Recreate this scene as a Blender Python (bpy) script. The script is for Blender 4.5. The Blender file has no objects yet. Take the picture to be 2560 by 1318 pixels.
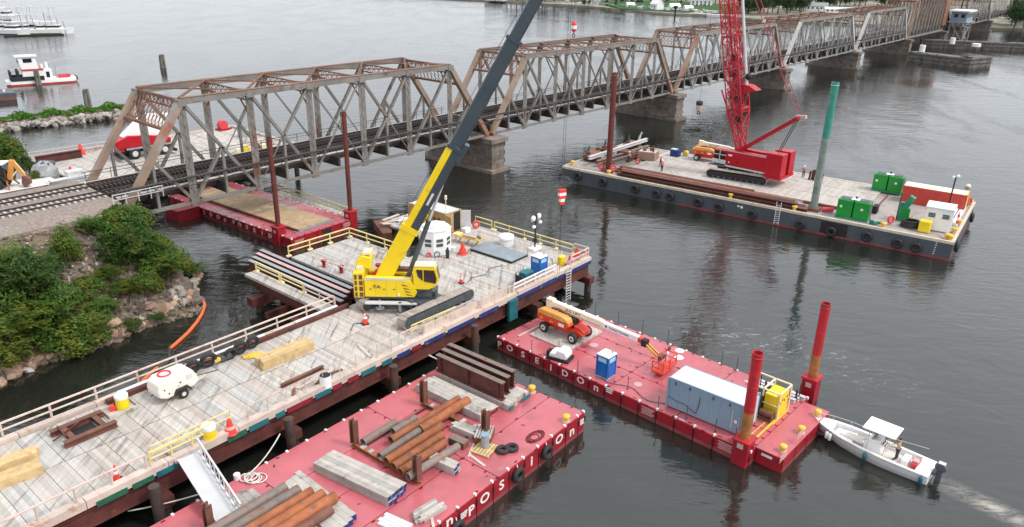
import bpy, math, random
from mathutils import Vector, Matrix
random.seed(7)
S = bpy.context.scene
COL = S.collection
PI = math.pi

# ------------------------------------------------------------ camera
CAMH, FOC, PIT, ROL = 33.2, 1886.0, math.radians(22.18), math.radians(1.01)
cp, sp, cr, sr = math.cos(PIT), math.sin(PIT), math.cos(ROL), math.sin(ROL)
cam = bpy.data.objects.new("camera", bpy.data.cameras.new("camera"))
COL.objects.link(cam)
right = Vector((cr, sr * sp, sr * cp)); up = Vector((-sr, cr * sp, cr * cp)); fwd = Vector((0, cp, -sp))
m = Matrix((right, up, -fwd)).transposed().to_4x4(); m.translation = (0, 0, CAMH)
cam.matrix_world = m
cam.data.sensor_width = 36; cam.data.lens = 36 * FOC / 2560
cam.data.clip_start = 0.5; cam.data.clip_end = 6000
S.camera = cam

# ------------------------------------------------------------ world, sun, exposure
SUN_EL, SUN_AZ = math.radians(52), math.radians(-20)      # azimuth of the sun, measured from +x
w = bpy.data.worlds.new("World"); S.world = w; w.use_nodes = True
nt = w.node_tree; nt.nodes.clear()
out = nt.nodes.new("ShaderNodeOutputWorld"); bg = nt.nodes.new("ShaderNodeBackground")
sky = nt.nodes.new("ShaderNodeTexSky"); sky.sky_type = 'NISHITA'; sky.sun_disc = False
sky.sun_elevation = SUN_EL; sky.sun_rotation = PI / 2 - SUN_AZ
sky.air_density = 1.0; sky.dust_density = 6.0; sky.ozone_density = 1.0
hs = nt.nodes.new("ShaderNodeHueSaturation"); hs.inputs["Saturation"].default_value = 0.30
mx = nt.nodes.new("ShaderNodeMix"); mx.data_type = 'RGBA'; mx.inputs[0].default_value = 0.68
mx.inputs[7].default_value = (7.6, 8.0, 8.5, 1)             # the even cloud deck
nt.links.new(sky.outputs[0], hs.inputs["Color"]); nt.links.new(hs.outputs[0], mx.inputs[6])
nt.links.new(mx.outputs[2], bg.inputs[0]); bg.inputs[1].default_value = 0.138
nt.links.new(bg.outputs[0], out.inputs[0])
sl = bpy.data.lights.new("sun", 'SUN'); sl.energy = 1.5; sl.angle = math.radians(11); sl.color = (1, 0.96, 0.9)
so = bpy.data.objects.new("sun", sl); COL.objects.link(so)
sd = Vector((math.cos(SUN_EL) * math.cos(SUN_AZ), math.cos(SUN_EL) * math.sin(SUN_AZ), math.sin(SUN_EL)))
so.rotation_euler = sd.to_track_quat('Z', 'Y').to_euler(); so.location = (0, 0, 200)
S.view_settings.view_transform = 'Standard'; S.view_settings.look = 'None'
S.view_settings.gamma = 1.0; S.view_settings.use_curve_mapping = False
S.view_settings.exposure = 0.45
S.render.engine = 'CYCLES'
S.cycles.use_denoising = True
S.cycles.max_bounces = 6; S.cycles.transparent_max_bounces = 8

# ------------------------------------------------------------ where a pixel of the 2560 px photograph meets a plane
def ray(px, py):
    x = (px - 1280) / FOC; y = -(py - 659) / FOC
    return right * x + up * y + fwd
def at(px, py, z=0.0):
    r = ray(px, py); t = (z - CAMH) / r.z
    return Vector((r.x * t, r.y * t, z))
def on_plane(px, py, p, n):
    r = ray(px, py); c = Vector((0, 0, CAMH)); n = Vector(n)
    return c + r * ((Vector(p) - c).dot(n) / r.dot(n))
def V(*a): return Vector(a)
class Frame:
    """a vessel's or a structure's own axes: u along, v across"""
    def __init__(s, x, y, deg):
        s.o = Vector((x, y, 0)); s.a = math.radians(deg); s.deg = deg
        s.e = Vector((math.cos(s.a), math.sin(s.a), 0)); s.n = Vector((-s.e.y, s.e.x, 0))
    def w(s, u, v, z=0): return s.o + s.e * u + s.n * v + Vector((0, 0, z))
    def l(s, p):
        d = Vector((p[0], p[1], 0)) - s.o; return d.dot(s.e), d.dot(s.n)
    def pix(s, px, py, z): return s.l(at(px, py, z))

# ------------------------------------------------------------ mesh builder
class MB:
    def __init__(s): s.v = []; s.f = []; s.s = []
    def add(s, vs, fs, smooth=False):
        b = len(s.v); s.v += [tuple(q) for q in vs]
        s.f += [tuple(i + b for i in f) for f in fs]; s.s += [smooth] * len(fs); return s
    def hexa(s, c):     # 8 corners: bottom 4 ccw, top 4 ccw
        return s.add(c, [(3, 2, 1, 0), (4, 5, 6, 7), (0, 1, 5, 4), (1, 2, 6, 5), (2, 3, 7, 6), (3, 0, 4, 7)])
    def box(s, x0, y0, z0, x1, y1, z1):
        return s.hexa([(x0, y0, z0), (x1, y0, z0), (x1, y1, z0), (x0, y1, z0), (x0, y0, z1), (x1, y0, z1), (x1, y1, z1), (x0, y1, z1)])
    def boxc(s, cx, cy, z0, sx, sy, sz, rz=0.0):
        c, t = math.cos(rz), math.sin(rz)
        q = [(cx + c * a - t * b, cy + t * a + c * b) for a, b in ((-sx / 2, -sy / 2), (sx / 2, -sy / 2), (sx / 2, sy / 2), (-sx / 2, sy / 2))]
        return s.hexa([(x, y, z0) for x, y in q] + [(x, y, z0 + sz) for x, y in q])
    def bar(s, p, q, w, h=None, up=(0, 0, 1)):
        p, q = Vector(p), Vector(q); h = h or w; d = (q - p).normalized(); u = Vector(up)
        if abs(d.dot(u)) > .98: u = Vector((1, 0, 0)) if abs(d.x) < .9 else Vector((0, 1, 0))
        a = d.cross(u).normalized(); b = a.cross(d).normalized(); a = a * w / 2; b = b * h / 2
        return s.hexa([p - a - b, p + a - b, q + a - b, q - a - b, p - a + b, p + a + b, q + a + b, q - a + b])
    def _ring(s, c, d, r, n, ph=0):
        d = Vector(d).normalized(); u = Vector((0, 0, 1)) if abs(d.z) < .9 else Vector((1, 0, 0))
        a = d.cross(u).normalized(); b = d.cross(a).normalized()
        return [Vector(c) + a * (r * math.cos(2 * PI * i / n + ph)) + b * (r * math.sin(2 * PI * i / n + ph)) for i in range(n)]
    def tube(s, p, q, r, r2=None, n=8, caps=True):
        p, q = Vector(p), Vector(q); r2 = r if r2 is None else r2; d = q - p
        A, B = s._ring(p, d, r, n), s._ring(q, d, r2, n)
        s.add(A + B, [(j, i, i + n, j + n) for i in range(n) for j in ((i + 1) % n,)], True)
        if caps: s.add(A, [tuple(range(n))]); s.add(B, [tuple(range(n - 1, -1, -1))])
        return s
    def pipe(s, p, q, r, t=.02, n=12):      # open hollow pipe
        p, q = Vector(p), Vector(q); d = q - p
        A, B, C, D = s._ring(p, d, r, n), s._ring(q, d, r, n), s._ring(p, d, r - t, n), s._ring(q, d, r - t, n)
        s.add(A + B, [((i + 1) % n, i, i + n, (i + 1) % n + n) for i in range(n)], True)
        s.add(C + D, [(i, (i + 1) % n, (i + 1) % n + n, i + n) for i in range(n)], True)
        s.add(A + C, [(i, (i + 1) % n, (i + 1) % n + n, i + n) for i in range(n)])
        return s.add(B + D, [((i + 1) % n, i, i + n, (i + 1) % n + n) for i in range(n)])
    def path(s, pts, r, n=6):
        pts = [Vector(p) for p in pts]; R = []
        for i, p in enumerate(pts):
            d = pts[min(i + 1, len(pts) - 1)] - pts[max(i - 1, 0)]
            R += s._ring(p, d, r, n)
        k = len(pts)
        s.add(R, [(i * n + (j + 1) % n, i * n + j, (i + 1) * n + j, (i + 1) * n + (j + 1) % n) for i in range(k - 1) for j in range(n)], True)
        s.add(R[:n], [tuple(range(n))]); return s.add(R[-n:], [tuple(range(n - 1, -1, -1))])
    def prism(s, pts, a, b, plane='xy'):
        def P(x, y, t): return (x, y, t) if plane == 'xy' else ((x, t, y) if plane == 'xz' else (t, x, y))
        n = len(pts); A = [P(x, y, a) for x, y in pts]; B = [P(x, y, b) for x, y in pts]
        area = sum(pts[i][0] * pts[(i + 1) % n][1] - pts[(i + 1) % n][0] * pts[i][1] for i in range(n))
        fl = (area < 0) ^ (plane == 'xz') ^ (b < a)
        fs = [tuple(range(n - 1, -1, -1)), tuple(range(n, 2 * n))] + [(i, (i + 1) % n, (i + 1) % n + n, i + n) for i in range(n)]
        return s.add(A + B, [f[::-1] for f in fs] if fl else fs)
    def lathe(s, prof, c=(0, 0, 0), n=16):
        vs = [(c[0] + r * math.cos(2 * PI * i / n), c[1] + r * math.sin(2 * PI * i / n), c[2] + z) for r, z in prof for i in range(n)]
        k = len(prof)
        s.add(vs, [(j * n + i, j * n + (i + 1) % n, (j + 1) * n + (i + 1) % n, (j + 1) * n + i) for j in range(k - 1) for i in range(n)], True)
        if prof[-1][0] > .001: s.add(vs[-n:], [tuple(range(n))])
        if prof[0][0] > .001: s.add(vs[:n], [tuple(range(n - 1, -1, -1))])
        return s
    def torus(s, c, R, r, axis=(0, 0, 1), n=16, k=8):
        d = Vector(axis).normalized(); u = Vector((0, 0, 1)) if abs(d.z) < .9 else Vector((1, 0, 0))
        a = d.cross(u).normalized(); b = d.cross(a); c = Vector(c); vs = []
        for i in range(n):
            o = a * math.cos(2 * PI * i / n) + b * math.sin(2 * PI * i / n)
            for j in range(k): vs.append(c + o * (R + r * math.cos(2 * PI * j / k)) + d * (r * math.sin(2 * PI * j / k)))
        return s.add(vs, [(i * k + (j + 1) % k, i * k + j, ((i + 1) % n) * k + j, ((i + 1) % n) * k + (j + 1) % k) for i in range(n) for j in range(k)], True)
    def sphere(s, c, r, nu=10, nv=6, sc=(1, 1, 1)):
        return s.blob(c, r, nu, nv, sc, 0)
    def blob(s, c, r, nu=10, nv=6, sc=(1, 1, 1), j=.0):
        vs = [(c[0], c[1], c[2] - r * sc[2])]
        for a in range(1, nv):
            t = PI * a / nv - PI / 2
            for b in range(nu):
                k = 1 + random.uniform(-j, j); f = 2 * PI * b / nu
                vs.append((c[0] + r * sc[0] * k * math.cos(t) * math.cos(f), c[1] + r * sc[1] * k * math.cos(t) * math.sin(f), c[2] + r * sc[2] * k * math.sin(t)))
        vs.append((c[0], c[1], c[2] + r * sc[2])); L = len(vs) - 1; fs = []
        for b in range(nu): fs.append((0, 1 + (b + 1) % nu, 1 + b)); fs.append((L, L - nu + b, L - nu + (b + 1) % nu))
        for a in range(nv - 2):
            for b in range(nu): fs.append((1 + a * nu + b, 1 + a * nu + (b + 1) % nu, 1 + (a + 1) * nu + (b + 1) % nu, 1 + (a + 1) * nu + b))
        return s.add(vs, fs, j == 0)
    def ibeam(s, p, q, h, w, t=.03, up=(0, 0, 1)):
        p, q = Vector(p), Vector(q); d = (q - p).normalized(); u = Vector(up)
        if abs(d.dot(u)) > .98: u = Vector((1, 0, 0))
        b = d.cross(u).normalized().cross(d).normalized()
        s.bar(p + b * (h / 2 - t / 2), q + b * (h / 2 - t / 2), w, t, u); s.bar(p - b * (h / 2 - t / 2), q - b * (h / 2 - t / 2), w, t, u)
        return s.bar(p, q, t * .8, h - 2 * t, u)
    def mesh(s, name):
        me = bpy.data.meshes.new(name); me.from_pydata(s.v, [], s.f)
        me.polygons.foreach_set("use_smooth", s.s); me.update(); return me

def part(name, mb, mat, parent=None, kind=None, loc=None, rz=None, label=None, bevel=0):
    me = mb.mesh(name) if isinstance(mb, MB) else mb
    if mat is not None and not me.materials: me.materials.append(mat)
    o = bpy.data.objects.new(name, me); COL.objects.link(o)
    if parent is not None: o.parent = parent
    if kind: o["kind"] = kind
    if loc is not None: o.location = loc
    if rz is not None: o.rotation_euler = (0, 0, rz)
    if label: o["label"] = label
    if bevel:
        b = o.modifiers.new("bevel", 'BEVEL'); b.width = bevel; b.segments = 2; b.limit_method = 'ANGLE'
    return o
def tag(o, label, cat, group=None):
    o["label"] = label; o["category"] = cat
    if group: o["group"] = group
    return o
def thing(name, label, cat, loc=(0, 0, 0), rz=0.0, group=None):
    o = bpy.data.objects.new(name, None); COL.objects.link(o); o.empty_display_size = .3
    o.location = loc; o.rotation_euler = (0, 0, rz); return tag(o, label, cat, group)
def one(name, mb, mat, label, cat, loc=(0, 0, 0), rz=0.0, group=None, bevel=0):
    return tag(part(name, mb, mat, loc=loc, rz=rz, bevel=bevel), label, cat, group)
def struct(name, mb, mat, parent=None, **k): return part(name, mb, mat, parent, kind='structure', **k)
KIDS = {}
def dup(root, loc, rz=None, label=None, group=None, scale=None):
    r = root.copy(); COL.objects.link(r); r.location = loc
    if rz is not None: r.rotation_euler = (0, 0, rz)
    if label: r["label"] = label
    if group: r["group"] = group
    if scale: r.scale = scale
    for ch in list(root.children):
        c = ch.copy(); COL.objects.link(c); c.parent = r
        for g in list(ch.children):
            d = g.copy(); COL.objects.link(d); d.parent = c
    return r
def text_mesh(txt, size, depth=.01, align='CENTER'):
    cu = bpy.data.curves.new("lettering", 'FONT'); cu.body = txt; cu.size = size; cu.extrude = depth; cu.align_x = align; cu.align_y = 'CENTER'
    cu.resolution_u = 3; cu.offset = size * .018
    o = bpy.data.objects.new("lettering", cu); COL.objects.link(o)
    me = bpy.data.meshes.new_from_object(o.evaluated_get(bpy.context.evaluated_depsgraph_get()))
    bpy.data.objects.remove(o); bpy.data.curves.remove(cu); return me
def put_text(name, txt, size, mat, parent, p, xdir, updir, depth=.01, sx=1.0):
    me = text_mesh(txt, size, depth)
    x = Vector(xdir).normalized(); z = x.cross(Vector(updir)).normalized(); y = z.cross(x)
    me.transform(Matrix.Diagonal((sx, 1, 1, 1)))
    me.transform(Matrix((x, y, z)).transposed().to_4x4()); me.transform(Matrix.Translation(Vector(p)))
    return part(name, me, mat, parent)

# ------------------------------------------------------------ materials
def nodes(name):
    m = bpy.data.materials.new(name); m.use_nodes = True; t = m.node_tree
    return m, t, t.nodes["Principled BSDF"]
def N(t, kind, **kw):
    n = t.nodes.new(kind)
    for k, v in kw.items(): setattr(n, k, v)
    return n
def noise(t, vec, scale, detail=4, rough=.6, dist=0.0):
    n = N(t, "ShaderNodeTexNoise"); n.inputs["Scale"].default_value = scale; n.inputs["Detail"].default_value = detail
    n.inputs["Roughness"].default_value = rough; n.inputs["Distortion"].default_value = dist
    t.links.new(vec, n.inputs["Vector"]); return n.outputs[0]
def ramp(t, fac, a, b, v0=0.0, v1=1.0):
    n = N(t, "ShaderNodeMapRange"); n.inputs[1].default_value = a; n.inputs[2].default_value = b
    n.inputs[3].default_value = v0; n.inputs[4].default_value = v1; t.links.new(fac, n.inputs[0]); return n.outputs[0]
def mixc(t, fac, a, b, mode='MIX'):
    n = N(t, "ShaderNodeMix", data_type='RGBA', blend_type=mode)
    for s, i in ((fac, 0), (a, 6), (b, 7)):
        if isinstance(s, (int, float)): n.inputs[i].default_value = s
        elif isinstance(s, tuple): n.inputs[i].default_value = (s + (1,))[:4]
        else: t.links.new(s, n.inputs[i])
    return n.outputs[2]
def mth(t, op, a, b=0.0):
    n = N(t, "ShaderNodeMath", operation=op)
    for s, i in ((a, 0), (b, 1)):
        if isinstance(s, (int, float)): n.inputs[i].default_value = s
        else: t.links.new(s, n.inputs[i])
    return n.outputs[0]
def mapped(t, vec, rot=0.0, scale=(1, 1, 1)):
    n = N(t, "ShaderNodeMapping"); n.inputs["Rotation"].default_value = (0, 0, rot); n.inputs["Scale"].default_value = scale
    t.links.new(vec, n.inputs[0]); return n.outputs[0]
def mat(name, col, rough=.6, metal=0.0, var=.18, vs=1.2, dirt=None, dirt2=None, rnd=0.0, bump=0.0, bs=6.0, spec=.5, grain=None):
    """worn surface: base colour varied by noise, up to two stains (colour, amount 0..1, scale), per-object variation"""
    m, t, b = nodes(name)
    g = N(t, "ShaderNodeNewGeometry"); pos = g.outputs["Position"]
    v = mapped(t, pos, -math.radians(grain[0]), grain[1]) if grain else pos
    c = mixc(t, ramp(t, noise(t, v, vs, 5), .3, .7), tuple(x * (1 - var) for x in col), tuple(min(1, x * (1 + var)) for x in col))
    for dd, off in ((dirt, 0.0), (dirt2, 31.0)):
        if dd:
            dc, am, sc = dd
            mp = N(t, "ShaderNodeVectorMath", operation='ADD'); t.links.new(v, mp.inputs[0]); mp.inputs[1].default_value = (off, off * .7, off * .3)
            th = .72 - .45 * am
            c = mixc(t, ramp(t, noise(t, mp.outputs[0], sc, 6, .65), th, th + .14), c, dc)
    if rnd:
        oi = N(t, "ShaderNodeObjectInfo"); r = mth(t, 'FRACT', mth(t, 'ADD', oi.outputs["Random"], g.outputs["Random Per Island"]))
        k = ramp(t, r, 0, 1, 1 - rnd, 1 + rnd * .55)
        hsv = N(t, "ShaderNodeHueSaturation"); t.links.new(k, hsv.inputs["Value"]); t.links.new(c, hsv.inputs["Color"]); c = hsv.outputs[0]
    t.links.new(c, b.inputs["Base Color"]); b.inputs["Metallic"].default_value = metal
    rr = ramp(t, noise(t, pos, vs * 2.3, 3), .25, .75, max(.03, rough - .12), min(1, rough + .12)); t.links.new(rr, b.inputs["Roughness"])
    b.inputs["Specular IOR Level"].default_value = spec
    if bump:
        bn = N(t, "ShaderNodeBump"); bn.inputs["Strength"].default_value = bump; bn.inputs["Distance"].default_value = .03
        t.links.new(noise(t, v, bs, 4), bn.inputs["Height"]); t.links.new(bn.outputs[0], b.inputs["Normal"])
    return m
RUST = (.14, .045, .022); GRIME = (.05, .04, .035)
M = dict(
    deck=mat("weathered_timber", (.47, .435, .40), .8, var=.14, vs=1.0, dirt=((.22, .185, .16), .42, .45), dirt2=((.40, .25, .16), .22, .33), rnd=.17, bump=.4, bs=3, grain=(50.5, (6, .45, 1)), spec=.3),
    deck_b=mat("warm_timber", (.45, .40, .36), .8, var=.16, vs=1.0, dirt=((.22, .17, .14), .40, .5), dirt2=((.44, .27, .16), .28, .4), rnd=.17, bump=.4, bs=3, grain=(50.5, (6, .45, 1)), spec=.3),
    deck_c=mat("grey_timber", (.44, .425, .405), .8, var=.16, vs=1.0, dirt=((.20, .18, .165), .42, .5), dirt2=((.52, .49, .46), .25, .6), rnd=.17, bump=.4, bs=3, grain=(50.5, (6, .45, 1)), spec=.3),
    deck_g=mat("barge_timber", (.46, .42, .385), .8, var=.14, vs=1.0, dirt=((.24, .20, .17), .34, .6), rnd=.14, bump=.4, bs=3, grain=(144.3, (6, .45, 1)), spec=.3),
    mat_wood=mat("mat_timber", (.42, .39, .355), .85, var=.2, vs=1.1, dirt=((.16, .13, .11), .36, 1.2), rnd=.22, bump=.5, bs=4, spec=.3),
    curb=mat("curb_timber", (.56, .46, .40), .8, var=.14, dirt=((.34, .17, .10), .34, .8), rnd=.15, spec=.3),
    pine=mat("new_timber", (.56, .40, .20), .75, var=.2, vs=2, dirt=((.40, .20, .08), .3, 1.5), rnd=.12, spec=.3),
    rail_wood=mat("railing_timber", (.62, .50, .44), .8, var=.12, dirt=((.42, .22, .13), .35, .9), rnd=.12, spec=.3),
    black=mat("dark_steel", (.016, .014, .013), .7, var=.3),
    girder=mat("rusty_girder", (.10, .028, .022), .65, var=.35, vs=.6, dirt=((.03, .018, .016), .4, .8), dirt2=((.22, .09, .05), .2, 1.1)),
    pile=mat("steel_pile", (.055, .04, .035), .7, var=.3, dirt=(RUST, .4, .8)),
    brown=mat("brown_spud", (.13, .028, .022), .6, var=.25, vs=.5, dirt=((.07, .022, .015), .4, .6)),
    rust=mat("orange_rust", (.30, .095, .035), .75, var=.3, vs=1.0, dirt=((.16, .075, .05), .4, 1.1), dirt2=((.42, .18, .08), .25, 1.6), rnd=.25, bump=.3),
    greysteel=mat("grey_pipe", (.19, .15, .13), .65, var=.25, dirt=((.20, .08, .04), .4, 1.2), rnd=.2),
    rustdark=mat("dark_rust", (.15, .062, .042), .7, var=.3, vs=.8, dirt=((.26, .10, .045), .3, .9), dirt2=((.05, .03, .025), .3, 1.2)),
    bridge=mat("bridge_steel", (.195, .182, .165), .7, var=.22, vs=.35, dirt=((.17, .070, .040), .34, .28), dirt2=((.085, .055, .042), .34, .55)),
    bridge_top=mat("bridge_top_rust", (.20, .095, .06), .75, var=.25, vs=.5, dirt=((.30, .26, .22), .32, .35), dirt2=((.13, .05, .035), .3, .8)),
    bridge_dark=mat("bridge_floor", (.055, .045, .042), .75, var=.3, vs=.5, dirt=((.16, .10, .075), .3, .7)),
    bridge_pale=mat("bridge_steel_grey", (.24, .235, .225), .7, var=.25, vs=.3, dirt=((.13, .085, .065), .3, .3), dirt2=((.07, .06, .055), .36, .6)),
    endpale=mat("pale_end_post", (.48, .46, .44), .65, var=.15, dirt=((.26, .18, .14), .25, .4)),
    endpost=mat("rusted_end_post", (.27, .195, .145), .7, var=.2, vs=.3, dirt=((.30, .095, .05), .40, .26), dirt2=((.29, .27, .245), .42, .35)),
    stone=mat("pier_masonry", (.19, .155, .13), .85, var=.3, vs=.8, dirt=((.42, .38, .34), .28, 1.4), dirt2=((.06, .045, .04), .35, .5), rnd=.28, bump=.5, bs=2),
    rock=mat("riprap_rock", (.34, .22, .155), .9, var=.3, vs=.9, dirt=((.16, .12, .10), .35, 1.3), rnd=.42, bump=.6, bs=2.5),
    rubble=mat("rubble", (.20, .155, .125), .95, var=.35, vs=1.1, dirt=((.34, .30, .27), .26, 1.4), rnd=.45, spec=.2),
    rockgrey=mat("grey_rock", (.36, .33, .30), .9, var=.25, vs=1.1, dirt=((.16, .13, .11), .3, 1.5), rnd=.4, bump=.6, bs=2.5),
    bred=mat("barge_red", (.47, .105, .125), .32, var=.10, vs=.30, dirt=((.36, .085, .095), .44, .24), dirt2=((.46, .19, .18), .26, 1.1), spec=.8),  # decks: dark red paint paled to pink, sky reflection put into the colour
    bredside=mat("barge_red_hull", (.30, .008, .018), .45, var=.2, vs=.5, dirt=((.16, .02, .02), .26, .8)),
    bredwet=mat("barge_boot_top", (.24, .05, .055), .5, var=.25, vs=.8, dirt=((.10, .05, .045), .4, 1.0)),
    bolt=mat("barge_fitting", (.13, .004, .010), .5),
    spudred=mat("spud_red", (.44, .014, .024), .5, var=.2, vs=.6, dirt=((.24, .03, .03), .4, .9), dirt2=((.30, .11, .045), .24, 1.3)),
    spudrust=mat("spud_worn", (.34, .13, .035), .7, var=.3, vs=.8, dirt=((.28, .05, .03), .4, .9)),
    white=mat("white_paint", (.80, .80, .79), .5, var=.05, dirt=((.60, .57, .53), .18, 1.1)),
    cream=mat("cream_paint", (.80, .70, .52), .5, var=.06, dirt=((.70, .58, .40), .25, .9)),
    offwhite=mat("compressor_white", (.74, .70, .63), .5, var=.06, dirt=((.60, .48, .38), .25, 1.2)),
    letter=mat("white_lettering", (.74, .72, .70), .6, var=.08),
    lettert=mat("faded_lettering", (.52, .34, .33), .6, var=.1),
    yellow=mat("crane_yellow", (.83, .60, .012), .38, var=.05, vs=.6, dirt=((.62, .42, .03), .34, .9), dirt2=((.30, .20, .05), .12, 1.4)),
    railyel=mat("railing_yellow", (.74, .60, .25), .6, var=.12, dirt=((.55, .36, .12), .2, 2)),
    railblk=mat("railing_base", (.78, .66, .42), .7, var=.1),
    boom=mat("boom_grey", (.040, .056, .070), .35, var=.12, vs=.4),
    grey=mat("grey_paint", (.30, .31, .32), .5, var=.12, dirt=((.18, .16, .14), .25, 1.2)),
    lgrey=mat("light_grey_steel", (.56, .56, .57), .45, var=.08, dirt=((.42, .40, .38), .3, 1.1)),
    track=mat("crawler_shoe", (.36, .31, .27), .8, var=.2, vs=1.5, dirt=((.20, .16, .13), .35, 1.6), rnd=.15),
    trackdark=mat("crawler_frame", (.065, .080, .088), .6, var=.25, vs=1.5, dirt=((.16, .15, .14), .25, 2)),
    rubber=mat("rubber", (.022, .021, .021), .75, var=.2),
    rim=mat("white_rim", (.60, .59, .57), .5, var=.1),
    glass=mat("dark_glass", (.012, .016, .018), .08, var=.1, spec=.8),
    cred=mat("crane_red", (.41, .004, .014), .38, var=.06, vs=.5, dirt=((.38, .006, .012), .2, .7)),
    credl=mat("lattice_red", (.50, .010, .028), .5, var=.12, vs=.5, dirt=((.30, .012, .02), .3, .6)),
    orange=mat("lift_orange", (.60, .045, .02), .4, var=.1, dirt=((.58, .12, .04), .35, .6)),
    hood=mat("lift_hood", (.68, .30, .07), .4, var=.1, vs=.8, dirt=((.74, .50, .16), .4, .7)),
    blue=mat("toilet_blue", (.004, .115, .42), .4, var=.06),
    bluepale=mat("toilet_vent", (.36, .56, .68), .5, var=.1),
    teal=mat("teal_paint", (.010, .13, .15), .6, var=.2, dirt=((.005, .05, .16), .35, .9)),
    green_end=mat("green_end_paint", (.012, .10, .055), .7, var=.3, vs=2),
    blue_end=mat("blue_end_paint", (.012, .028, .15), .7, var=.3, vs=2, dirt=((.14, .13, .15), .3, 1.5)),
    red_end=mat("red_end_paint", (.20, .01, .025), .7, var=.3, vs=2),
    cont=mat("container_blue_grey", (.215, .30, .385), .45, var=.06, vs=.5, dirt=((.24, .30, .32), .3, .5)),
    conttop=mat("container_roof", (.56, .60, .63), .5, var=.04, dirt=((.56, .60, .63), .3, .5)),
    tan=mat("container_tan", (.42, .27, .12), .6, var=.15, dirt=((.30, .17, .06), .3, .9)),
    gen=mat("generator_green", (.008, .25, .030), .4, var=.12, vs=.7, dirt=((.03, .30, .012), .35, .5)),
    hull=mat("grey_hull", (.068, .078, .092), .5, var=.2, vs=.4, dirt=((.055, .075, .078), .35, .35), dirt2=((.11, .11, .115), .2, .9)),
    gunwale=mat("barge_gunwale", (.56, .48, .38), .7, var=.15, dirt=((.52, .32, .12), .25, .7)),
    contred=mat("container_red", (.50, .05, .035), .5, var=.1, dirt=((.42, .09, .05), .25, .8)),
    spudgrn=mat("green_pile", (.040, .25, .19), .5, var=.15, dirt=((.22, .28, .26), .38, .5), dirt2=((.10, .14, .12), .3, .8)),
    spudgrey=mat("scuffed_pile", (.20, .25, .22), .6, var=.2, dirt=((.14, .05, .04), .42, .5), dirt2=((.45, .48, .45), .3, .8)),
    mach=mat("machine_green", (.02, .22, .12), .5, var=.2, dirt=((.10, .30, .24), .3, 1.2)),
    bolyel=mat("bollard_yellow", (.66, .42, .06), .6, var=.15),
    cone=mat("cone_orange", (.75, .045, .03), .5, var=.06),
    buoyred=mat("lifebuoy_red", (.62, .05, .06), .6, var=.1),
    skin=mat("skin", (.46, .26, .18), .6, var=.05), vest=mat("hi_vis_red", (.80, .05, .06), .7, var=.06), vesty=mat("hi_vis_yellow", (.70, .55, .10), .7, var=.06),
    pants=mat("dark_trousers", (.03, .032, .04), .8), shirt=mat("tan_shirt", (.60, .42, .22), .8), hair=mat("brown_hair", (.05, .025, .012), .7),
    boat=mat("gelcoat", (.80, .79, .78), .3, var=.03, spec=.6), boatin=mat("boat_floor", (.62, .58, .53), .6, var=.06, dirt=((.56, .42, .34), .3, 1)),
    foot=mat("leaf_litter", (.12, .085, .05), .9),
    rope=mat("rope", (.58, .56, .53), .9), wire=mat("wire_rope", (.05, .055, .06), .5), wirered=mat("red_pendant", (.36, .03, .035), .5),
    asphalt=mat("plate_steel", (.20, .23, .26), .35, var=.15, dirt=((.30, .34, .36), .3, .6)),
    boomo=mat("containment_boom_orange", (.62, .14, .04), .6, var=.12), boomk=mat("containment_boom_dark", (.05, .05, .055), .6),
    ballast=mat("ballast_gravel", (.245, .205, .18), .95, var=.3, vs=3.0, dirt=((.22, .15, .12), .35, .5), bump=.8, bs=8, spec=.2),
    gravel=mat("pale_gravel", (.62, .60, .57), .95, var=.15, vs=2, dirt=((.42, .38, .33), .3, .4), bump=.5, bs=8, spec=.2),
    railst=mat("rail_steel", (.05, .035, .032), .5, var=.2), tie=mat("sleeper", (.46, .42, .38), .85, var=.2, rnd=.2),
    twood=mat("fender_timber", (.17, .155, .14), .85, var=.25, vs=.8, dirt=((.06, .055, .05), .4, .6), rnd=.3),
    pilew=mat("timber_pile", (.16, .15, .135), .85, var=.25, dirt=((.05, .07, .035), .4, .8)),
    tugblack=mat("tug_black", (.02, .02, .023), .5, var=.2), tugred=mat("tug_red", (.50, .05, .06), .5, var=.1),
    roofgrey=mat("roof_grey", (.26, .27, .28), .8), lawn=mat("lawn", (.045, .10, .035), .95, var=.25, vs=.2, spec=.1),
    shore=mat("shore_ground", (.26, .23, .19), .95, var=.3, vs=.15, dirt=((.08, .14, .04), .45, .05), spec=.2),
)
# ------------------------------------------------------------ foliage and water materials
def leafmat(name, dark, lite, yel):
    m, t, b = nodes(name); g = N(t, "ShaderNodeNewGeometry"); oi = N(t, "ShaderNodeObjectInfo")
    r = g.outputs["Random Per Island"]
    c = mixc(t, r, dark, lite)
    c = mixc(t, ramp(t, noise(t, g.outputs["Position"], .55, 3), .45, .72), c, yel)
    hsv = N(t, "ShaderNodeHueSaturation"); t.links.new(ramp(t, oi.outputs["Random"], 0, 1, .72, 1.2), hsv.inputs["Value"]); t.links.new(ramp(t, mth(t, "FRACT", mth(t, "MULTIPLY", oi.outputs["Random"], 7.3)), 0, 1, .47, .515), hsv.inputs["Hue"]); t.links.new(c, hsv.inputs["Color"])
    t.links.new(hsv.outputs[0], b.inputs["Base Color"]); b.inputs["Roughness"].default_value = .65; b.inputs["Specular IOR Level"].default_value = .25
    tr = N(t, "ShaderNodeBsdfTranslucent"); t.links.new(hsv.outputs[0], tr.inputs[0]); ms = N(t, "ShaderNodeMixShader"); ms.inputs[0].default_value = .25
    t.links.new(b.outputs[0], ms.inputs[1]); t.links.new(tr.outputs[0], ms.inputs[2]); t.links.new(ms.outputs[0], t.nodes["Material Output"].inputs[0])
    return m
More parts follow.
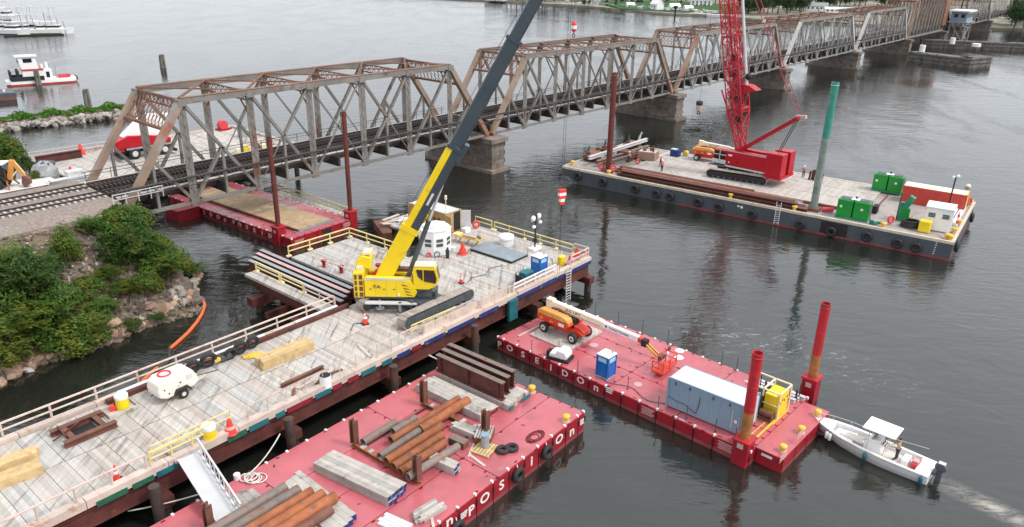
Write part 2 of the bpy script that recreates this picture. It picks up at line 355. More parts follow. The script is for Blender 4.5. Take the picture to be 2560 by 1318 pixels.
M["leaf"] = leafmat("shrub_leaf", (.030, .080, .012), (.085, .175, .022), (.165, .175, .022))
M["leaf2"] = leafmat("shrub_leaf_blue", (.024, .068, .014), (.070, .145, .026), (.125, .165, .03))
M["grass"] = leafmat("grass_blade", (.05, .17, .018), (.085, .26, .03), (.20, .20, .05))
M["tree"] = leafmat("tree_leaf", (.012, .034, .014), (.030, .072, .020), (.050, .078, .016))

def water_material():
    m, t, b = nodes("river_water"); g = N(t, "ShaderNodeNewGeometry"); p = g.outputs["Position"]
    big = noise(t, mapped(t, p, .9, (1, .5, 1)), .030, 5, .6, 2.2)            # patches of ruffled and of smooth water
    ruff = ramp(t, big, .42, .60, .15, 1.5)
    a = noise(t, mapped(t, p, .7, (.55, 1.5, 1)), 1.15, 4, .62, .5)
    c2 = noise(t, mapped(t, p, .5, (.6, 1.4, 1)), .28, 3, .55, .9)
    h = mth(t, 'ADD', mth(t, 'MULTIPLY', mth(t, 'MULTIPLY', a, ruff), .13), mth(t, 'MULTIPLY', c2, .22))
    bn = N(t, "ShaderNodeBump"); bn.inputs["Strength"].default_value = .36; bn.inputs["Distance"].default_value = 1.0
    t.links.new(h, bn.inputs["Height"]); t.links.new(bn.outputs[0], b.inputs["Normal"])
    # streaks of foam drifting in two belts: beyond the red barges, and the wake astern of the motor boat
    sx = N(t, "ShaderNodeSeparateXYZ"); t.links.new(p, sx.inputs[0]); X, Y = sx.outputs[0], sx.outputs[1]
    def belt(x0, y0, x1, y1, wd):
        dx, dy = x1 - x0, y1 - y0; L = math.hypot(dx, dy); dx /= L; dy /= L
        u = mth(t, 'ADD', mth(t, 'MULTIPLY', X, dx), mth(t, 'ADD', mth(t, 'MULTIPLY', Y, dy), -(x0 * dx + y0 * dy)))
        v = mth(t, 'ADD', mth(t, 'MULTIPLY', X, -dy), mth(t, 'ADD', mth(t, 'MULTIPLY', Y, dx), x0 * dy - y0 * dx))
        kv = ramp(t, mth(t, 'ABSOLUTE', v), wd, 0, 0, 1)
        ku = mth(t, 'MULTIPLY', ramp(t, u, -2, 3), ramp(t, u, L + 3, L - 4))
        return mth(t, 'MULTIPLY', kv, ku)
    f1 = noise(t, mapped(t, p, -.55, (.7, 2.2, 1)), .9, 7, .75, 1.2)
    def pts(a, b_): A = at(*a); B = at(*b_); return (A.x, A.y, B.x, B.y)
    foam = mth(t, 'MULTIPLY', belt(*pts((1690, 800), (2250, 960)), 5.0), ramp(t, f1, .56, .70))
    foam = mth(t, 'MAXIMUM', foam, mth(t, 'MULTIPLY', belt(*pts((1480, 660), (1760, 800)), 3.5), ramp(t, f1, .63, .74)))
    wake = mth(t, 'MULTIPLY', belt(*pts((2370, 1215), (2640, 1345)), 1.2), ramp(t, f1, .40, .62))
    body = mixc(t, ramp(t, big, .35, .7), (.011, .012, .009), (.021, .022, .018))
    col = mixc(t, mth(t, 'MULTIPLY', foam, .8), body, (.62, .66, .68))
    col = mixc(t, mth(t, 'MULTIPLY', wake, .8), col, (.50, .45, .38))
    t.links.new(col, b.inputs["Base Color"])
    t.links.new(ramp(t, mth(t, 'MAXIMUM', foam, wake), 0, 1, .07, .6), b.inputs["Roughness"])
    b.inputs["IOR"].default_value = 1.50; b.inputs["Specular IOR Level"].default_value = .95
    return m
M["water"] = water_material()
struct("water", MB().add([(-1800, -300, 0), (2400, -300, 0), (2400, 3600, 0), (-1800, 3600, 0)], [(0, 1, 2, 3)]), M["water"])

# ------------------------------------------------------------ frames
BR = Frame(-42.72, 77.95, 49.55)        # railway bridge: u along the line, v from the near truss to the far one
ZB, HT, SPAN, GAP, WID = 5.9, 11.73, 58.9, 1.175, 10.44
ZR = 8.35                               # top of rail

# ------------------------------------------------------------ bank, ballast, tracks on land
def fbm(x, y, s=1.0):
    v = 0; a = 1.0
    for k in range(4):
        v += a * math.sin(x * s * 1.3 + k * 2.1 + 1.7 * math.sin(y * s * .9 + k)) * math.cos(y * s * 1.1 - k * 1.3 + math.sin(x * s * .7)); s *= 2.1; a *= .5
    return v
def bank_z(u, v):
    if v < -4: z = 7.5 - (-4 - v) * .64 + .22 * fbm(u, v, .5) * min(1, (-4 - v) / 3)
    elif v < 17.5: z = 7.55
    else: z = 7.5 - (v - 17.5) * .42 + .2 * fbm(u, v, .4)
    return max(z, -1.6)
mb = MB(); nu, nv = 96, 92; U0, U1, W0, W1 = -75.0, -.2, -21.0, 42.0
vs = []
for i in range(nu + 1):
    for j in range(nv + 1):
        u = U0 + (U1 - U0) * i / nu; v = W0 + (W1 - W0) * j / nv; vs.append(BR.w(u, v, bank_z(u, v)))
mb.add(vs, [(i * (nv + 1) + j, (i + 1) * (nv + 1) + j, (i + 1) * (nv + 1) + j + 1, i * (nv + 1) + j + 1) for i in range(nu) for j in range(nv)], True)
ground_m = mat("bank_soil", (.17, .125, .098), .95, var=.35, vs=.9, dirt=((.085, .065, .05), .45, .9), dirt2=((.30, .27, .24), .28, 1.7), bump=1.0, bs=5, spec=.2)
bank = struct("river_bank", mb, ground_m)
# shoulders beside the line and the pale gravel yard behind it
mb = MB(); mb.add([BR.w(-75, 15.0, 7.62), BR.w(-1, 13.0, 7.62), BR.w(-1, 17.6, 7.60), BR.w(-75, 24, 7.62)], [(0, 1, 2, 3)])
struct("gravel_yard", mb, M["gravel"])
prof = [(-2.6, 7.5), (-.4, 8.05), (10.9, 8.05), (13.0, 7.5)]
mb = MB(); mb.add([BR.w(-75, a, b) for a, b in prof] + [BR.w(-.2, a, b) for a, b in prof], [(i, i + 1, i + 5, i + 4)[::-1] for i in range(3)] + [(4, 5, 6, 7)])
struct("ballast_bed", mb, M["ballast"])
tie_me = MB().boxc(0, 0, -.12, .24, 2.6, .2).mesh("sleeper"); tie_me.materials.append(M["tie"])
TRV = (3.15, 7.35)
for k, tv in enumerate(TRV):
    tr = bpy.data.objects.new("railway_track", None); COL.objects.link(tr); tr.location = BR.w(0, tv, 8.1); tr.rotation_euler = (0, 0, BR.a); tr["kind"] = 'structure'
    for s in (-.75, .75):
        struct("rail", MB().ibeam((-75, s, .16), (-.3, s, .16), .18, .14, .05), M["railst"], tr)
    for i in range(88):
        o = bpy.data.objects.new("sleeper", tie_me); COL.objects.link(o); o.parent = tr; o.location = (-.5 - i * .62, random.uniform(-.04, .04), 0); o["kind"] = 'structure'
# stone abutment under the first bearings and the stepped wing wall down to the water
ab = thing("bridge_abutment", "stone abutment under the near bridge end, its stepped wall running down to the water", "abutment", BR.w(0, 0), BR.a)
blk = [MB().boxc(0, 0, 0, a, b, c).mesh("stone") for a, b, c in ((1.5, 1.0, .62), (1.3, 1.25, .62), (1.6, .85, .62))]
for q in blk: q.materials.append(M["stone"])
def stone(me, p, loc, rz=0.0):
    o = bpy.data.objects.new("stone", me); COL.objects.link(o); o.parent = p; o.location = loc; o.rotation_euler = (0, 0, rz); return o
for r in range(9):
    z = .05 + r * .63
    for i in range(14):
        v = -1.0 + i * .95 + (r % 2) * .3
        stone(blk[(i + r) % 3], ab, (.55 + random.uniform(-.06, .06), v, z - .3), 0)
    for i in range(13):           # wing wall: falls away towards the river
        v = -1.9 - i * .98
        if z < 5.6 + v * .40 + .4: stone(blk[(i * 2 + r) % 3], ab, (.35 + random.uniform(-.15, .15), v, z - .3), random.uniform(-.06, .06))
part("bearing_seat", MB().box(-2.2, -1.6, 5.36, 1.25, 12.1, 5.78), M["stone"], ab)

# ------------------------------------------------------------ the railway bridge: Baltimore through trusses
def P3(k, v, top, f=1.0): return (SPAN * k / 14.0, v, ZB + (HT * f if top else .0))
def lattice(mb, p, q, h, n, w=.07):
    """double-flange lattice girder hanging h below the line p-q"""
    p, q = Vector(p), Vector(q); dz = Vector((0, 0, -h)); mb.bar(p, q, .18, .16); mb.bar(p + dz, q + dz, .18, .16)
    for i in range(n):
        a, b = p.lerp(q, i / n), p.lerp(q, (i + 1) / n)
        mb.bar(a, b + dz, w, w); mb.bar(a + dz, b, w, w)
def make_span(label):
    t = thing("truss_span", label, "truss span", BR.w(0, 0), BR.a, "truss spans of the railway bridge")
    for v, near in ((0.0, True), (WID, False)):
        for a, b in ((0, 2), (14, 12)):
            mb = MB(); mb.bar(P3(a, v, 0), P3(b, v, 1), .72, .80, (0, 1, 0)); part("end_post", mb, M["endpost"], t)
        for k in range(2, 12, 2): part("top_chord", MB().bar(P3(k, v, 1), P3(k + 2, v, 1), .72, .72), M["bridge"], t); part("cover_plate", MB().box(SPAN * k / 14 + .02, v - .42, ZB + HT + .365, SPAN * (k + 2) / 14 - .02, v + .42, ZB + HT + .40), M["bridge_top"], t)
        part("bottom_chord", MB().bar(P3(0, v, 0), P3(14, v, 0), .42, .34), M["bridge"], t)
        for k in (2, 4, 6, 8, 10, 12):
            a, b = Vector(P3(k, v, 0)), Vector(P3(k, v, 1)); mb = MB()
            for s in (-.24, .24): mb.bar(a + V(s, 0, 0), b + V(s, 0, -.3), .09, .46, (1, 0, 0))
            for i in range(18):      # lacing between the two channels
                z0 = a.z + (b.z - a.z - .4) * i / 18; z1 = a.z + (b.z - a.z - .4) * (i + 1) / 18; sg = 1 if i % 2 else -1
                for y in (-.19, .19): mb.bar((a.x - .24 * sg, v + y, z0), (a.x + .24 * sg, v + y, z1), .07, .025, (0, 1, 0))
            part("vertical_post", mb, M["bridge"], t)
            part("gusset_plate", MB().boxc(a.x, v, ZB - .35, 1.0, .50, .85), M["bridge"], t); part("gusset_plate", MB().boxc(a.x, v, ZB + HT - .55, 1.0, .87, .75), M["bridge"], t)
        def mid(k, f=.5): return (SPAN * k / 14.0, v, ZB + HT * f)
        for k in range(1, 14, 2):
            if k != 7: part("hanger", MB().bar(P3(k, v, 0), mid(k), .28, .30), M["bridge"], t)
        D = [(P3(2, v, 1), P3(4, v, 0), .34), (P3(4, v, 1), P3(6, v, 0), .34), (P3(12, v, 1), P3(10, v, 0), .34), (P3(10, v, 1), P3(8, v, 0), .34),
             (P3(6, v, 1), P3(8, v, 0), .20), (P3(8, v, 1), P3(6, v, 0), .20), (P3(2, v, 0), mid(1), .32), (P3(12, v, 0), mid(13), .32), (P3(2, v, 0), mid(3), .32), (P3(12, v, 0), mid(11), .32),
             (P3(6, v, 1), mid(5), .30), (P3(8, v, 1), mid(9), .30), (P3(4, v, 0), mid(5), .12), (P3(10, v, 0), mid(9), .12)]
        for p, q, wd in D:
            p, q = Vector(p), Vector(q); mb = MB()
            if wd > .25:
                for s in (-.17, .17): mb.bar(p + V(0, s, 0), q + V(0, s, 0), .08, wd)
            else: mb.bar(p, q, wd, wd)
            part("diagonal", mb, M["bridge"], t)
    for k in range(2, 13, 2):
        mb = MB(); lattice(mb, (SPAN * k / 14, .3, ZB + HT + .1), (SPAN * k / 14, WID - .3, ZB + HT + .1), 1.05, 9)
        for s, e in ((.3, 1), (WID - .3, -1)): mb.bar((SPAN * k / 14, s, ZB + HT - 2.8), (SPAN * k / 14, s + e * 1.7, ZB + HT - .95), .14)
        part("sway_frame", mb, M["bridge_top"], t)
    for k in range(2, 12, 2):
        mb = MB()
        for a, b in ((.3, WID - .3), (WID - .3, .3)):
            p, q = V(SPAN * k / 14, a, ZB + HT + .30), V(SPAN * (k + 2) / 14, b, ZB + HT + .30)
            mb.bar(p + V(.12, 0, 0), q + V(.12, 0, 0), .10, .16); mb.bar(p - V(.12, 0, 0), q - V(.12, 0, 0), .10, .16)
            for i in range(10):
                c, d = p.lerp(q, i / 10), p.lerp(q, (i + 1) / 10); mb.bar(c + V(.12, 0, 0), d - V(.12, 0, 0), .06, .05)
        part("top_lateral", mb, M["bridge_top"], t)
    for a, b in ((2, 0), (12, 14)):           # portal lattice in the plane of the end posts
        mb = MB(); pa, pb = Vector(P3(a, 0, 1)), Vector(P3(b, 0, 0)); ax = (pb - pa).normalized()
        p0, p1 = pa, pa + ax * 3.6; n = 12
        for p in (p0, p1): mb.bar(p + V(0, .3, 0), p + V(0, WID - .3, 0), .34, .30)
        for i in range(n):
            y0, y1 = .3 + (WID - .6) * i / n, .3 + (WID - .6) * (i + 1) / n
            for c in (0, .5):
                c0, c1 = p0.lerp(p1, c), p0.lerp(p1, c + .5)
                mb.bar(c0 + V(0, y0, 0), c1 + V(0, y1, 0), .10, .06); mb.bar(c1 + V(0, y0, 0), c0 + V(0, y1, 0), .10, .06)
        part("portal_brace", mb, M["bridge_top"], t)
    zf = ZB + .25
    mb = MB()
    for k in range(15): mb.box(SPAN * k / 14 - .18, .25, zf, SPAN * k / 14 + .18, WID - .25, zf + 1.25)
    part("floor_beam", mb, M["bridge_dark"], t)
    for tv in TRV:
        for s in (-.95, .95): part("stringer", MB().box(.2, tv + s - .12, zf + .55, SPAN - .2, tv + s + .12, zf + 1.45), M["bridge_dark"], t)
        mb = MB()
        for i in range(118): mb.boxc(.3 + i * .5, tv, ZR - .40, .24, 3.0, .22)
        part("bridge_tie", mb, M["bridge_dark"], t, kind='stuff')
        for s in (-.75, .75): part("rail", MB().box(.1, tv + s - .06, ZR - .18, SPAN - .1, tv + s + .06, ZR), M["railst"], t)
    mb = MB().box(.2, .75, ZR - .42, SPAN - .2, 1.35, ZR - .34); mb.box(.2, WID - 1.35, ZR - .42, SPAN - .2, WID - .75, ZR - .34); part("walkway", mb, M["tie"], t)
    mb = MB()
    for v in (.6, WID - .6):
        mb.bar((.2, v, ZR + .75), (SPAN - .2, v, ZR + .75), .06); mb.bar((.2, v, ZR + .35), (SPAN - .2, v, ZR + .35), .05)
        for i in range(21): mb.bar((.6 + i * 2.88, v, ZR - .4), (.6 + i * 2.88, v, ZR + .78), .06)
    part("handrail", mb, M["bridge_dark"], t)
    mb = MB()
    for z, r in ((ZB + 3.15, .13), (ZB + 2.2, .05)): mb.tube((0, -.42, z), (SPAN + GAP, -.42, z), r, n=6)
    part("cable_duct", mb, M["bridge_dark"], t)
    return t
span = make_span("nearest truss span of the bridge, its rusty end posts standing by the abutment")
LB = ["second truss span, behind the grey boom of the yellow crane", "third truss span, crossed by the red lattice boom", "fourth truss span, right of the red lattice boom", "fifth truss span, its pale end posts just before the tall brown span"]
def repaint(o, names, mt):
    for c in o.children:
        if c.name.split(".")[0] in names: c.material_slots[0].link = 'OBJECT'; c.material_slots[0].material = mt
for i, lb in enumerate(LB):
    o = dup(span, BR.w((i + 1) * (SPAN + GAP), 0), None, lb)
    if i >= 1: repaint(o, ("top_chord", "bottom_chord", "vertical_post", "diagonal", "hanger", "gusset_plate"), M["bridge_pale"])
    if i >= 2: repaint(o, ("end_post",), M["endpale"])
for u_, lb in ((394.0, "far truss span beyond the control house"), (394.0 + SPAN + GAP, "farthest truss span, ending at the wooded shore")):
    o = dup(span, BR.w(u_, 0), None, lb); repaint(o, ("top_chord", "bottom_chord", "vertical_post", "diagonal", "hanger", "gusset_plate", "end_post", "cover_plate"), M["bridge_pale"])

def make_pier(label, u):
    t = thing("bridge_pier", label, "bridge pier", BR.w(u, 0), BR.a, "stone piers of the railway bridge")
    part("core", MB().prism([(-1.55, -1.9), (1.55, -1.9), (1.55, 12.6), (0, 14.5), (-1.55, 12.6)], -3, 4.85), M["stone"], t)
    part("cap", MB().prism([(-2.05, -2.4), (2.05, -2.4), (2.05, 13.2), (0, 15.2), (-2.05, 13.2)], 4.855, 5.6), M["stone"], t)
    part("footing", MB().prism([(-2.3, -2.7), (2.3, -2.7), (2.3, 13.2), (0, 15.6), (-2.3, 13.2)], -3, .55), M["stone"], t)
    fa = [MB().boxc(0, 0, 0, .12, 1.42, .66).mesh("stone"), MB().boxc(0, 0, 0, 1.0, .12, .66).mesh("stone")]
    for q in fa: q.materials.append(M["stone"])
    for r in range(6):
        for i in range(10): stone(fa[0], t, (1.58 + random.uniform(-.02, .03), -1.1 + i * 1.48 - (r % 2) * .5 + .2, .6 + r * .70))
        for i in range(3): stone(fa[1], t, (-1.02 + i * 1.03, -1.93 + random.uniform(-.03, .02), .6 + r * .70))
        for i in range(10): stone(fa[0], t, (-1.58 + random.uniform(-.03, .02), -1.1 + i * 1.48 - (r % 2) * .5 + .2, .6 + r * .70))
    for v in (0, WID):
        for s in (-.95, .95): part("bearing", MB().boxc(s, v, 5.605, .9, .8, .22), M["bridge_top"], t)
    return t
uj = SPAN + GAP / 2
PL = ["first stone pier, between the nearest and second truss spans", "second stone pier, lit end wall right of the tall brown spud", "third stone pier, behind the red lattice boom", "fourth stone pier, under the white end posts"]
p0 = make_pier(PL[0], uj)
for i in range(1, 4): dup(p0, BR.w(uj + i * (SPAN + GAP), 0), None, PL[i])
dup(p0, BR.w(394 + uj, 0), None, "far stone pier under the spans beyond the control house")
dup(p0, BR.w(393.2, 0), None, "far stone pier beside the control house")

# the tall brown movable span and its control house
t = thing("movable_span", "tall rust brown movable span with a sloping roof line, before the control house", "bridge span", BR.w(301.5, 0), BR.a)
L = 52.0
def hh(u): return HT + 1.2 + 7.5 * min(1, u / 38.0)
for v in (0, WID):
    for i in range(10):
        u0, u1 = 2 + i * 5, 7 + i * 5
        part("top_chord", MB().bar((u0, v, ZB + hh(u0)), (u1, v, ZB + hh(u1)), .8, .9), M["bridge_top"], t)
        part("vertical_post", MB().bar((u0, v, ZB), (u0, v, ZB + hh(u0)), .5, .5), M["bridge"], t)
        part("diagonal", MB().bar((u0, v, ZB), (u1, v, ZB + hh(u1)), .3, .35), M["endpost"], t)
    part("bottom_chord", MB().box(0, v - .3, ZB - .2, L + 2, v + .3, ZB + .5), M["bridge"], t)
    part("end_post", MB().bar((-1, v, ZB), (2, v, ZB + hh(2)), .8, .8), M["endpost"], t)
mb = MB()
for i in range(10):
    for a, b in ((0, WID), (WID, 0)): mb.bar((2 + i * 5, a, ZB + hh(2 + i * 5) + .2), (7 + i * 5, b, ZB + hh(7 + i * 5) + .2), .3, .3)
    mb.bar((2 + i * 5, 0, ZB + hh(2 + i * 5) + .1), (2 + i * 5, WID, ZB + hh(2 + i * 5) + .1), .5, .6)
part("top_lateral", mb, M["bridge_top"], t)
mb = MB().box(0, .5, ZB + .6, L + 38, WID - .5, ZB + 2.2)
for i in range(20): mb.box(i * 2.6, -1.2, ZB - 1.2, i * 2.6 + .5, .2, ZB - .25)
part("floor", mb, M["bridge_dark"], t)
mb = MB().box(L, 0, ZB + 2, L + 8, WID, ZB + 15).box(L - 4, .8, ZB + 12, L + 12, WID - .8, ZB + 19); part("counterweight", mb, M["bridge_top"], t)
mb = MB()
for v in (1, WID - 1):
    mb.bar((L + 3, v, 0), (L + 3, v, ZB + 14), 1.2, 1.2); mb.bar((L + 20, v, 0), (L + 6, v, ZB + 15), .9, .9); mb.bar((L + 34, v, ZB), (L + 36, v, ZB + 12), .6, .6)
part("tower_leg", mb, M["bridge_dark"], t)
dup(p0, BR.w(300.6, 0), None, "fifth stone pier, at the near end of the tall brown span"); dup(p0, BR.w(355.5, 0), None, "stone pier under the counterweight of the tall brown span")
t = thing("control_house", "pale blue grey control house with a flat white roof standing beside the bridge", "control house", BR.w(368, -4.2), BR.a)
part("wall", MB().box(-6, -3.2, 9.4, 6, 3.2, 13.6), M["cont"], t)
part("roof", MB().box(-7, -4.2, 13.61, 7, 4.2, 14.2), M["white"], t)
for i in range(5): part("window", MB().boxc(-4.6 + i * 2.3, -3.22, 11.2, 1.4, .08, 1.5), M["glass"], t)
for y in (-1.6, 1.2): part("window", MB().boxc(-6.02, y, 11.2, .08, 1.5, 1.5), M["glass"], t)
part("balcony", MB().box(-7, -4.2, 9.1, 7, 4.2, 9.39), M["grey"], t)
mb = MB()
for x in (-5.5, 5.5):
    for y in (-3, 3): mb.bar((x, y, -2), (x, y, 9.1), .5)
    mb.bar((x, -3, 1), (x, 3, 9), .3); 
mb.bar((-5.5, -3, 1), (5.5, -3, 8.8), .3); part("leg", mb, M["grey"], t)

# lattice gantry posts of the disused line on the river beyond
def dolphins(lbl, px, py, h, r, n):
    p = at(px, py); t = one("mooring_dolphin", MB(), M["pilew"], lbl, "piling", p, 0, "timber pilings out in the river")
    mb = MB()
    for i in range(n): a = 2 * PI * i / n; mb.tube((r * .8 * math.cos(a), r * .8 * math.sin(a), -3), (r * .6 * math.cos(a), r * .6 * math.sin(a), h * (1 - .05 * (i % 3))), r * .62, r * .5, n=7)
    me = mb.mesh("mooring_dolphin"); me.materials.append(M["pilew"]); t.data = me
dolphins("dark pointed timber piling rising behind the grassy breakwater", 222, 272, 4.4, .65, 4)
dolphins("lone pale timber piling standing out in the open river", 408, 170, 4.0, .75, 4)
dolphins("weathered timber piling in front of the tugboat", 97, 213, 3.9, .62, 4)
# timber fenders of the navigation channel
def fender(lbl, pts, zt, wdt):
    t = thing("timber_fender", lbl, "fender pier", pts[0]); o = Vector(pts[0])
    for a, b in zip(pts[:-1], pts[1:]):
        a, b = Vector(a) - o, Vector(b) - o; d = (b - a); n = int(d.length / .9); q = Vector((-d.y, d.x, 0)).normalized()
        for i in range(n):
            c = a.lerp(b, (i + .5) / n)
            for s in (0, wdt):
                if s == 0 or i % 2 == 0: part("plank", MB().boxc(c.x + q.x * s, c.y + q.y * s, -2, .78, .5, zt + 2 - random.random() * .35, math.atan2(d.y, d.x)), M["twood"], t)
        mb = MB()
        for z in (zt * .45, zt * .85): mb.bar(a - q * .4 + V(0, 0, z), b - q * .4 + V(0, 0, z), .35, .4)
        part("waler", mb, M["twood"], t)
        part("deck", MB().bar(a + q * wdt / 2 + V(0, 0, zt - .3), b + q * wdt / 2 + V(0, 0, zt - .3), wdt - .6, .2), M["twood"], t)
fender("grey timber fender pier reaching out from the tall brown span", [at(2268, 152), at(2420, 170), at(2474, 165)], 3.4, 4.5)
fender("dark timber trestle wall behind the grey fender pier", [at(2300, 118), at(2440, 124), at(2640, 132)], 3.4, 3.0)
for px, py, lb in ((2304, 130, "white marker cylinder on the near fender pier"), (2380, 110, "white marker cylinder on the dark trestle wall"), (2440, 117, "white box lying on the dark trestle wall")):
    p = at(px, py, 3.4); one("marker", MB().tube((0, 0, 0), (0, 0, 2.4 if px < 2400 else 1.2), 1.0 if px < 2400 else 1.6, n=10), M["white"], lb, "marker", p)
# ------------------------------------------------------------ vegetation
def leaf_cluster(n, R, sc, size, seed, clumps=14, up=.35):
    rnd = random.Random(seed); mb = MB(); cs = []
    for i in range(clumps):
        f = rnd.uniform(0, 2 * PI); t = rnd.uniform(-.25, 1) ; rr = math.sqrt(max(0, 1 - t * t)) * rnd.uniform(.45, .85)
        cs.append((rr * math.cos(f), rr * math.sin(f), t * rnd.uniform(.5, .85), rnd.uniform(.28, .5)))
    for i in range(n):
        cx, cy, cz, cr_ = cs[i % clumps]
        d = Vector((rnd.gauss(0, 1), rnd.gauss(0, 1), rnd.gauss(0, 1) + up)).normalized(); k = cr_ * rnd.uniform(.75, 1.08)
        c = Vector(((cx + d.x * k) * R * sc[0], (cy + d.y * k) * R * sc[1], (cz + d.z * k + .35) * R * sc[2]))
        nrm = (d + Vector((rnd.uniform(-.7, .7), rnd.uniform(-.7, .7), rnd.uniform(-.2, .9)))).normalized()
        a = nrm.cross(Vector((rnd.random(), rnd.random(), rnd.random() + .1))).normalized(); b = nrm.cross(a); s = size * rnd.uniform(.6, 1.3)
        mb.add([c - a * s, c - b * s * .45, c + a * s, c + b * s * .45], [(0, 1, 2, 3)])
    return mb
BUSH = []
for i in range(5):
    me = leaf_cluster(4200, 1.0, (1.05, 1.0, .85 + .12 * (i % 3)), .066, 40 + i, 17 + 2 * i).mesh("foliage"); me.materials.append(M["leaf"] if i % 2 == 0 else M["leaf2"]); BUSH.append(me)
def frond_cluster(seed, nf=110):
    """ragged plant: arching fronds with paired leaflets"""
    rnd = random.Random(seed); mb = MB()
    for i in range(nf):
        f = rnd.uniform(0, 2 * PI); o = V(rnd.gauss(0, .32), rnd.gauss(0, .32), rnd.uniform(0, .5)); L = rnd.uniform(.45, .9); el = rnd.uniform(.25, 1.25)
        for k in range(15):
            s = k / 14; c = o + V(math.cos(f) * L * s * math.cos(el * (1 - .55 * s)), math.sin(f) * L * s * math.cos(el * (1 - .55 * s)), L * s * math.sin(el) * (1 - .5 * s))
            for sg in (-1, 1):
                a = V(-math.sin(f) * sg, math.cos(f) * sg, rnd.uniform(-.5, .25)).normalized(); l = .16 * (1 - .55 * abs(s - .45)) * rnd.uniform(.7, 1.2); d = V(math.cos(f), math.sin(f), .2) * .026
                mb.add([c, c + a * l * .5 - d, c + a * l, c + a * l * .5 + d], [(0, 1, 2, 3)])
    return mb
for i in range(3):
    me = frond_cluster(70 + i).mesh("foliage"); me.materials.append(M["leaf"] if i != 1 else M["leaf2"]); BUSH.append(me)
def stems(R, H, n, seed):
    rnd = random.Random(seed); mb = MB()
    for i in range(n):
        f = rnd.uniform(0, 2 * PI); a = (.12 * R * math.cos(f), .12 * R * math.sin(f), -.5); b = (.6 * R * math.cos(f), .6 * R * math.sin(f), H * rnd.uniform(.6, .95))
        mb.tube(a, b, .05, .018, 5)
    return mb
STEM = stems(1, 1, 9, 3).mesh("stem"); STEM.materials.append(M["foot"])
def ground(px, py):
    """where the sight line meets the sloping bank"""
    r = ray(px, py); c = Vector((0, 0, CAMH)); t = 20.0
    while t < 300:
        p = c + r * t; u, v = BR.l(p)
        if p.z <= max(bank_z(u, v) if u < -.2 else -9, 0): return Vector((p.x, p.y, max(0, bank_z(u, v) if u < -.2 else 0)))
        t += .1
    return at(px, py, 0)
bush_list = [  # pixel of the foot, radius, height factor, label
    (40, 900, 3.0, 1.1, "big dark bush at the left picture edge low on the bank"), (75, 760, 3.1, 1.15, "large bright bush on the left of the bank below the bare slope"),
    (15, 735, 2.6, 1.3, "tall leafy bush at the left picture edge below the bare soil"), (150, 815, 2.6, 1.0, "wide bush in the middle of the left bank above the orange boulders"),
    (210, 885, 2.3, 1.1, "bushy shrub overhanging the water right of the orange boulders"), (255, 800, 2.0, .9, "low bush left of the dead driftwood stems"),
    (175, 668, 1.5, 1.5, "small round shrub standing alone on the bare slope"), (228, 592, 1.5, 1.3, "rounded shrub at the top of the slope nearest the gravel shoulder"),
    (292, 590, 1.9, 1.1, "dense shrub beside the abutment wing wall"), (345, 582, 1.7, 1.2, "shrub growing against the steps of the wing wall"),
    (300, 665, 2.3, 1.1, "broad shrub below the dense ones on the right of the bank"), (362, 660, 2.1, 1.1, "shrub in the thick middle of the right hand bank"),
    (420, 690, 2.2, .85, "spreading shrub near the tip of the bank above pale rocks"), (475, 694, 1.7, .75, "low shrub leaning over the water at the tip of the bank"),
    (375, 745, 1.9, .8, "dark low shrub above the brown riverside rubble"), (310, 740, 1.6, .75, "sprawling weeds in the centre of the bank"),
    (215, 745, 1.7, .7, "patch of weeds left of the centre of the bank"), (330, 830, 1.2, .6, "weedy clump at the water by the brown boulders"),
    (395, 805, 1.0, .5, "small weedy clump trailing into the water"), (120, 690, 1.5, .8, "light green shrub at the edge of the bare soil"),
    (5, 830, 2.6, 1.2, "bush cut by the left picture edge in the middle of the bank"), (275, 700, 1.4, .8, "clump of weeds under the round shrub on the slope"),
    (130, 880, 1.7, .8, "bush directly behind the orange boulders"), (320, 620, 2.0, 1.1, "shrub in the thicket below the wing wall"), (390, 640, 1.6, 1.0, "shrub at the right side of the thicket by the wall"),
]
for i, (px, py, R, hf, lb) in enumerate(bush_list):
    p = ground(px, py - 8); t = thing("shrub", lb, "bush", p, random.uniform(0, 6), "shrubs on the river bank")
    f = part("foliage", BUSH[(i * 3) % 8], None, t); f.scale = (R * random.uniform(.85, 1.15), R * random.uniform(.85, 1.15), R * hf); f.location.z = .12 * R
    if R > 2.05: f = part("foliage", BUSH[5 + i % 3], None, t); f.scale = (R * .95, R * .95, R * hf); f.location = (.25 * R, -.2 * R, .45 * R * hf)
    s = part("stem", STEM, None, t); s.scale = (R, R, R * hf)
# tree by the yellow backhoe
tr_me = [leaf_cluster(1500, 1.0, (1, 1, 1.05), .085, 90 + i, 18 + 2 * i).mesh("crown") for i in range(4)]
for q in tr_me: q.materials.append(M["tree"])
for (px, py, z, R, lb) in ((22, 430, 6.5, 2.6, "leafy tree behind the cab of the backhoe at the left picture edge"), (66, 432, 6.0, 1.3, "small bush behind the orange digger arm"), (90, 462, 6.8, 1.1, "low weeds beside the grey tarpaulin heap"), (10, 400, 5.5, 2.4, "tree top at the left edge beyond the backhoe")):
    t = thing("shrub", lb, "bush", at(px, py, z), 1.0, "greenery behind the tracks")
    f = part("foliage", BUSH[int(px) % 5], None, t); f.scale = (R, R, R * 1.25); part("stem", STEM, None, t).scale = (R, R, R * 1.2)

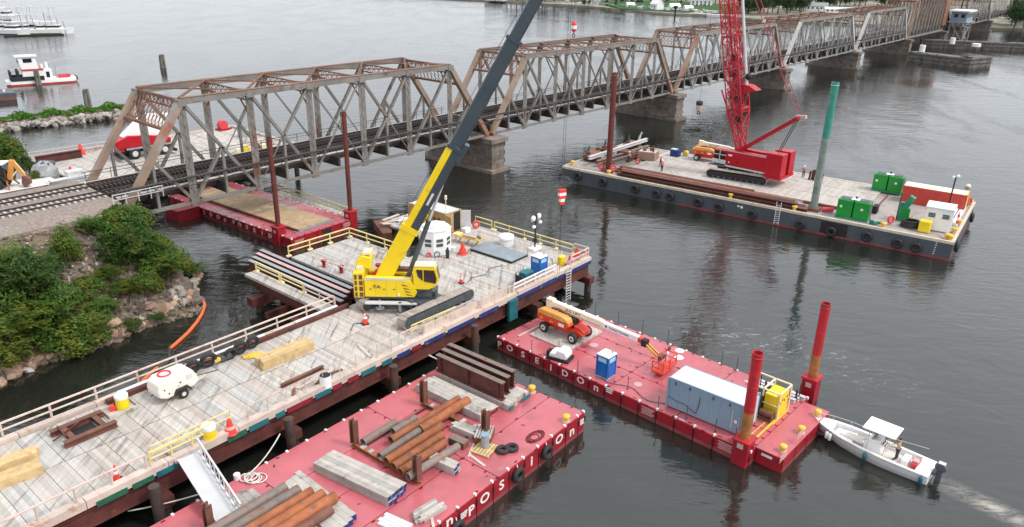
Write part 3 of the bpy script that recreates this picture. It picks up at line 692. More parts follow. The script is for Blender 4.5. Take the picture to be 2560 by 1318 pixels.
# weeds and twigs strewn over the bank: nobody could count them
mb = MB(); rnd = random.Random(5)
for i in range(5200):
    u = rnd.uniform(-30, -.6); v = rnd.uniform(-16.5, -5.5); z = bank_z(u, v)
    if fbm(u, v, .33) + fbm(u + 9, v, 1.1) * .5 < .05 or v > -7.5 and rnd.random() < .8: continue
    c = BR.w(u, v, z + rnd.uniform(.02, .35)); a = Vector((rnd.uniform(-1, 1), rnd.uniform(-1, 1), rnd.uniform(-.2, .8))).normalized(); b = a.cross(Vector((rnd.random(), rnd.random(), 1))).normalized(); s = rnd.uniform(.1, .26)
    mb.add([c - a * s, c - b * s * .4, c + a * s, c + b * s * .4], [(0, 1, 2, 3)])
part("ground_cover", mb, M["leaf2"], kind='stuff')
mb = MB()
for i in range(2600):
    u = rnd.uniform(-30, -.5); v = rnd.uniform(-17, -3.2); c = BR.w(u, v, bank_z(u, v)); s = rnd.uniform(.06, .24) * (1.4 if v < -12 else 1)
    mb.hexa([c + Vector((x * s * rnd.uniform(.6, 1.4), y * s * rnd.uniform(.6, 1.4), z * s * rnd.uniform(.5, 1))) for z in (-1, 1) for x, y in ((-1, -1), (1, -1), (1, 1), (-1, 1))])
part("rubble", mb, M["rubble"], kind='stuff')
mb = MB()
for i in range(420):
    u = rnd.uniform(-26, -.5); v = rnd.uniform(-16.8, -7); c = BR.w(u, v, bank_z(u, v) + .12); f = rnd.uniform(0, 6.3); l = rnd.uniform(.3, 1.3)
    mb.tube(c, c + Vector((math.cos(f) * l, math.sin(f) * l, rnd.uniform(0, .35))), .035, .015, 4, False)
for i in range(150):
    u = rnd.uniform(-26, -.5); v = rnd.uniform(-15.5, -6); c = BR.w(u, v, bank_z(u, v) - .1); mb.tube(c, c + Vector((rnd.uniform(-.3, .3), rnd.uniform(-.3, .3), rnd.uniform(.6, 1.5))), .02, .008, 4, False)
part("fallen_twigs", mb, M["mat_wood"], kind='stuff')
for px, py, dx, dz, lb in ((175, 735, .1, 1.7, "upright dead stem, tallest of the driftwood stakes on the bank"), (212, 738, -.2, 1.5, "leaning dead stem left of the tallest stake"), (228, 742, .3, 1.1, "short thick dead stump among the stakes"), (110, 775, 1.6, .3, "pale dead branch lying on the leafy bank at left"), (262, 768, 1.1, .8, "forked dead branch above the brown boulders")):
    one("dead_branch", MB().path([(0, 0, -.2), (dx * .5, .1, dz * .5), (dx, .2, dz)], .07, 5), M["curb"], lb, "branch", ground(px, py))

# rip-rap: broken rock along the foot of the bank
RK = []
for i in range(6):
    rr = random.Random(60 + i); mb = MB(); random.seed(60 + i); mb.blob((0, 0, 0), .5, 7, 5, (rr.uniform(.9, 1.5), rr.uniform(.7, 1.0), rr.uniform(.5, .75)), .2)
    me = mb.mesh("rock"); RK.append(me)
RKo, RKg = [q.copy() for q in RK], [q.copy() for q in RK]
for q in RKo: q.materials.append(M["rock"])
for q in RKg: q.materials.append(M["rockgrey"])
random.seed(11)
rip = bpy.data.objects.new("riprap", None); COL.objects.link(rip); rip["kind"] = 'structure'
def rock(px, py, s, grey=False):
    p = ground(px, py); o = bpy.data.objects.new("rock", random.choice(RKg if grey else RKo)); COL.objects.link(o); o.parent = rip
    o.location = p + V(0, 0, s * .12); o.scale = (s, s, s * random.uniform(.8, 1.2)); o.rotation_euler = (random.uniform(-.5, .5), random.uniform(-.5, .5), random.uniform(0, 6.3)); o["kind"] = 'structure'
edge = [(-30, 970), (40, 945), (100, 915), (180, 885), (240, 865), (290, 850), (340, 835), (400, 800), (440, 770), (478, 745), (498, 715), (490, 700)]
for (x0, y0), (x1, y1) in zip(edge[:-1], edge[1:]):
    for i in range(11):
        f = random.random(); rock(x0 + (x1 - x0) * f + random.uniform(-12, 8), y0 + (y1 - y0) * f - random.uniform(0, 30), random.uniform(.4, 1.15), random.random() < .2)
for px, py, s in ((60, 895, 2.0), (85, 880, 1.5), (45, 918, 1.7), (110, 895, 1.5), (25, 930, 1.7), (75, 910, 1.3), (130, 890, 1.3), (285, 815, 1.6), (310, 835, 1.5), (400, 775, 1.7), (418, 772, 1.2), (380, 770, 1.3), (275, 825, 1.3)): rock(px, py, s)
for px, py, s in ((468, 712, 1.7), (474, 722, 1.6), (480, 732, 1.5), (440, 748, 1.1), (455, 740, 1.2), (430, 735, 1.0), (460, 760, .9), (445, 725, .9)): rock(px, py, s, True)
for i in range(80):            # stones on the bare slope
    rock(random.uniform(20, 250), random.uniform(590, 690), random.uniform(.15, .45), random.random() < .5)
pale = [(90, 557, "long weathered plank lying on the gravel shoulder"), (150, 552, "grey board lying beside the ballast")]
for px, py, lb in pale: one("board", MB().boxc(0, 0, 0, 3.4, .4, .15), M["grey"], lb, "board", at(px, py, 7.56), .85)

# ------------------------------------------------------------ breakwater with its grass crest
bw = MB(); A, B = at(-120, 345), at(345, 292); d = (B - A); n_ = Vector((-d.y, d.x, 0)).normalized(); K = 60
for i in range(K + 1):
    c = A.lerp(B, i / K); f = 1.0 if i < K - 3 else (K - i) / 3
    for o, z in ((0, -1), (1.2, .9), (3.0, 1.6 * f), (7, 1.5 * f), (10, -1)): bw.v.append(tuple(c + n_ * (o + .4 * fbm(i, o, .6)) + V(0, 0, z + .15 * fbm(i * 1.3, o, .9))))
bw.f = [(i * 5 + j, (i + 1) * 5 + j, (i + 1) * 5 + j + 1, i * 5 + j + 1) for i in range(K) for j in range(4)]; bw.s = [False] * len(bw.f)
struct("breakwater", bw, ground_m)
mb = MB()
for i in range(4200):
    f = rnd.random(); c = A.lerp(B, f) + n_ * rnd.uniform(2.2, 7.5) + V(0, 0, 1.45 + rnd.uniform(0, .9) * (.6 + .6 * math.sin(f * 37)))
    a = Vector((rnd.uniform(-1, 1), rnd.uniform(-1, 1), rnd.uniform(.1, 1))).normalized(); b = a.cross(V(rnd.random(), 1, .3)).normalized(); s = rnd.uniform(.2, .45)
    mb.add([c - a * s, c - b * s * .5, c + a * s, c + b * s * .5], [(0, 1, 2, 3)])
part("grass", mb, M["grass"], kind='stuff')
bwr = bpy.data.objects.new("breakwater_rocks", None); COL.objects.link(bwr); bwr["kind"] = 'structure'
for i in range(200):
    c = A.lerp(B, random.random()) + n_ * random.uniform(-.4, 2.4); o = bpy.data.objects.new("rock", random.choice(RKg)); COL.objects.link(o); o.parent = bwr; s = random.uniform(.7, 1.6)
    o.location = c + V(0, 0, random.uniform(.1, 1.1)); o.scale = (s, s, s); o.rotation_euler = (random.random(), random.random(), random.uniform(0, 6)); o["kind"] = 'structure'

# ------------------------------------------------------------ far shore
sh = [(-1800, 1500), (-560, 960), (-32, 624), (46, 573), (94, 505), (127, 496), (150, 452), (205, 440), (262, 430), (330, 405), (420, 330), (1400, 60), (2400, 60), (2400, 3000), (-1800, 3000)]
mb = MB(); mb.add([(x, y, 1.2) for x, y in sh] + [(x, y, -2) for x, y in sh], [tuple(range(len(sh)))] + [((i + 1) % len(sh), i, i + len(sh), (i + 1) % len(sh) + len(sh)) for i in range(len(sh))])
struct("far_shore", mb, M["shore"])
mb = MB(); mb.add([(70, 536, 1.5), (100, 512, 1.5), (140, 506, 1.6), (175, 560, 3), (120, 600, 4), (60, 590, 3)], [(0, 1, 2, 3, 4, 5)]); struct("lawn", mb, M["lawn"])
TRUNK = MB().tube((0, 0, -.2), (0, 0, .55), .05, .03, 6).tube((0, 0, .4), (.18, .05, .8), .028, .01, 5).tube((0, 0, .42), (-.16, .1, .85), .028, .01, 5).mesh("trunk"); TRUNK.materials.append(M["pilew"])
tspots = []
rnd = random.Random(21)
def tr_at(px, py, h, k):
    q = at(px, py); tspots.append((q.x, q.y, h, k))
for i in range(56): tr_at(1283 + 500 * (i / 55) + rnd.uniform(-8, 8), 8 + 5 * (i / 55) - 7 * rnd.random(), rnd.uniform(10, 17), 0)
for i in range(20): tr_at(1440 + 320 * rnd.random(), 13 + 8 * rnd.random(), rnd.uniform(2.5, 4.5), 0)
for i in range(30): tr_at(1855 + 160 * rnd.random(), 44 - 16 * rnd.random(), rnd.uniform(9, 14), 1)
for i in range(34): tr_at(2010 + 250 * rnd.random(), 30 - 16 * rnd.random(), rnd.uniform(9, 14), 1)
for i in range(26): tr_at(2520 + 90 * rnd.random(), 80 - 40 * rnd.random(), rnd.uniform(9, 13), 2)
GL = ["dark green tree in the wooded far shore left of the red crane", "broad dark tree on the far shore between the red crane and the bridge", "tree at the right picture edge beyond the end of the bridge"]
for i, (x, y, h, k) in enumerate(tspots):
    t = thing("far_tree", GL[k], "tree", (x, y, 1.2), rnd.uniform(0, 6), "trees on the far shore " + "abc"[k])
    c = part("crown", tr_me[i % 4], None, t); c.scale = (h * .40, h * .40, h * .46); c.location.z = h * .34
    part("trunk", TRUNK, None, t).scale = (h * .8, h * .8, h * .62)
def house(lbl, p, rz, sx, sy, h, wallm, roofm, rh=3.0):
    t = thing("house", lbl, "house", p, rz, "houses on the far shore")
    part("wall", MB().box(-sx / 2, -sy / 2, 0, sx / 2, sy / 2, h).prism([(-sy / 2, h), (sy / 2, h), (0, h + rh)], -sx / 2, sx / 2, 'yz'), wallm, t)
    mb = MB(); k = .4
    for s in (-1, 1): mb.add([(-sx / 2 - k, s * (sy / 2 + k), h - .3), (sx / 2 + k, s * (sy / 2 + k), h - .3), (sx / 2 + k, 0, h + rh + .12), (-sx / 2 - k, 0, h + rh + .12), (-sx / 2 - k, s * (sy / 2 + k), h - .1), (sx / 2 + k, s * (sy / 2 + k), h - .1), (sx / 2 + k, 0, h + rh + .32), (-sx / 2 - k, 0, h + rh + .32)], [(0, 1, 2, 3), (7, 6, 5, 4), (0, 4, 5, 1), (1, 5, 6, 2), (3, 7, 4, 0)])
    part("roof", mb, roofm, t)
    for i in range(max(1, int(sx / 3))):
        part("window", MB().boxc(-sx / 2 + 1.6 + i * 2.8, -sy / 2 - .03, h * .45, 1.1, .1, 1.2), M["glass"], t)
        if h > 4.6: part("window", MB().boxc(-sx / 2 + 1.6 + i * 2.8, -sy / 2 - .03, h * .12, 1.1, .1, 1.3), M["glass"], t)
    part("door", MB().boxc(sx * .1, -sy / 2 - .03, .05, 1.0, .12, 2.1), M["grey"], t)
house("small white gabled boathouse by the water on the far shore", at(1642, 26, 1.2), -1.1, 7, 5.5, 4.2, M["white"], M["white"], 3.2)
house("long white house with a grey roof above the green lawn", at(1752, 16, 2.0), -.15, 15, 8, 5.2, M["white"], M["roofgrey"], 3.0)
house("pale cottage half hidden at the tree line on the far shore", at(1480, 5, 1.2), -.3, 13, 7, 4, M["lgrey"], M["roofgrey"])
house("low tan shed at the water on the left end of the far shore", at(1240, 2, 1.2), -.5, 16, 8, 3.6, M["lgrey"], M["roofgrey"], 1.5)
house("light blue grey house behind the red lattice boom", at(1872, 12, 1.2), .3, 9, 8, 6, M["cont"], M["roofgrey"])
house("white building among trees above the third truss span", at(2040, 28, 1.2), -.3, 14, 7, 3.6, M["white"], M["roofgrey"], 1.8)
house("flat pale shed beside the yellow green mound over the bridge", at(2095, 33, 1.2), -.2, 18, 7, 2.6, M["white"], M["lgrey"], 1.0)
one("mound", MB().blob((0, 0, 0), 6, 12, 8, (1.3, 1, .7), .05), M["lawn"], "yellow green mound of cut brush behind the fourth truss span", "mound", at(2112, 30, 1.0))
# quay edge with sheds, small boats and clutter along the far shore
qa = [(1190, 2), (1340, 8), (1540, 22), (1648, 36), (1700, 35), (1796, 42)]
for i, (a, b) in enumerate(zip(qa[:-1], qa[1:])):
    one("quay_wall", MB().bar(V(0, 0, .2), at(*b) - at(*a) + V(0, 0, .2), 1.0, 1.5), M["twood"], ["low dark quay wall at the far left end of the far shore", "dark quay wall right of the grey crane boom", "dark quay wall in the middle of the far shore", "dark quay wall below the marina sheds", "dark quay wall left of the red crane boom"][i], "quay", at(*a))
def small_boat(mbh, mbc, L):
    w = L * .3
    mbh.add([(-L / 2, -w / 2, 0), (L * .2, -w / 2, 0), (L / 2, 0, 0), (L * .2, w / 2, 0), (-L / 2, w / 2, 0), (-L / 2, -w * .6, L * .14), (L * .22, -w * .6, L * .15), (L * .56, 0, L * .19), (L * .22, w * .6, L * .15), (-L / 2, w * .6, L * .14)],
            [(0, 1, 6, 5), (1, 2, 7, 6), (2, 3, 8, 7), (3, 4, 9, 8), (4, 0, 5, 9), (5, 6, 7, 8, 9)])
    mbc.box(-L * .2, -w * .38, L * .15, L * .15, w * .38, L * .28); mbc.box(-L * .24, -w * .42, L * .36, L * .08, w * .42, L * .385)
    for x in (-L * .2, L * .04):
        for y in (-w * .38, w * .38): mbc.box(x, y - .04, L * .28, x + .08, y + .04, L * .36)
a, b = MB(), MB(); small_boat(a, b, 9)
t0 = thing("cabin_boat", "white cabin boat moored at the far quay left of the white sheds", "boat", at(1668, 34), .4, "boats along the far shore")
part("hull", a, M["white"], t0); part("cabin", b, M["white"], t0); part("window", MB().box(-1.85, -1.05, 1.75, 1.4, 1.05, 2.3), M["glass"], t0); part("keel_line", MB().box(-4.4, -1.3, -.1, 2, 1.3, .14), M["black"], t0)
for px, py, rz, lb in ((1690, 34, -.6, "white cabin boat in front of the white sheds on the far shore"), (1712, 36, 2.6, "white cabin boat right of the white sheds"), (1740, 38, .2, "white cabin boat below the green lawn"), (1765, 40, -.4, "white cabin boat below the long white house"), (1786, 42, 2.9, "white cabin boat nearest the red crane boom"), (1600, 30, -.5, "white cabin boat at the quay in the middle of the far shore"), (1420, 13, -.6, "small white boat at the quay right of the hanging hook")):
    dup(t0, at(px, py), rz, lb)
for px, py, s, lb in ((1685, 26, 5, "white gabled marina shed behind the moored boats"), (1720, 28, 4, "low white marina shed right of the gabled one"), (1575, 20, 4, "grey quay shed left of the boathouse")): house(lb, at(px, py, 1.2), .2, s * 1.3, s, s * .55, M["white"], M["white"], s * .3)
mb = MB()
for i in range(110): f = rnd.random(); p = at(1460 + 340 * f, 12 + 24 * f, 1.2); mb.boxc(p.x + rnd.uniform(-3, 3), p.y + rnd.uniform(1, 14), 1.2, rnd.uniform(.8, 3.2), rnd.uniform(.8, 2.5), rnd.uniform(.6, 2.0), rnd.uniform(0, 3))
part("shore_clutter", mb, mat("shore_clutter", (.42, .40, .38), .8, var=.2, rnd=.6), kind='stuff')
p = at(1687, 41); one("channel_marker", MB().tube((0, 0, -2), (0, 0, 4.5), .45, n=8).box(-1, -1, 4.5, 1, 1, 6.2), M["black"], "dark channel marker in the water before the white sheds", "marker", p)

# ------------------------------------------------------------ marina boats, tug and pontoon at upper left
a, b = MB(), MB(); small_boat(a, b, 13)
t1 = thing("fishing_boat", "white sport fishing boat with a tall tower at the right end of the marina row", "boat", at(140, 84), .3, "boats in the marina")
part("hull", a, M["white"], t1); part("cabin", b, M["white"], t1); part("window", MB().box(-2.7, -1.55, 2.5, 2.05, 1.55, 3.3), M["glass"], t1); part("boot_stripe", MB().box(-6.45, -2.05, -.1, 2.6, 2.05, .35), M["black"], t1)
mb = MB()
for x, y in ((-2, -1), (-2, 1), (1, -1), (1, 1)): mb.bar((x, y, 5), (x * .5, y * .6, 10.5), .14)
mb.box(-1.2, -.9, 10.4, .8, .9, 10.55); mb.box(-2, -1.2, 7.2, 1, 1.2, 7.35); part("tower", mb, M["lgrey"], t1)
for px, py, rz, lb in ((112, 84, .5, "white sport fishing boat second from the right in the marina row"), (88, 82, -.3, "white boat in the middle of the marina row"), (62, 84, .2, "white boat third from the left in the marina row"), (36, 86, .0, "white boat second from the left in the marina row"), (8, 84, .6, "white boat at the left picture edge in the marina row"), (12, 50, .2, "white motor yacht at the top left corner")):
    o = dup(t1, at(px, py), rz, lb)
    if px == 12: o.scale = (1.5, 1.5, 1.2)
one("floating_dock", MB().bar(V(0, 0, .25), at(160, 88) - at(10, 92) + V(0, 0, .25), 1.8, .6), M["black"], "long dark floating dock in front of the marina boats", "dock", at(10, 92))
one("floating_dock", MB().bar(V(0, 0, .25), at(36, 50) - at(14, 50) + V(0, 0, .25), 1.8, .6), M["black"], "short dark dock by the motor yacht at the top left", "dock", at(14, 50))
pm = thing("mooring_posts", "cluster of thin masts and posts along the marina dock", "posts", at(100, 86))
for i in range(9): part("post", MB().tube((i * 2.2 - 9, i * .5, 0), (i * 2.2 - 9.4, i * .5, 5 + (i * 7 % 4) * 1.2), .16, n=5), M["grey"], pm)
A, B = at(28, 213), at(192, 202); d = B - A; L = d.length
t = thing("tugboat", "white and black tugboat with a tall wheelhouse and a red waterline", "tugboat", A, math.atan2(d.y, d.x))
part("hull", MB().prism([(0, -2.6), (L - 1.2, -2.6), (L, -1.6), (L, 1.6), (L - 1.2, 2.6), (0, 2.6), (-1, 1.8), (-1, -1.8)], .38, 1.15), M["white"], t)
part("waterline", MB().prism([(0, -2.5), (L - 1.2, -2.5), (L - .1, -1.5), (L - .1, 1.5), (L - 1.2, 2.5), (0, 2.5), (-.9, 1.8), (-.9, -1.8)], -.8, .375), M["tugred"], t)
part("bulwark", MB().box(.4, -2.7, 1.15, 7.6, -2.5, 2.2).box(.4, 2.5, 1.15, 7.6, 2.7, 2.2).box(.2, -2.7, 1.15, .5, 2.7, 2.3), M["tugblack"], t)
part("push_knee", MB().box(.0, -2, 1.15, .5, -1.2, 3.6).box(.0, 1.2, 1.15, .5, 2, 3.6).box(1.6, -2, 1.15, 2.2, -1.2, 3.8).box(1.6, 1.2, 1.15, 2.2, 2, 3.8), M["tugblack"], t)
part("deckhouse", MB().box(3, -1.8, 1.152, 9.6, 1.8, 3.5), M["white"], t)
part("red_band", MB().box(2.9, -1.9, 3.51, 7.8, 1.9, 3.95), M["tugred"], t)
part("wheelhouse", MB().prism([(3.0, 3.96), (6.8, 3.96), (6.4, 7.0), (2.4, 7.0)], -1.6, 1.6, 'xz'), M["white"], t)
part("window", MB().box(3.6, -1.66, 5.6, 5.6, 1.66, 6.6).box(2.35, -1.2, 5.6, 2.6, 1.2, 6.6), M["glass"], t)
part("wheelhouse_roof", MB().box(2.0, -1.9, 7.0, 6.9, 1.9, 7.25), M["white"], t)
part("door", MB().box(8.2, -1.85, 1.6, 9.0, 1.85, 3.1), M["glass"], t)
part("funnel", MB().tube((8.8, .8, 3.5), (8.8, .8, 5.2), .35).tube((7.6, -.8, 3.5), (7.6, -.8, 5), .3), M["white"], t)
part("mast", MB().tube((10.6, 0, 1.1), (10.6, 0, 4.4), .14), M["grey"], t)
part("winch", MB().box(11, -1, 1.15, 13, 1, 2).tube((13.4, -.8, 1.6), (13.4, .8, 1.6), .5), M["tugred"], t)
mb = MB()
for i in range(5): mb.torus((L + .05, -1.6 + i * .8, .95), .34, .15, (1, 0, 0), 10, 6)
part("tyre_fender", mb, M["rubber"], t)
A, B = at(-60, 258), at(42, 250); d = B - A
t = thing("pontoon", "dark grey pontoon with a rusty side at the left edge below the tugboat", "pontoon", A, math.atan2(d.y, d.x)); L = d.length
part("hull", MB().box(0, 0, -.8, L, 7, 1.7), M["hull"], t); part("rust_band", MB().box(-.02, -.03, .1, L + .03, 0, .75), M["rustdark"], t); part("bollard", MB().tube((L - 2, 2.5, 1.7), (L - 2, 2.5, 2.2), .25), M["white"], t)
# ------------------------------------------------------------ the timber work trestle
PF = Frame(8.47, 74.62, 50.5); PZ = 3.4
tre = thing("work_trestle", "long timber decked work trestle on steel piles, running up to a wide crane platform", "trestle", PF.w(0, 0), PF.a)
random.seed(3)
rows = []
def mat_run(u, u_end, segs, keep=lambda u, v: True):     # crane mats of four timbers each, laid side by side
    while u > u_end:
        for v0, v1 in segs:
            tone = random.choice("aaaaabbcc"); dv = random.uniform(-.05, .05); dz = random.uniform(-.02, .0)
            for k in range(4):
                if keep(u - k * .30, v0): rows.append((u - k * .30, v0, v1, tone, dv, dz + random.uniform(-.006, .004)))
        u -= 1.225
mat_run(-21.35, -76, ((.62, 5.30), (5.34, 10.1)))
mat_run(-.2, -20.8, ((.62, 5.30), (5.34, 10.05), (10.1, 14.8), (14.84, 19.5), (19.54, 24.0)), lambda u, v: not (v > 14 and -12.7 < u < -7.2) and u > -21.1)
allp = sorted(rows, key=lambda r: (PF.w(r[0], (r[1] + r[2]) / 2) - Vector((0, 8, 0))).length + (0 if r[0] > -60 else 1000))
DM = dict(a=M["deck"], b=M["deck_b"], c=M["deck_c"]); PLK = {}
for k in DM:
    PLK[k] = MB().box(-.1475, -2.33, -.24, .1475, 2.33, 0).mesh("plank"); PLK[k].materials.append(DM[k])
far = {k: MB() for k in DM}
for i, (u, v0, v1, tn_, dv, dz) in enumerate(allp):
    if i < 300:
        o = bpy.data.objects.new("plank", PLK[tn_]); COL.objects.link(o); o.parent = tre
        o.location = (u, (v0 + v1) / 2 + dv * .3, PZ + dz); o.rotation_euler = (0, 0, random.uniform(-.002, .002))
    else: far[tn_].box(u - .1475, v0 + dv * .3, PZ - .24 + dz, u + .1475, v1 + dv * .3, PZ + dz)
for k in DM: part("planking", far[k], DM[k], tre, kind='stuff')
part("under_deck", MB().box(-76, .3, 2.98, 0, 10.3, 3.1).box(-21, 10.31, 2.98, 0, 14.6, 3.1).box(-21, 14.61, 2.98, -12.8, 24.1, 3.1).box(-7.1, 14.61, 2.98, 0, 24.1, 3.1), M["black"], tre)  # dark sheet added below the planks to stop light leaking through gaps
# edge timbers
i = 0; u = -76.0
while u < -1:
    L = 4.9; u1 = min(u + L, -.02)
    if not (-31.3 < u < -29.8): part("curb", MB().box(u + .02, .02, PZ - .25, u1 - .02, .58, PZ + .30 + .02 * (i % 2)), M["curb"], tre)
    if u1 < -25: part("curb", MB().box(u + .02, 10.16, PZ - .25, u1 - .02, 10.52, PZ + .26), M["curb"], tre); part("curb", MB().box(u + .02, 10.56, PZ - .2, u1 - .02, 10.9, PZ + .12), M["curb"], tre)
    u = u1; i += 1
part("barrier_panel", MB().box(-24, .60, PZ + .01, -13.2, .72, PZ + .95), M["curb"], tre, label="pale plywood barrier along the near edge beside the yellow crane")
for a, b, z in ((-13.0, -8.6, .85), (-8.5, -5.0, .7), (-3.6, -.1, .65)): part("barrier_panel", MB().box(a, .60, PZ + .01, b, .70, PZ + z), M["curb"], tre)
# long red steel waler on the far edge with the white strips
part("steel_curb", MB().box(-46, 9.72, PZ + .01, -24.6, 10.10, PZ + .34), M["girder"], tre)
for a, b in ((-45, -41.5), (-39, -33), (-30, -25.5)): part("curb", MB().box(a, 10.2, PZ + .27, b, 10.48, PZ + .36), M["white"], tre)
# girders, caps, piles
for v in (.35, 10.3): part("girder", MB().ibeam((-76, v, 2.33), (-.05, v, 2.33), 1.25, .45, .06), M["girder"], tre)
for v in (3.6, 7.0): part("girder", MB().ibeam((-76, v, 2.35), (-.05, v, 2.35), 1.2, .4, .06), M["girder"], tre)
for v in (14.5, 19.0, 23.8):
    part("girder", MB().ibeam((-21, v, 2.35), (-12.9, v, 2.35), 1.2, .4, .06), M["girder"], tre); part("girder", MB().ibeam((-7, v, 2.35), (-.05, v, 2.35), 1.2, .4, .06), M["girder"], tre)
for u in (-.6, -9.6, -18.8, -28.3, -37.8, -47.3, -56.8, -66.3):
    vm = 10.6 if u < -22 else 24.0
    part("pile_cap", MB().box(u - .45, -.6, .95, u + .45, vm if not -12.7 < u < -7 else 14.6, 1.68), M["girder"], tre)
    v = -.1
    while v < vm + .2:
        part("pile", MB().tube((u, v, -4), (u, v, .945), .36, n=12), M["pile"], tre); v += 3.55
for u in (-19.2, -28.7, -38.4, -48): part("fender_pile", MB().tube((u, -.75, -4), (u, -.75, 3.1), .34, n=12), M["pile"], tre)
# painted ends of the crane mats along the near edge
seq = [("green_end", -51, -49.2), ("green_end", -48.9, -47.6), ("teal", -47.4, -46.0), ("green_end", -45.6, -45.0), ("green_end", -42.6, -41.2), ("teal", -41, -39.5), ("teal", -38.9, -38.2), ("red_end", -38.0, -35.8), ("teal", -35.6, -34.2), ("red_end", -34, -33.2),
       ("red_end", -32.6, -31.6), ("teal", -31.3, -29.9), ("teal", -29.2, -28.2), ("blue_end", -27.6, -26.2), ("red_end", -26, -25), ("blue_end", -24.6, -22.2), ("blue_end", -21.8, -18.4), ("blue_end", -17.8, -15.2), ("blue_end", -12.6, -9.2), ("blue_end", -9.1, -6.2), ("blue_end", -6.0, -4.9), ("blue_end", -3.5, -.1)]
for c, a, b in seq: part("painted_timber_end", MB().box(a, -.045, PZ - .42, b, .018, PZ - .02 - random.random() * .05), M[c], tre)
part("tarpaulin", MB().box(-13.9, -.32, 1.3, -12.7, -.05, PZ - .05), M["teal"], tre, label="teal sheet hanging over the near edge")
# finger walkway and the unfinished finger of bare girders at the far side
part("walkway", MB().box(-26.6, 9.9, PZ - .28, -25.3, 23.6, PZ), M["deck"], tre, label="narrow walkway reaching out beside the bare girders")
part("girder", MB().ibeam((-26.0, 10.5, 2.5), (-26.0, 23.0, 2.5), 1.1, .4, .06), M["girder"], tre); part("girder", MB().ibeam((-21.1, 10.5, 2.5), (-21.1, 26, 2.5), 1.1, .4, .06), M["girder"], tre)
for v in (14.2, 21.5):
    part("pile_cap", MB().box(-27.6, v - .5, .8, -20.2, v + .5, 1.7), M["girder"], tre); part("pile_cap", MB().box(-27.4, v - 2.6, .2, -20.6, v - 2.1, .8), M["girder"], tre)
    for u in (-26.6, -23.8, -21): part("pile", MB().tube((u, v, -4), (u, v, .79), .36, n=12), M["pile"], tre)
for i in range(4):
    a = -24.35 + i * .82
    g = thing("steel_girder", ["nearest of the four long girders beside the narrow walkway", "second of the four long girders, counted from the narrow walkway", "third long girder from the narrow walkway, pinkish on top", "farthest of the four long girders, against the crane platform"][i], "girder", PF.w(a, 11.0 + i * .55), PF.a, "long steel girders at the slot")
    part("beam", MB().ibeam((0, 0, 2.95), (0, 15.4, 2.95), 1.1, .42, .06), M["girder"], g)
    part("top_flange", MB().box(-.23, .1, 3.505, .23, 15.3, 3.535), M["grey"] if i != 2 else M["lettert"], g)

# ------------------------------------------------------------ railings on the trestle
def railing(lbl, pts, z, mt, h=1.1, step=2.4, mid=True, r=.05, base=None, name="railing", grp=None):
    p0 = Vector(pts[0]); t = thing(name, lbl, "railing", (p0.x, p0.y, z), 0, grp)
    L = [Vector(p) - p0 for p in pts]
    for q in L: q.z = 0
    for a, b in zip(L[:-1], L[1:]):
        part("top_rail", MB().bar(a + V(0, 0, h), b + V(0, 0, h), r * 2.2, r * 1.8), mt, t)
        if mid: part("mid_rail", MB().bar(a + V(0, 0, h * .52), b + V(0, 0, h * .52), r * 1.8, r * 1.6), mt, t)
        n = max(1, round((b - a).length / step))
        for i in range(n + (b is L[-1])):
            c = a.lerp(b, i / n); part("post", MB().bar(c, c + V(0, 0, h), r * 2), mt, t)
            if base: part("base", MB().boxc(c.x, c.y, .0, .55, .3, .14, PF.a), base, t)
    return t
W = PF.w
railing("long pale timber railing along the far edge of the trestle, tyres leaning on it", [W(-76, 10.75), W(-25.5, 10.75)], PZ + .12, M["rail_wood"], 1.05, 3.0, True, .055)
railing("timber railing along the near edge at the lower left, left of the gangway", [W(-60, .3), W(-47.8, .3)], PZ + .31, M["rail_wood"], 1.0, 2.2, False, .05)
railing("short timber railing on the near edge left of the yellow barrel", [W(-47.5, .35), W(-43.4, .35)], PZ + .31, M["railyel"], 1.0, 1.4, True, .045)
railing("pale yellow pipe railing lying just inside the near edge by the gangway head", [W(-47.0, 1.3), W(-41.6, 1.2)], PZ, M["railyel"], 1.05, 1.8, True, .035)
railing("thin stanchion line on the near edge between the gangway and the white bucket", [W(-40.8, .3), W(-31.5, .3)], PZ + .31, M["rail_wood"], 1.1, 1.6, False, .03)
railing("thin stanchion line on the near edge right of the white bucket", [W(-29.4, .3), W(-25, .3)], PZ + .31, M["rail_wood"], 1.2, 1.5, False, .03)
railing("pale yellow pipe railing frames beside the near crawler track", [W(-24.6, 1.5), W(-19.5, 1.3)], PZ, M["railyel"], .95, 1.3, True, .04)
railing("thin rusty stanchions in front of the crawler track", [W(-24.4, .3), W(-13.6, .3)], PZ + .31, M["rail_wood"], 1.25, 1.9, False, .025)
railing("pinkish white railing in front of the teal generator", [W(-12.6, .3), W(-6.0, .3)], PZ + .31, M["white"], .85, 1.6, True, .05)
railing("white railing at the right tip of the platform", [W(-3.4, .3), W(-.2, .3), W(-.2, 2.2)], PZ + .31, M["rail_wood"], 1.0, 1.5, True, .05)
railing("beige railing along the far right edge of the platform, by the light tower", [W(-.15, 2.4), W(-.15, 13.6)], PZ, M["railyel"], 1.1, 2.3, True, .05, M["railblk"])
railing("beige railing beside the open container doors", [W(-.15, 14.0), W(-.15, 16.6)], PZ, M["railyel"], 1.1, 2.3, True, .05, M["railblk"])
railing("yellow railing round the left corner of the crane platform", [W(-20.9, 24.3), W(-12.9, 24.2), W(-12.6, 15.6)], PZ, M["railyel"], 1.15, 2.6, True, .055, M["railblk"])
railing("bright yellow railing at the tip of the narrow walkway", [W(-25.5, 23.2), W(-25.5, 19.2)], PZ, M["railyel"], 1.05, 4.0, True, .06, M["railblk"])
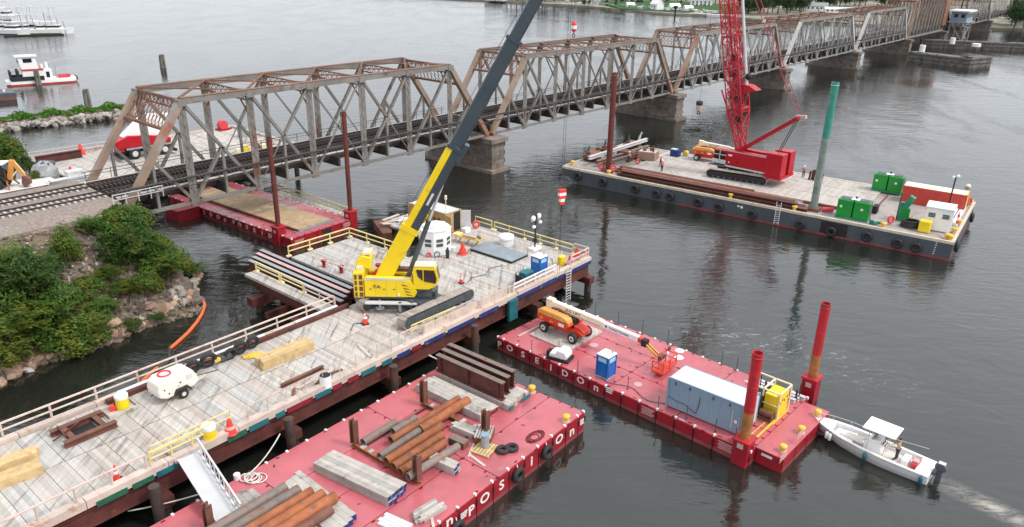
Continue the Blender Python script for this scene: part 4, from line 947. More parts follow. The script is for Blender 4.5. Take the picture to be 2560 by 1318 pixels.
railing("pale yellow railing in the middle of the narrow walkway", [W(-25.5, 18.9), W(-25.5, 15.4)], PZ, M["railyel"], 1.05, 3.5, True, .05, M["railblk"])
railing("pale timber railing on the inner half of the narrow walkway", [W(-25.5, 15.2), W(-25.5, 10.6)], PZ, M["rail_wood"], 1.0, 2.0, True, .05)
railing("thin white posts and tape across the crane platform behind the girders", [W(-20.6, 20.5), W(-20.2, 12.5)], PZ, M["rail_wood"], 1.0, 2.2, False, .03)
ld = thing("ladder", "grey ladder hanging from the near edge down to the water right of the yellow drum", "ladder", PF.w(-4.35, -.1), PF.a)
mb = MB()
for s in (-.38, .38): mb.bar((s, -.12, .1), (s, -.05, 3.9), .07)
part("side_rail", mb, M["lgrey"], ld)
for i in range(11): part("rung", MB().bar((-.38, -.1, .35 + i * .31), (.38, -.1, .35 + i * .31), .06), M["lgrey"], ld)

# ------------------------------------------------------------ red barges
def rbarge(lbl, F, u0, u1, wdt, z, off, pitch, decks, ends=True, text=None, near_dark=False):
    t = thing("deck_barge", lbl, "barge", F.w(0, 0), F.a, "red deck barges")
    part("hull", MB().box(u0 + .06, .06, -1.0, u1 - .06, wdt - .06, z - .03), M["bolt"], t)
    nu, nv = decks; du, dv = (u1 - u0) / nu, wdt / nv
    for i in range(nu):
        for j in range(nv): part("deck_plate", MB().box(u0 + i * du + .03, j * dv + .03, z - .05, u0 + (i + 1) * du - .03, (j + 1) * dv - .03, z + random.uniform(-.004, .004)), M["bred"], t)
    bd_ = [u0] + [off + k * pitch for k in range(-40, 40) if u0 + .35 < off + k * pitch < u1 - .35] + [u1]; npan = len(bd_) - 1
    for s in (0, 1):
        for i in range(npan):
            a, b = bd_[i] + .05, bd_[i + 1] - .05; y0, y1 = (-.035, .05) if s == 0 else (wdt - .05, wdt + .035)
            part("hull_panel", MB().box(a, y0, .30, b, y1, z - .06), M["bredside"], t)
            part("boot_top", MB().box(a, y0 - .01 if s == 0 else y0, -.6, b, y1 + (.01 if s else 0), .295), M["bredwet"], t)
        mb = MB()
        for i in range(npan + 1): mb.boxc(bd_[i], .10 if s == 0 else wdt - .1, z - .12, .16, .2, .2)
        part("pad_eye", mb, M["letter"], t, kind='stuff')
        mb = MB()
        for i in range(npan + 1): mb.box(bd_[i] - .07, -.10 if s == 0 else wdt - .02, z - .80, bd_[i] + .07, .02 if s == 0 else wdt + .10, z - .35)
        part("lock_bar", mb, M["black"], t, kind='stuff')
    ne = max(3, round(wdt / 1.9)); de = wdt / ne
    for e in (u0, u1):
        for i in range(ne):
            x0, x1 = (e - .035, e + .05) if e == u0 else (e - .05, e + .035)
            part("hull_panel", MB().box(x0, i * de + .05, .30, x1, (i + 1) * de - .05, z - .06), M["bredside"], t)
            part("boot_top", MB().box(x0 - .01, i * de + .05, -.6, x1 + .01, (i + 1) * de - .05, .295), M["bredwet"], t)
    mb = MB(); rr = random.Random(int(wdt * 10))
    for i in range(nu + 1):
        for j in range(nv * 3 + 1): mb.boxc(u0 + i * du + (.12 if i == 0 else -.12), min(wdt - .1, max(.1, j * dv / 3)), z - .02, .22, .14, .035)
    for j in range(nv + 1):
        for i in range(nu * 5): mb.boxc(u0 + i * du / 5, min(wdt - .1, max(.1, j * dv)) + .1 * (-1) ** i, z - .02, .26, .12, .035)
    for i in range(26): mb.boxc(rr.uniform(u0 + 1, u1 - 1), rr.uniform(.6, wdt - .6), z - .02, rr.uniform(.15, .4), rr.uniform(.06, .16), .026, rr.uniform(0, 3))
    part("deck_fitting", mb, M["bolt"], t, kind='stuff')
    return t
def spell(t, F, txt, pix, size, mt, nrm_v=0.0, sx=1.2):
    for ch, (px, py) in zip(txt, pix):
        if ch == ' ': continue
        p = on_plane(px, py, F.w(0, nrm_v), F.n); u, v = F.l(p)
        small = ch in "in"
        put_text("letter", ch.upper() if not small else ch, size * (1.12 if small else 1.0), mt, t, (u, nrm_v - .04, p.z), (1, 0, 0), (0, 0, 1), .012, sx)
def stripes(t, F, px, py, n, w_, mt, vv=0.0):
    p = on_plane(px, py, F.w(0, vv), F.n); u, v = F.l(p)
    part("logo", MBs([(u - w_ / 2 + .03 * i, vv - .05, p.z + .22 - i * .17, u + w_ / 2 - .06 * i, vv - .036, p.z + .32 - i * .17) for i in range(n)]), mt, t)
def MBs(bs):
    m_ = MB()
    for b in bs: m_.box(*b)
    return m_
def notice(t, F, px, py, w_, h_, end=None):
    if end is None: p = on_plane(px, py, F.w(0, 0), F.n); u, v = F.l(p); f = lambda a, b, c, d: (u + a, -.05, p.z + b, u + c, -.036, p.z + d)
    else: p = on_plane(px, py, F.w(end, 0), F.e); u, v = F.l(p); f = lambda a, b, c, d: (end + .036, v + a, p.z + b, end + .05, v + c, p.z + d)
    n = 5; part("notice_lettering", MBs([f(-w_ / 2 + (i % 2) * .1, h_ / 2 - (i + .7) * h_ / n, w_ / 2 - (i % 3) * .12, h_ / 2 - (i + .25) * h_ / n) for i in range(n)]), M["lettert"], t)

AF = Frame(-1.21, 60.78, -42.4); ZA = 1.2; AW = 9.9; AL = 24.6
bA = rbarge("red barge on the right carrying the boom lift, blue toilet and blue grey container", AF, 0, AL, AW, ZA, .70, 1.622, (4, 3))
spell(bA, AF, "POSEiDOn", [(1249.5, 861), (1275, 871), (1308, 886.5), (1343, 902), (1378, 919), (1413, 934), (1452, 951.5), (1491, 969.5)], .80, M["letter"])
stripes(bA, AF, 1524, 979, 3, .75, M["letter"])
notice(bA, AF, 1620, 1029, 1.2, .7); notice(bA, AF, 1815, 1118, 1.3, .7)
stripes(bA, AF, 1704, 1057, 1, .5, M["letter"])
# narrower end section beyond the spud wells
part("hull", MB().box(AL + .02, .9, -1.0, AL + 2.0, AW - .9, ZA - .03), M["bolt"], bA)
part("deck_plate", MB().box(AL + .01, .85, ZA - .05, AL + 2.05, AW - .85, ZA - .003), M["bred"], bA)
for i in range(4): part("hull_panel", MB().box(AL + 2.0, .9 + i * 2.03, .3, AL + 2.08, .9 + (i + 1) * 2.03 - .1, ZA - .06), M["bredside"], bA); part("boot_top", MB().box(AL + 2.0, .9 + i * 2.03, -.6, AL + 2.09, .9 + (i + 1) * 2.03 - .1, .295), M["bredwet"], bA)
for v0 in (.82, AW - .9): part("hull_panel", MB().box(AL + .1, v0, .0, AL + 2.0, v0 + .08, ZA - .06), M["bredside"], bA)
put = MBs([(AL + .5, .80, .78, AL + 1.3, .815, .98)]); part("notice_lettering", put, M["letter"], bA)
notice(bA, AF, 1958, 1140, 1.3, .6, AL + 2.05); notice(bA, AF, 2000, 1085, 1.1, .6, AL + 2.05)

BF = Frame(5.61, 48.11, 51.6); ZBD = 1.7; BW = 12.9
bB = rbarge("red barge in the foreground loaded with rusty pipes, girders and timber", BF, -40, 0, BW, ZBD, -.80, 1.636, (4, 4))
spell(bB, BF, "nPOS i On", [(1123, 1302), (1177, 1276), (1211, 1245), (1253, 1213), (0, 0), (1328, 1153), (0, 0), (1397, 1098), (1429, 1078)], .98, M["letter"])
stripes(bB, BF, 1158, 1290, 3, .7, M["letter"]); stripes(bB, BF, 1455, 1056, 3, .7, M["letter"])
CF = Frame(-26.6, 84.8, -36.8); ZC = 1.3; CW = 9.8
bC = rbarge("red barge lying under the near end of the railway bridge, sandy mats on its deck", CF, -27, 0, CW, ZC, -20.6, 1.575, (4, 3))
spell(bC, CF, "SEiDOn", [(479, 521), (495, 526), (511, 531), (528, 537), (546, 543), (563, 549)], .75, M["letter"])
spell(bC, CF, "POSEiD", [(585, 556), (600, 562), (618, 568), (637, 576), (656, 582), (676, 590)], .75, M["letter"])
for px, py in ((749, 604), (868, 561)): notice(bC, CF, px, py, 1.5, .6, 0)
pc = CF.l(on_plane(817, 586, CF.w(0, 0), CF.e))[1]; part("vent_box", MBs([(.036, pc - .7, .35, .12, pc + .7, 1.15)]), M["black"], bC)
mb = MBs([(-25.5, 2.2, ZC + .01, -1.3, 7.6, ZC + .08)]); part("timber_floor", mb, mat("sandy_mats", (.42, .30, .18), .85, var=.2, dirt=((.58, .48, .34), .42, .16), dirt2=((.30, .20, .13), .3, .3), rnd=.1, bump=.3), bC)
for i in range(9): part("mat_board", MBs([(-25.3 + i * 2.65, 2.3, ZC + .085, -22.8 + i * 2.65, 7.5, ZC + .20 + .01 * (i % 3))]), bpy.data.materials["sandy_mats"], bC)
part("deck_beam", MBs([(-26, 2.0, ZC + .01, -1.2, 2.18, ZC + .32), (-20.3, 2.2, ZC + .21, -20.1, 8.6, ZC + .42)]), M["rustdark"], bC)
part("deck_patch", MBs([(-1.6, 1.6, ZC + .01, -1.1, 7.8, ZC + .1)]), M["asphalt"], bC)
def spudwell(t, x, y, z, hi, lo=-1.0, s=1.05):
    part("spud_well", MB().box(x - s / 2, y - s / 2, lo, x + s / 2, y + s / 2, z + hi), M["bredside"], t, bevel=.04)
    part("well_collar", MB().boxc(x, y, z + hi + .005, s * 1.15, s * 1.15, .14), M["spudred"], t)
    part("well_plate", MB().boxc(x, y - s / 2 - .02, z + .25, s * .4, .03, .4), M["lettert"], t)
def spud(lbl, p, z0, z1, r, mt, split=None, mt2=None, capm=None, tilt=(0, 0)):
    t = thing("spud_pile", lbl, "spud", p, 0, "spud piles"); zz = p[2]
    if split:
        part("lower_length", MB().pipe((0, 0, z0 - zz), (0, 0, split - zz), r, .05, 16), mt2, t)
        part("upper_length", MB().pipe((0, 0, split - zz + .004), (0, 0, z1 - zz), r, .05, 16), mt, t)
    else: part("tube", MB().pipe((0, 0, z0 - zz), (0, 0, z1 - zz), r, .05, 16), mt, t)
    for k_, f_ in enumerate((.30, .52, .71)): part("weld_ring", MB().torus((0, 0, max(z0, 0) - zz + (z1 - max(z0, 0)) * f_), r, .018, (0, 0, 1), 16, 4), mt2 if split and max(z0, 0) + (z1 - max(z0, 0)) * f_ < split else mt, t)
    part("rim", MB().torus((0, 0, z1 - zz - .35), r + .01, .045, (0, 0, 1), 16, 6).tube((0, 0, z1 - zz - .5), (0, 0, z1 - zz - .42), r - .05, n=16), capm or mt, t)
    return t
pa = at(1858, 1120, ZA); pb = at(2026, 968, ZA)
ua, va = AF.l(pa); ub, vb = AF.l(pb)
spudwell(bA, ua, va, ZA, .75, -1, 1.15); spudwell(bA, ub, vb, ZA, .9, -1, 1.15)
def topz(p, px, py):
    q = on_plane(px, py, p, V(p.x, p.y, 0)); return q.z
spud("red spud pile in front of the container corner, worn orange below", V(pa.x, pa.y, 0), -6, topz(pa, 1897, 882), .37, M["spudred"], topz(pa, 1876, 1030), M["spudrust"])
spud("taller red spud pile at the far right corner of the container barge", V(pb.x, pb.y, 0), -6, topz(pb, 2064, 758), .36, M["spudred"], topz(pb, 2042, 885), M["spudrust"])
pc1 = at(698, 585, ZC); pc2 = at(877, 545, ZC)
for p in (pc1, pc2): u_, v_ = CF.l(p); spudwell(bC, u_, v_, ZC, .9, -1, 1.2)
spud("dark brown spud pile at the near corner of the barge under the bridge", V(pc1.x, pc1.y, 0), -6, topz(pc1, 677, 342), .30, M["brown"], None, None, M["girder"])
spud("dark brown spud pile at the right corner of the barge under the bridge", V(pc2.x, pc2.y, 0), -6, topz(pc2, 859, 280), .30, M["brown"], None, None, M["girder"])
p = at(455, 520, ZC); one("end_pontoon", MB().box(-1.6, -1.6, -1, 1.6, 1.6, 1.5), M["bredside"], "dark red pontoon block at the left end of the barge under the bridge", "pontoon", (p.x, p.y, 0), CF.a)
fl = [at(690, 478, .6), at(870, 540, .6)]
railing("pale railing of the floating walkway behind the barge under the bridge", [fl[0], fl[1]], .5, M["railyel"], 1.3, 2.2, True, .05)
one("floating_walkway", MB().bar(V(0, 0, 0), (fl[1] - fl[0]), 1.6, .5), M["deck"], "narrow floating walkway behind the barge under the bridge", "walkway", (fl[0].x, fl[0].y, .25))
# ------------------------------------------------------------ yellow crawler crane with its telescopic boom
YC = V(-8.7, 62.6, PZ)
yc = thing("crawler_crane", "yellow crawler crane with a long dark telescopic boom standing on the timber trestle", "crane", YC, 0)
def crawler(t, off, ang, L, Wd, H, mshoe, mframe, nsh=46):
    """one endless track: shoes round the loop, side frame, sprocket, idler, rollers"""
    c, s = math.cos(ang), math.sin(ang)
    R = H / 2 - .03; st = L / 2 - R
    def X(x, y, z): return (off[0] + c * x - s * y, off[1] + s * x + c * y, z)
    per = 4 * st + 2 * PI * R; k = per / nsh
    for i in range(nsh):
        d = i * k
        if d < 2 * st: x, z, a = -st + d, H - .03, 0
        elif d < 2 * st + PI * R: f = (d - 2 * st) / R; x, z, a = st + R * math.sin(f), H / 2 + R * math.cos(f), -f
        elif d < 4 * st + PI * R: x, z, a = st - (d - 2 * st - PI * R), .03, PI
        else: f = (d - 4 * st - PI * R) / R; x, z, a = -st - R * math.sin(f), H / 2 - R * math.cos(f), PI - f
        dx, dz = math.cos(a) * k * .47, math.sin(a) * k * .47; nx, nz = -math.sin(a) * .035, math.cos(a) * .035
        q = [X(x + sx * dx + sn * nx, y, z + sx * dz + sn * nz) for sn in (-1, 1) for sx, y in ((-1, -Wd / 2), (1, -Wd / 2), (1, Wd / 2), (-1, Wd / 2))]
        part("track_shoe", MB().hexa(q), mshoe, t)
    b = MB()
    pr = [(-st - R * .5, H * .24), (st + R * .5, H * .24), (st + R * .5, H * .74), (st * .9, H * .80), (-st * .9, H * .80), (-st - R * .5, H * .74)]
    n = len(pr)
    for y0, y1 in ((-Wd * .40, Wd * .40),):
        A = [X(x, y0, z) for x, z in pr]; B = [X(x, y1, z) for x, z in pr]
        b.add(A + B, [tuple(range(n)), tuple(range(2 * n - 1, n - 1, -1))] + [(i, i + n, (i + 1) % n + n, (i + 1) % n) for i in range(n)])
    part("track_frame", b, mframe, t)
    for x in (-st, st): part("sprocket", MB().tube(X(x, -Wd * .43, H / 2), X(x, Wd * .43, H / 2), R * .86, n=16).tube(X(x, -Wd * .47, H / 2), X(x, Wd * .47, H / 2), R * .4, n=12), mframe, t)
    for i in range(9): xx = -st + 2 * st * (i + .5) / 9; part("track_roller", MB().tube(X(xx, -Wd * .46, H * .2), X(xx, Wd * .46, H * .2), H * .13, n=10), M["trackdark"], t)
ta = PF.a; tn = V(-math.sin(ta), math.cos(ta), 0)
for s in (-2.7, 2.7): o = tn * s; crawler(yc, (o.x, o.y), ta, 8.7, .92, 1.25, M["track"], M["trackdark"])
part("carbody", MB().boxc(0, 0, .45, 2.6, 4.8, .75, ta).boxc(0, 0, .5, 3.2, 2.4, .8, ta), M["trackdark"], yc)
part("slew_ring", MB().tube((0, 0, 1.2), (0, 0, 1.46), 1.15, n=20), M["black"], yc)
part("jack", MB().tube((-3.1, -1.3, .3), (-3.1, -1.3, 1.1), .09).tube((-3.1, -1.3, .22), (-3.1, -1.3, .3), .38, n=14), M["lgrey"], yc)
part("jack", MB().tube((-1.2, -1.9, .3), (-1.2, -1.9, 1.1), .16).tube((-1.2, -1.9, .02), (-1.2, -1.9, .1), .4, n=14), M["grey"], yc)
part("turntable", MB().box(-4.3, -1.25, 1.16, 1.9, 1.25, 1.45), M["trackdark"], yc)
part("body", MB().prism([(-4.35, 1.46), (.05, 1.46), (.35, 1.9), (-.25, 3.05), (-4.35, 3.18)], -1.55, -.55, 'xz'), M["yellow"], yc, bevel=.06)
part("body", MB().prism([(-4.35, 1.46), (.6, 1.46), (.6, 2.9), (-4.35, 3.05)], .6, 1.55, 'xz'), M["yellow"], yc, bevel=.06)
part("deck", MB().box(-4.3, -.54, 1.46, 1.4, .59, 2.45), M["grey"], yc)
part("body_rail", MB().box(-4.3, -1.5, 3.2, -.3, -1.38, 3.27).box(-4.35, -1.57, 3.10, -.4, -1.555, 3.18), M["lgrey"], yc)
mb = MB()
for i in range(4): mb.add([(-1.05 + i * .12, -1.562, 2.72 - i * .30), (-.55 + i * .12, -1.562, 2.60 - i * .30), (-.45 + i * .12, -1.562, 2.52 - i * .30), (-.95 + i * .12, -1.562, 2.58 - i * .30)], [(0, 1, 2, 3)])
part("vent_slot", mb, M["rustdark"], yc)
part("lamp", MB().tube((-1.3, -1.57, 1.72), (-1.3, -1.62, 1.72), .12), M["white"], yc)
put_text("logo", "7A", .42, M["rustdark"], yc, (-3.25, -1.575, 2.45), (1, 0, 0), (0, 0, 1), .004, 1.5)
part("walkway", MB().box(-4.3, -2.15, 1.0, .35, -1.55, 1.1), M["lgrey"], yc); part("walkway", MB().box(-4.3, 1.58, 1.0, .35, 2.1, 1.1), M["lgrey"], yc)
for x in (-3.4, -2.4, -1.5): part("panel_seam", MB().box(x, -1.565, 1.5, x + .025, -1.552, 3.0), M["bolyel"], yc)
part("panel_handle", MBs([(x, -1.58, 2.2, x + .18, -1.553, 2.26) for x in (-3.9, -2.7, -1.8)]), M["black"], yc)
mb = MB()
for x in (-4.2, -3.0, -1.8, -.6): mb.bar((x, 1.45, 3.1), (x, 1.45, 4.0), .05)
mb.bar((-4.2, 1.45, 4.0), (-.6, 1.45, 4.0), .05); part("handrail", mb, M["railyel"], yc)
part("hydraulic_hose", MB().path([(-3.0, -.3, 2.5), (-2.2, -.5, 2.75), (-1.2, -.45, 2.6), (-.7, -.2, 2.7)], .05, 5), M["black"], yc); part("hydraulic_hose", MB().path([(-3.2, .2, 2.5), (-2.0, .45, 2.8), (-1.0, .5, 2.6), (.2, .4, 2.5)], .05, 5), M["black"], yc)
part("deck_box", MB().box(-1.6, -.4, 2.46, -1.0, .1, 2.8), M["yellow"], yc)
for x in (.3, .55, .8): part("cab_step", MB().box(x, -1.75, 1.9 + x * .2, x + .2, -1.56, 1.94 + x * .2), M["black"], yc)
# counterweight: stacked slabs with dark recesses, topped by the winch hood
part("counterweight", MB().box(-5.35, -1.45, 1.30, -4.42, 1.45, 3.72), M["yellow"], yc, bevel=.07)
for i in range(4):
    for x0, x1 in ((-5.22, -5.0), (-4.82, -4.50)): part("recess", MB().box(x0, -1.475, 1.42 + i * .56, x1, -1.44, 1.84 + i * .56), M["rustdark"], yc)
part("counterweight_foot", MB().box(-5.3, -1.4, .95, -4.42, 1.4, 1.29), M["trackdark"], yc)
part("winch_hood", MB().prism([(-5.3, 3.73), (-3.9, 3.73), (-3.9, 4.75), (-4.6, 4.95), (-5.1, 4.55)], -.5, 1.1, 'xz'), M["yellow"], yc, bevel=.08)
part("hood_cover", MB().box(-4.6, -.3, 4.96, -3.9, 1.0, 5.15), M["railblk"], yc); part("hood_cover", MB().box(-5.1, -.95, 3.73, -4.55, -.52, 4.05), M["railblk"], yc)
part("winch", MB().tube((-3.4, -.45, 2.95), (-3.4, .5, 2.95), .42, n=14).tube((-3.4, -.5, 2.95), (-3.4, -.42, 2.95), .55, n=14), M["cred"], yc)
part("exhaust", MB().tube((-1.6, 1.1, 3.0), (-1.6, 1.1, 3.9), .10).box(-1.9, .8, 2.92, -.6, 1.4, 3.25), M["rustdark"], yc)
# cab
cabp = [(.0, 2.25), (1.35, 2.25), (1.95, 2.55), (2.28, 3.2), (2.05, 4.25), (1.85, 4.42), (.2, 4.45), (.0, 4.2)]
part("cab", MB().prism(cabp, -1.55, -.45, 'xz'), M["yellow"], yc, bevel=.05)
part("cab_roof", MB().box(.15, -1.58, 4.45, 1.95, -.42, 4.53).box(.5, -1.3, 4.54, 1.5, -.7, 4.60), M["cream"], yc)
part("window", MB().prism([(.95, 3.05), (1.98, 2.85), (2.08, 3.3), (1.88, 4.1), (.95, 4.15)], -1.575, -1.54, 'xz'), M["glass"], yc)
part("window", MB().prism([(.85, 3.1), (.85, 4.15), (.28, 4.15), (.42, 3.5)], -1.575, -1.54, 'xz'), M["glass"], yc)
part("windscreen", MB().add([(2.30, -1.48, 3.25), (2.30, -.52, 3.25), (2.08, -.52, 4.25), (2.08, -1.48, 4.25)], [(0, 1, 2, 3)]), M["glass"], yc)
part("cab_mount", MB().box(.3, -1.4, 1.5, 1.6, -.6, 2.24).bar((0, -1, 1.5), (1.9, -1, 1.7), .3).bar((1.9, -1.3, 1.2), (2.0, -1.3, 2.2), .15), M["trackdark"], yc)
# boom: nested boxes along its axis, the two lower ones half yellow, half grey
B0, B1, B2, B3, B4 = V(-2.54, 0, 3.17), V(-.34, 0, 7.3), V(3.8, 0, 14.1), V(8.23, 0, 23.18), V(13.04, 0, 31.82)
ax = (B4 - B0).normalized(); nx = V(-ax.z, 0, ax.x)           # nx: up and back, towards the upper face
def boxsec(mb, p, q, w, hu, hl): # section between hl below and hu above the axis
    mb.hexa([p + nx * hl + V(0, -w, 0), p + nx * hl + V(0, w, 0), p + nx * hu + V(0, w, 0), p + nx * hu + V(0, -w, 0), q + nx * hl + V(0, -w, 0), q + nx * hl + V(0, w, 0), q + nx * hu + V(0, w, 0), q + nx * hu + V(0, -w, 0)]); return mb
def A(d): return B0 + ax * d
LB_ = (B4 - B0).length
part("boom_base", boxsec(MB(), A(-.8), A(5.0), .52, .85, -.62), M["yellow"], yc, bevel=.08)
part("boom_base_collar", boxsec(MB(), A(4.6), A(5.1), .56, .92, -.72), M["yellow"], yc)
part("boom_section", boxsec(MB(), A(5.1), A(13.0), .47, .70, .12), M["yellow"], yc, bevel=.06)
part("boom_section", boxsec(MB(), A(4.2), A(13.4), .47, .118, -.62), M["boom"], yc, bevel=.10)
part("boom_section", boxsec(MB(), A(13.0), A(23.2), .42, .60, -.56), M["boom"], yc, bevel=.12)
part("boom_section", boxsec(MB(), A(23.2), A(LB_ - .3), .37, .52, -.48), M["boom"], yc, bevel=.12)
for d, w_ in ((13.0, .53), (23.1, .49)): part("boom_collar", boxsec(MB(), A(d), A(d + .28), w_, .72, -.70), M["boom"], yc)
part("boom_fitting", boxsec(MB(), A(12.2), A(13.9), .50, -.50, -.95), M["boom"], yc); part("boom_plate", boxsec(MB(), A(7.6), A(8.8), .485, -.1, -.3), M["lgrey"], yc)
mb = MB(); mb.tube(A(1) + nx * 1.05, A(LB_) + nx * .72, .02, n=4)
part("hoist_rope", mb, M["wire"], yc)
tip = B4
part("boom_head", boxsec(MB(), A(LB_ - .6), A(LB_ + .5), .42, .55, -.5).tube(tip + V(.2, -.45, .1), tip + V(.2, .45, .1), .34, n=14), M["yellow"], yc)
c0, c1 = V(-.75, 0, 2.6), V(2.9, 0, 12.3)
part("luffing_cylinder", MB().tube(c0, c0.lerp(c1, .58), .22, n=12), M["trackdark"], yc); part("cylinder_rod", MB().tube(c0.lerp(c1, .58), c1, .13, n=10), M["lgrey"], yc)
# ropes and hooks hanging from the head
T = YC + tip
h1 = thing("hook_block", "red and white striped crane hook block hanging over the water", "hook block", (T.x - .12, T.y, YC.z + 10.1), .5)
mb = MB()
for dx in (-.13, .13): mb.tube((dx, 0, 1.1), (dx, 0, T.z - YC.z - 10.1), .022, n=4)
part("rope", mb, M["wire"], h1)
mb, mr = MB(), MB()
for i in range(5): (mb if i % 2 else mr).prism([(-.42 + .05 * i * (i > 2), 1.15 - i * .27), (.42 - .05 * i * (i > 2), 1.15 - i * .27), (.42 - .05 * i * (i > 2), 1.15 - i * .27 - .268), (-.42 + .05 * i * (i > 2), 1.15 - i * .27 - .268)], -.2, .2, 'xz')
part("stripe", mb, M["white"], h1); part("stripe", mr, M["cone"], h1)
part("hook", MB().tube((0, 0, -.25), (0, 0, -.5), .07).torus((0, 0, -.66), .17, .06, (0, 1, 0), 12, 6), M["black"], h1)
mb = MB()
for dx in (-.03, .03): mb.tube((dx, 0, -.8), (dx * 4, .05, -6.7), .025, n=4)
part("sling", mb, M["wire"], h1)
h1.scale = (.78, .78, 1)
h2 = thing("hook_ball", "small red and white hook ball hanging high beside the grey boom", "hook ball", (T.x + .25, T.y, YC.z + 24.6), 0)
h2.scale = (.62, .62, .8)
part("rope", MB().tube((0, 0, .6), (0, 0, (T.z - YC.z - 24.6) / .8), .035, n=4), M["wire"], h2)
part("ball", MB().lathe([(.05, .62), (.28, .5), (.33, .3), (.33, .22)], n=14), M["cone"], h2); part("white_band", MB().lathe([(.34, .21), (.36, .0), (.34, -.12)], n=14), M["white"], h2)
part("lower_cap", MB().lathe([(.1, -.42), (.3, -.28), (.33, -.13)], n=14), M["cone"], h2)
part("hook", MB().tube((0, 0, -.4), (0, 0, -.6), .06).torus((0, 0, -.75), .16, .05, (0, 1, 0), 12, 6), M["black"], h2)

# ------------------------------------------------------------ containers, toilets, booth
def container(lbl, p, rz, L, mside, mroof, W_=2.44, H_=2.59, name="shipping_container", ribs=True):
    t = thing(name, lbl, "container", p, rz)
    part("body", MB().box(-L / 2, -W_ / 2, .12, L / 2, W_ / 2, H_ - .03), mside, t)
    part("roof", MB().box(-L / 2 + .03, -W_ / 2 + .03, H_ - .028, L / 2 - .03, W_ / 2 - .03, H_), mroof, t)
    part("roof_rail", MB().box(-L / 2 - .02, -W_ / 2 - .02, H_ - .14, L / 2 + .02, -W_ / 2 + .06, H_ + .02).box(-L / 2 - .02, W_ / 2 - .06, H_ - .14, L / 2 + .02, W_ / 2 + .02, H_ + .02), mside, t)
    for x in (-L / 2, L / 2):
        for y in (-W_ / 2, W_ / 2): part("corner_post", MB().boxc(x, y, 0, .16, .16, H_ + .025), mside, t)
    mb = MB()
    if ribs:
        k = int(L / .28)
        for i in range(k):
            for y in (-W_ / 2, W_ / 2): mb.boxc(-L / 2 + .25 + i * (L - .5) / (k - 1), y, .28, .13, .07, H_ - .5)
        part("corrugation", mb, mside, t)
    return t
pp = (at(1665.6, 1015.6, ZA) + at(1851, 1093.4, ZA)) / 2; dd = at(1851, 1093.4, ZA) - at(1665.6, 1015.6, ZA); rz = math.atan2(dd.y, dd.x); nn = V(-math.sin(rz), math.cos(rz), 0)
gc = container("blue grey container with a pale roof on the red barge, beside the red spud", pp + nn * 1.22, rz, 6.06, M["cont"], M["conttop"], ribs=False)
part("door", MB().box(3.04, -1.15, .2, 3.09, -.02, 2.45).box(3.04, .02, .2, 3.09, 1.15, 2.45), M["conttop"], gc)
part("door_bar", MB().box(3.10, -.7, .2, 3.14, -.66, 2.4).box(3.10, .66, .2, 3.14, .7, 2.4).box(2.2, -1.262, .4, 2.26, -1.235, 1.9).box(2.75, -1.262, .4, 2.79, -1.235, 1.6), M["lgrey"], gc)
part("cable", MB().path([(-2.9, -1.26, 1.0), (-2.2, -1.27, .8), (-1.6, -1.27, .85), (-.9, -1.27, .55), (-.6, -1.27, .45), (-.45, -1.27, 1.0), (-.35, -1.27, 1.9)], .03, 5), M["trackdark"], gc)
part("side_bracket", MBs([(x, -1.30, 2.15, x + .1, -1.225, 2.4) for x in (-2.5, -1.3, .6, 1.9)]), M["trackdark"], gc)
part("label", MBs([(2.42, -1.235, .95, 2.62, -1.228, 1.2)]), M["white"], gc)
for i in range(7): part("wall_panel", MBs([(-2.95 + i * .845, -1.232, .3, -2.95 + i * .845 + .825, -1.219, 2.4)]), M["cont"], gc)
def toilet(lbl, p, rz):
    t = thing("portable_toilet", lbl, "portable toilet", p, rz, "blue portable toilets")
    part("base", MB().box(-.60, -.60, 0, .60, .60, .14), M["grey"], t)
    part("cabin", MB().box(-.56, -.56, .14, .56, .56, 2.02), M["blue"], t)
    part("corner_trim", MBs([(x - .05, y - .05, .14, x + .05, y + .05, 2.04) for x in (-.55, .55) for y in (-.55, .55)]), M["blue"], t)
    part("door", MB().box(-.585, -.42, .2, -.562, .42, 1.9), M["blue"], t)
    part("wall_panel", MB().box(-.42, -.585, .2, .42, -.562, 1.3).box(.562, -.42, .2, .585, .42, 1.3), M["blue"], t)
    part("vent", MBs([(-.40, -.60, 1.50, .40, -.565, 1.86), (-.60, -.38, 1.50, -.587, .38, 1.86), (.565, -.40, 1.50, .60, .40, 1.86)]), M["bluepale"], t)
    part("roof", MB().add([(-.62, -.62, 2.03), (.62, -.62, 2.03), (.62, .62, 2.03), (-.62, .62, 2.03), (-.58, -.58, 2.12), (.58, -.58, 2.12), (.58, .58, 2.12), (-.58, .58, 2.12), (-.25, -.25, 2.30), (.25, -.25, 2.30), (.25, .25, 2.30), (-.25, .25, 2.30)],
        [(3, 2, 1, 0), (0, 1, 5, 4), (1, 2, 6, 5), (2, 3, 7, 6), (3, 0, 4, 7), (4, 5, 9, 8), (5, 6, 10, 9), (6, 7, 11, 10), (7, 4, 8, 11), (8, 9, 10, 11)]), M["white"], t)
    part("vent_pipe", MB().tube((.4, .2, 2.1), (.4, .2, 2.5), .06), M["grey"], t)
    return t
q = at(1499, 948, ZA); toilet("blue portable toilet with a white roof at the near edge of the red barge", q + (AF.n + AF.e * 0) * .8, AF.a)
toilet("blue portable toilet with a white roof at the end of the timber platform", W(-7.0, 1.65, PZ), AF.a)
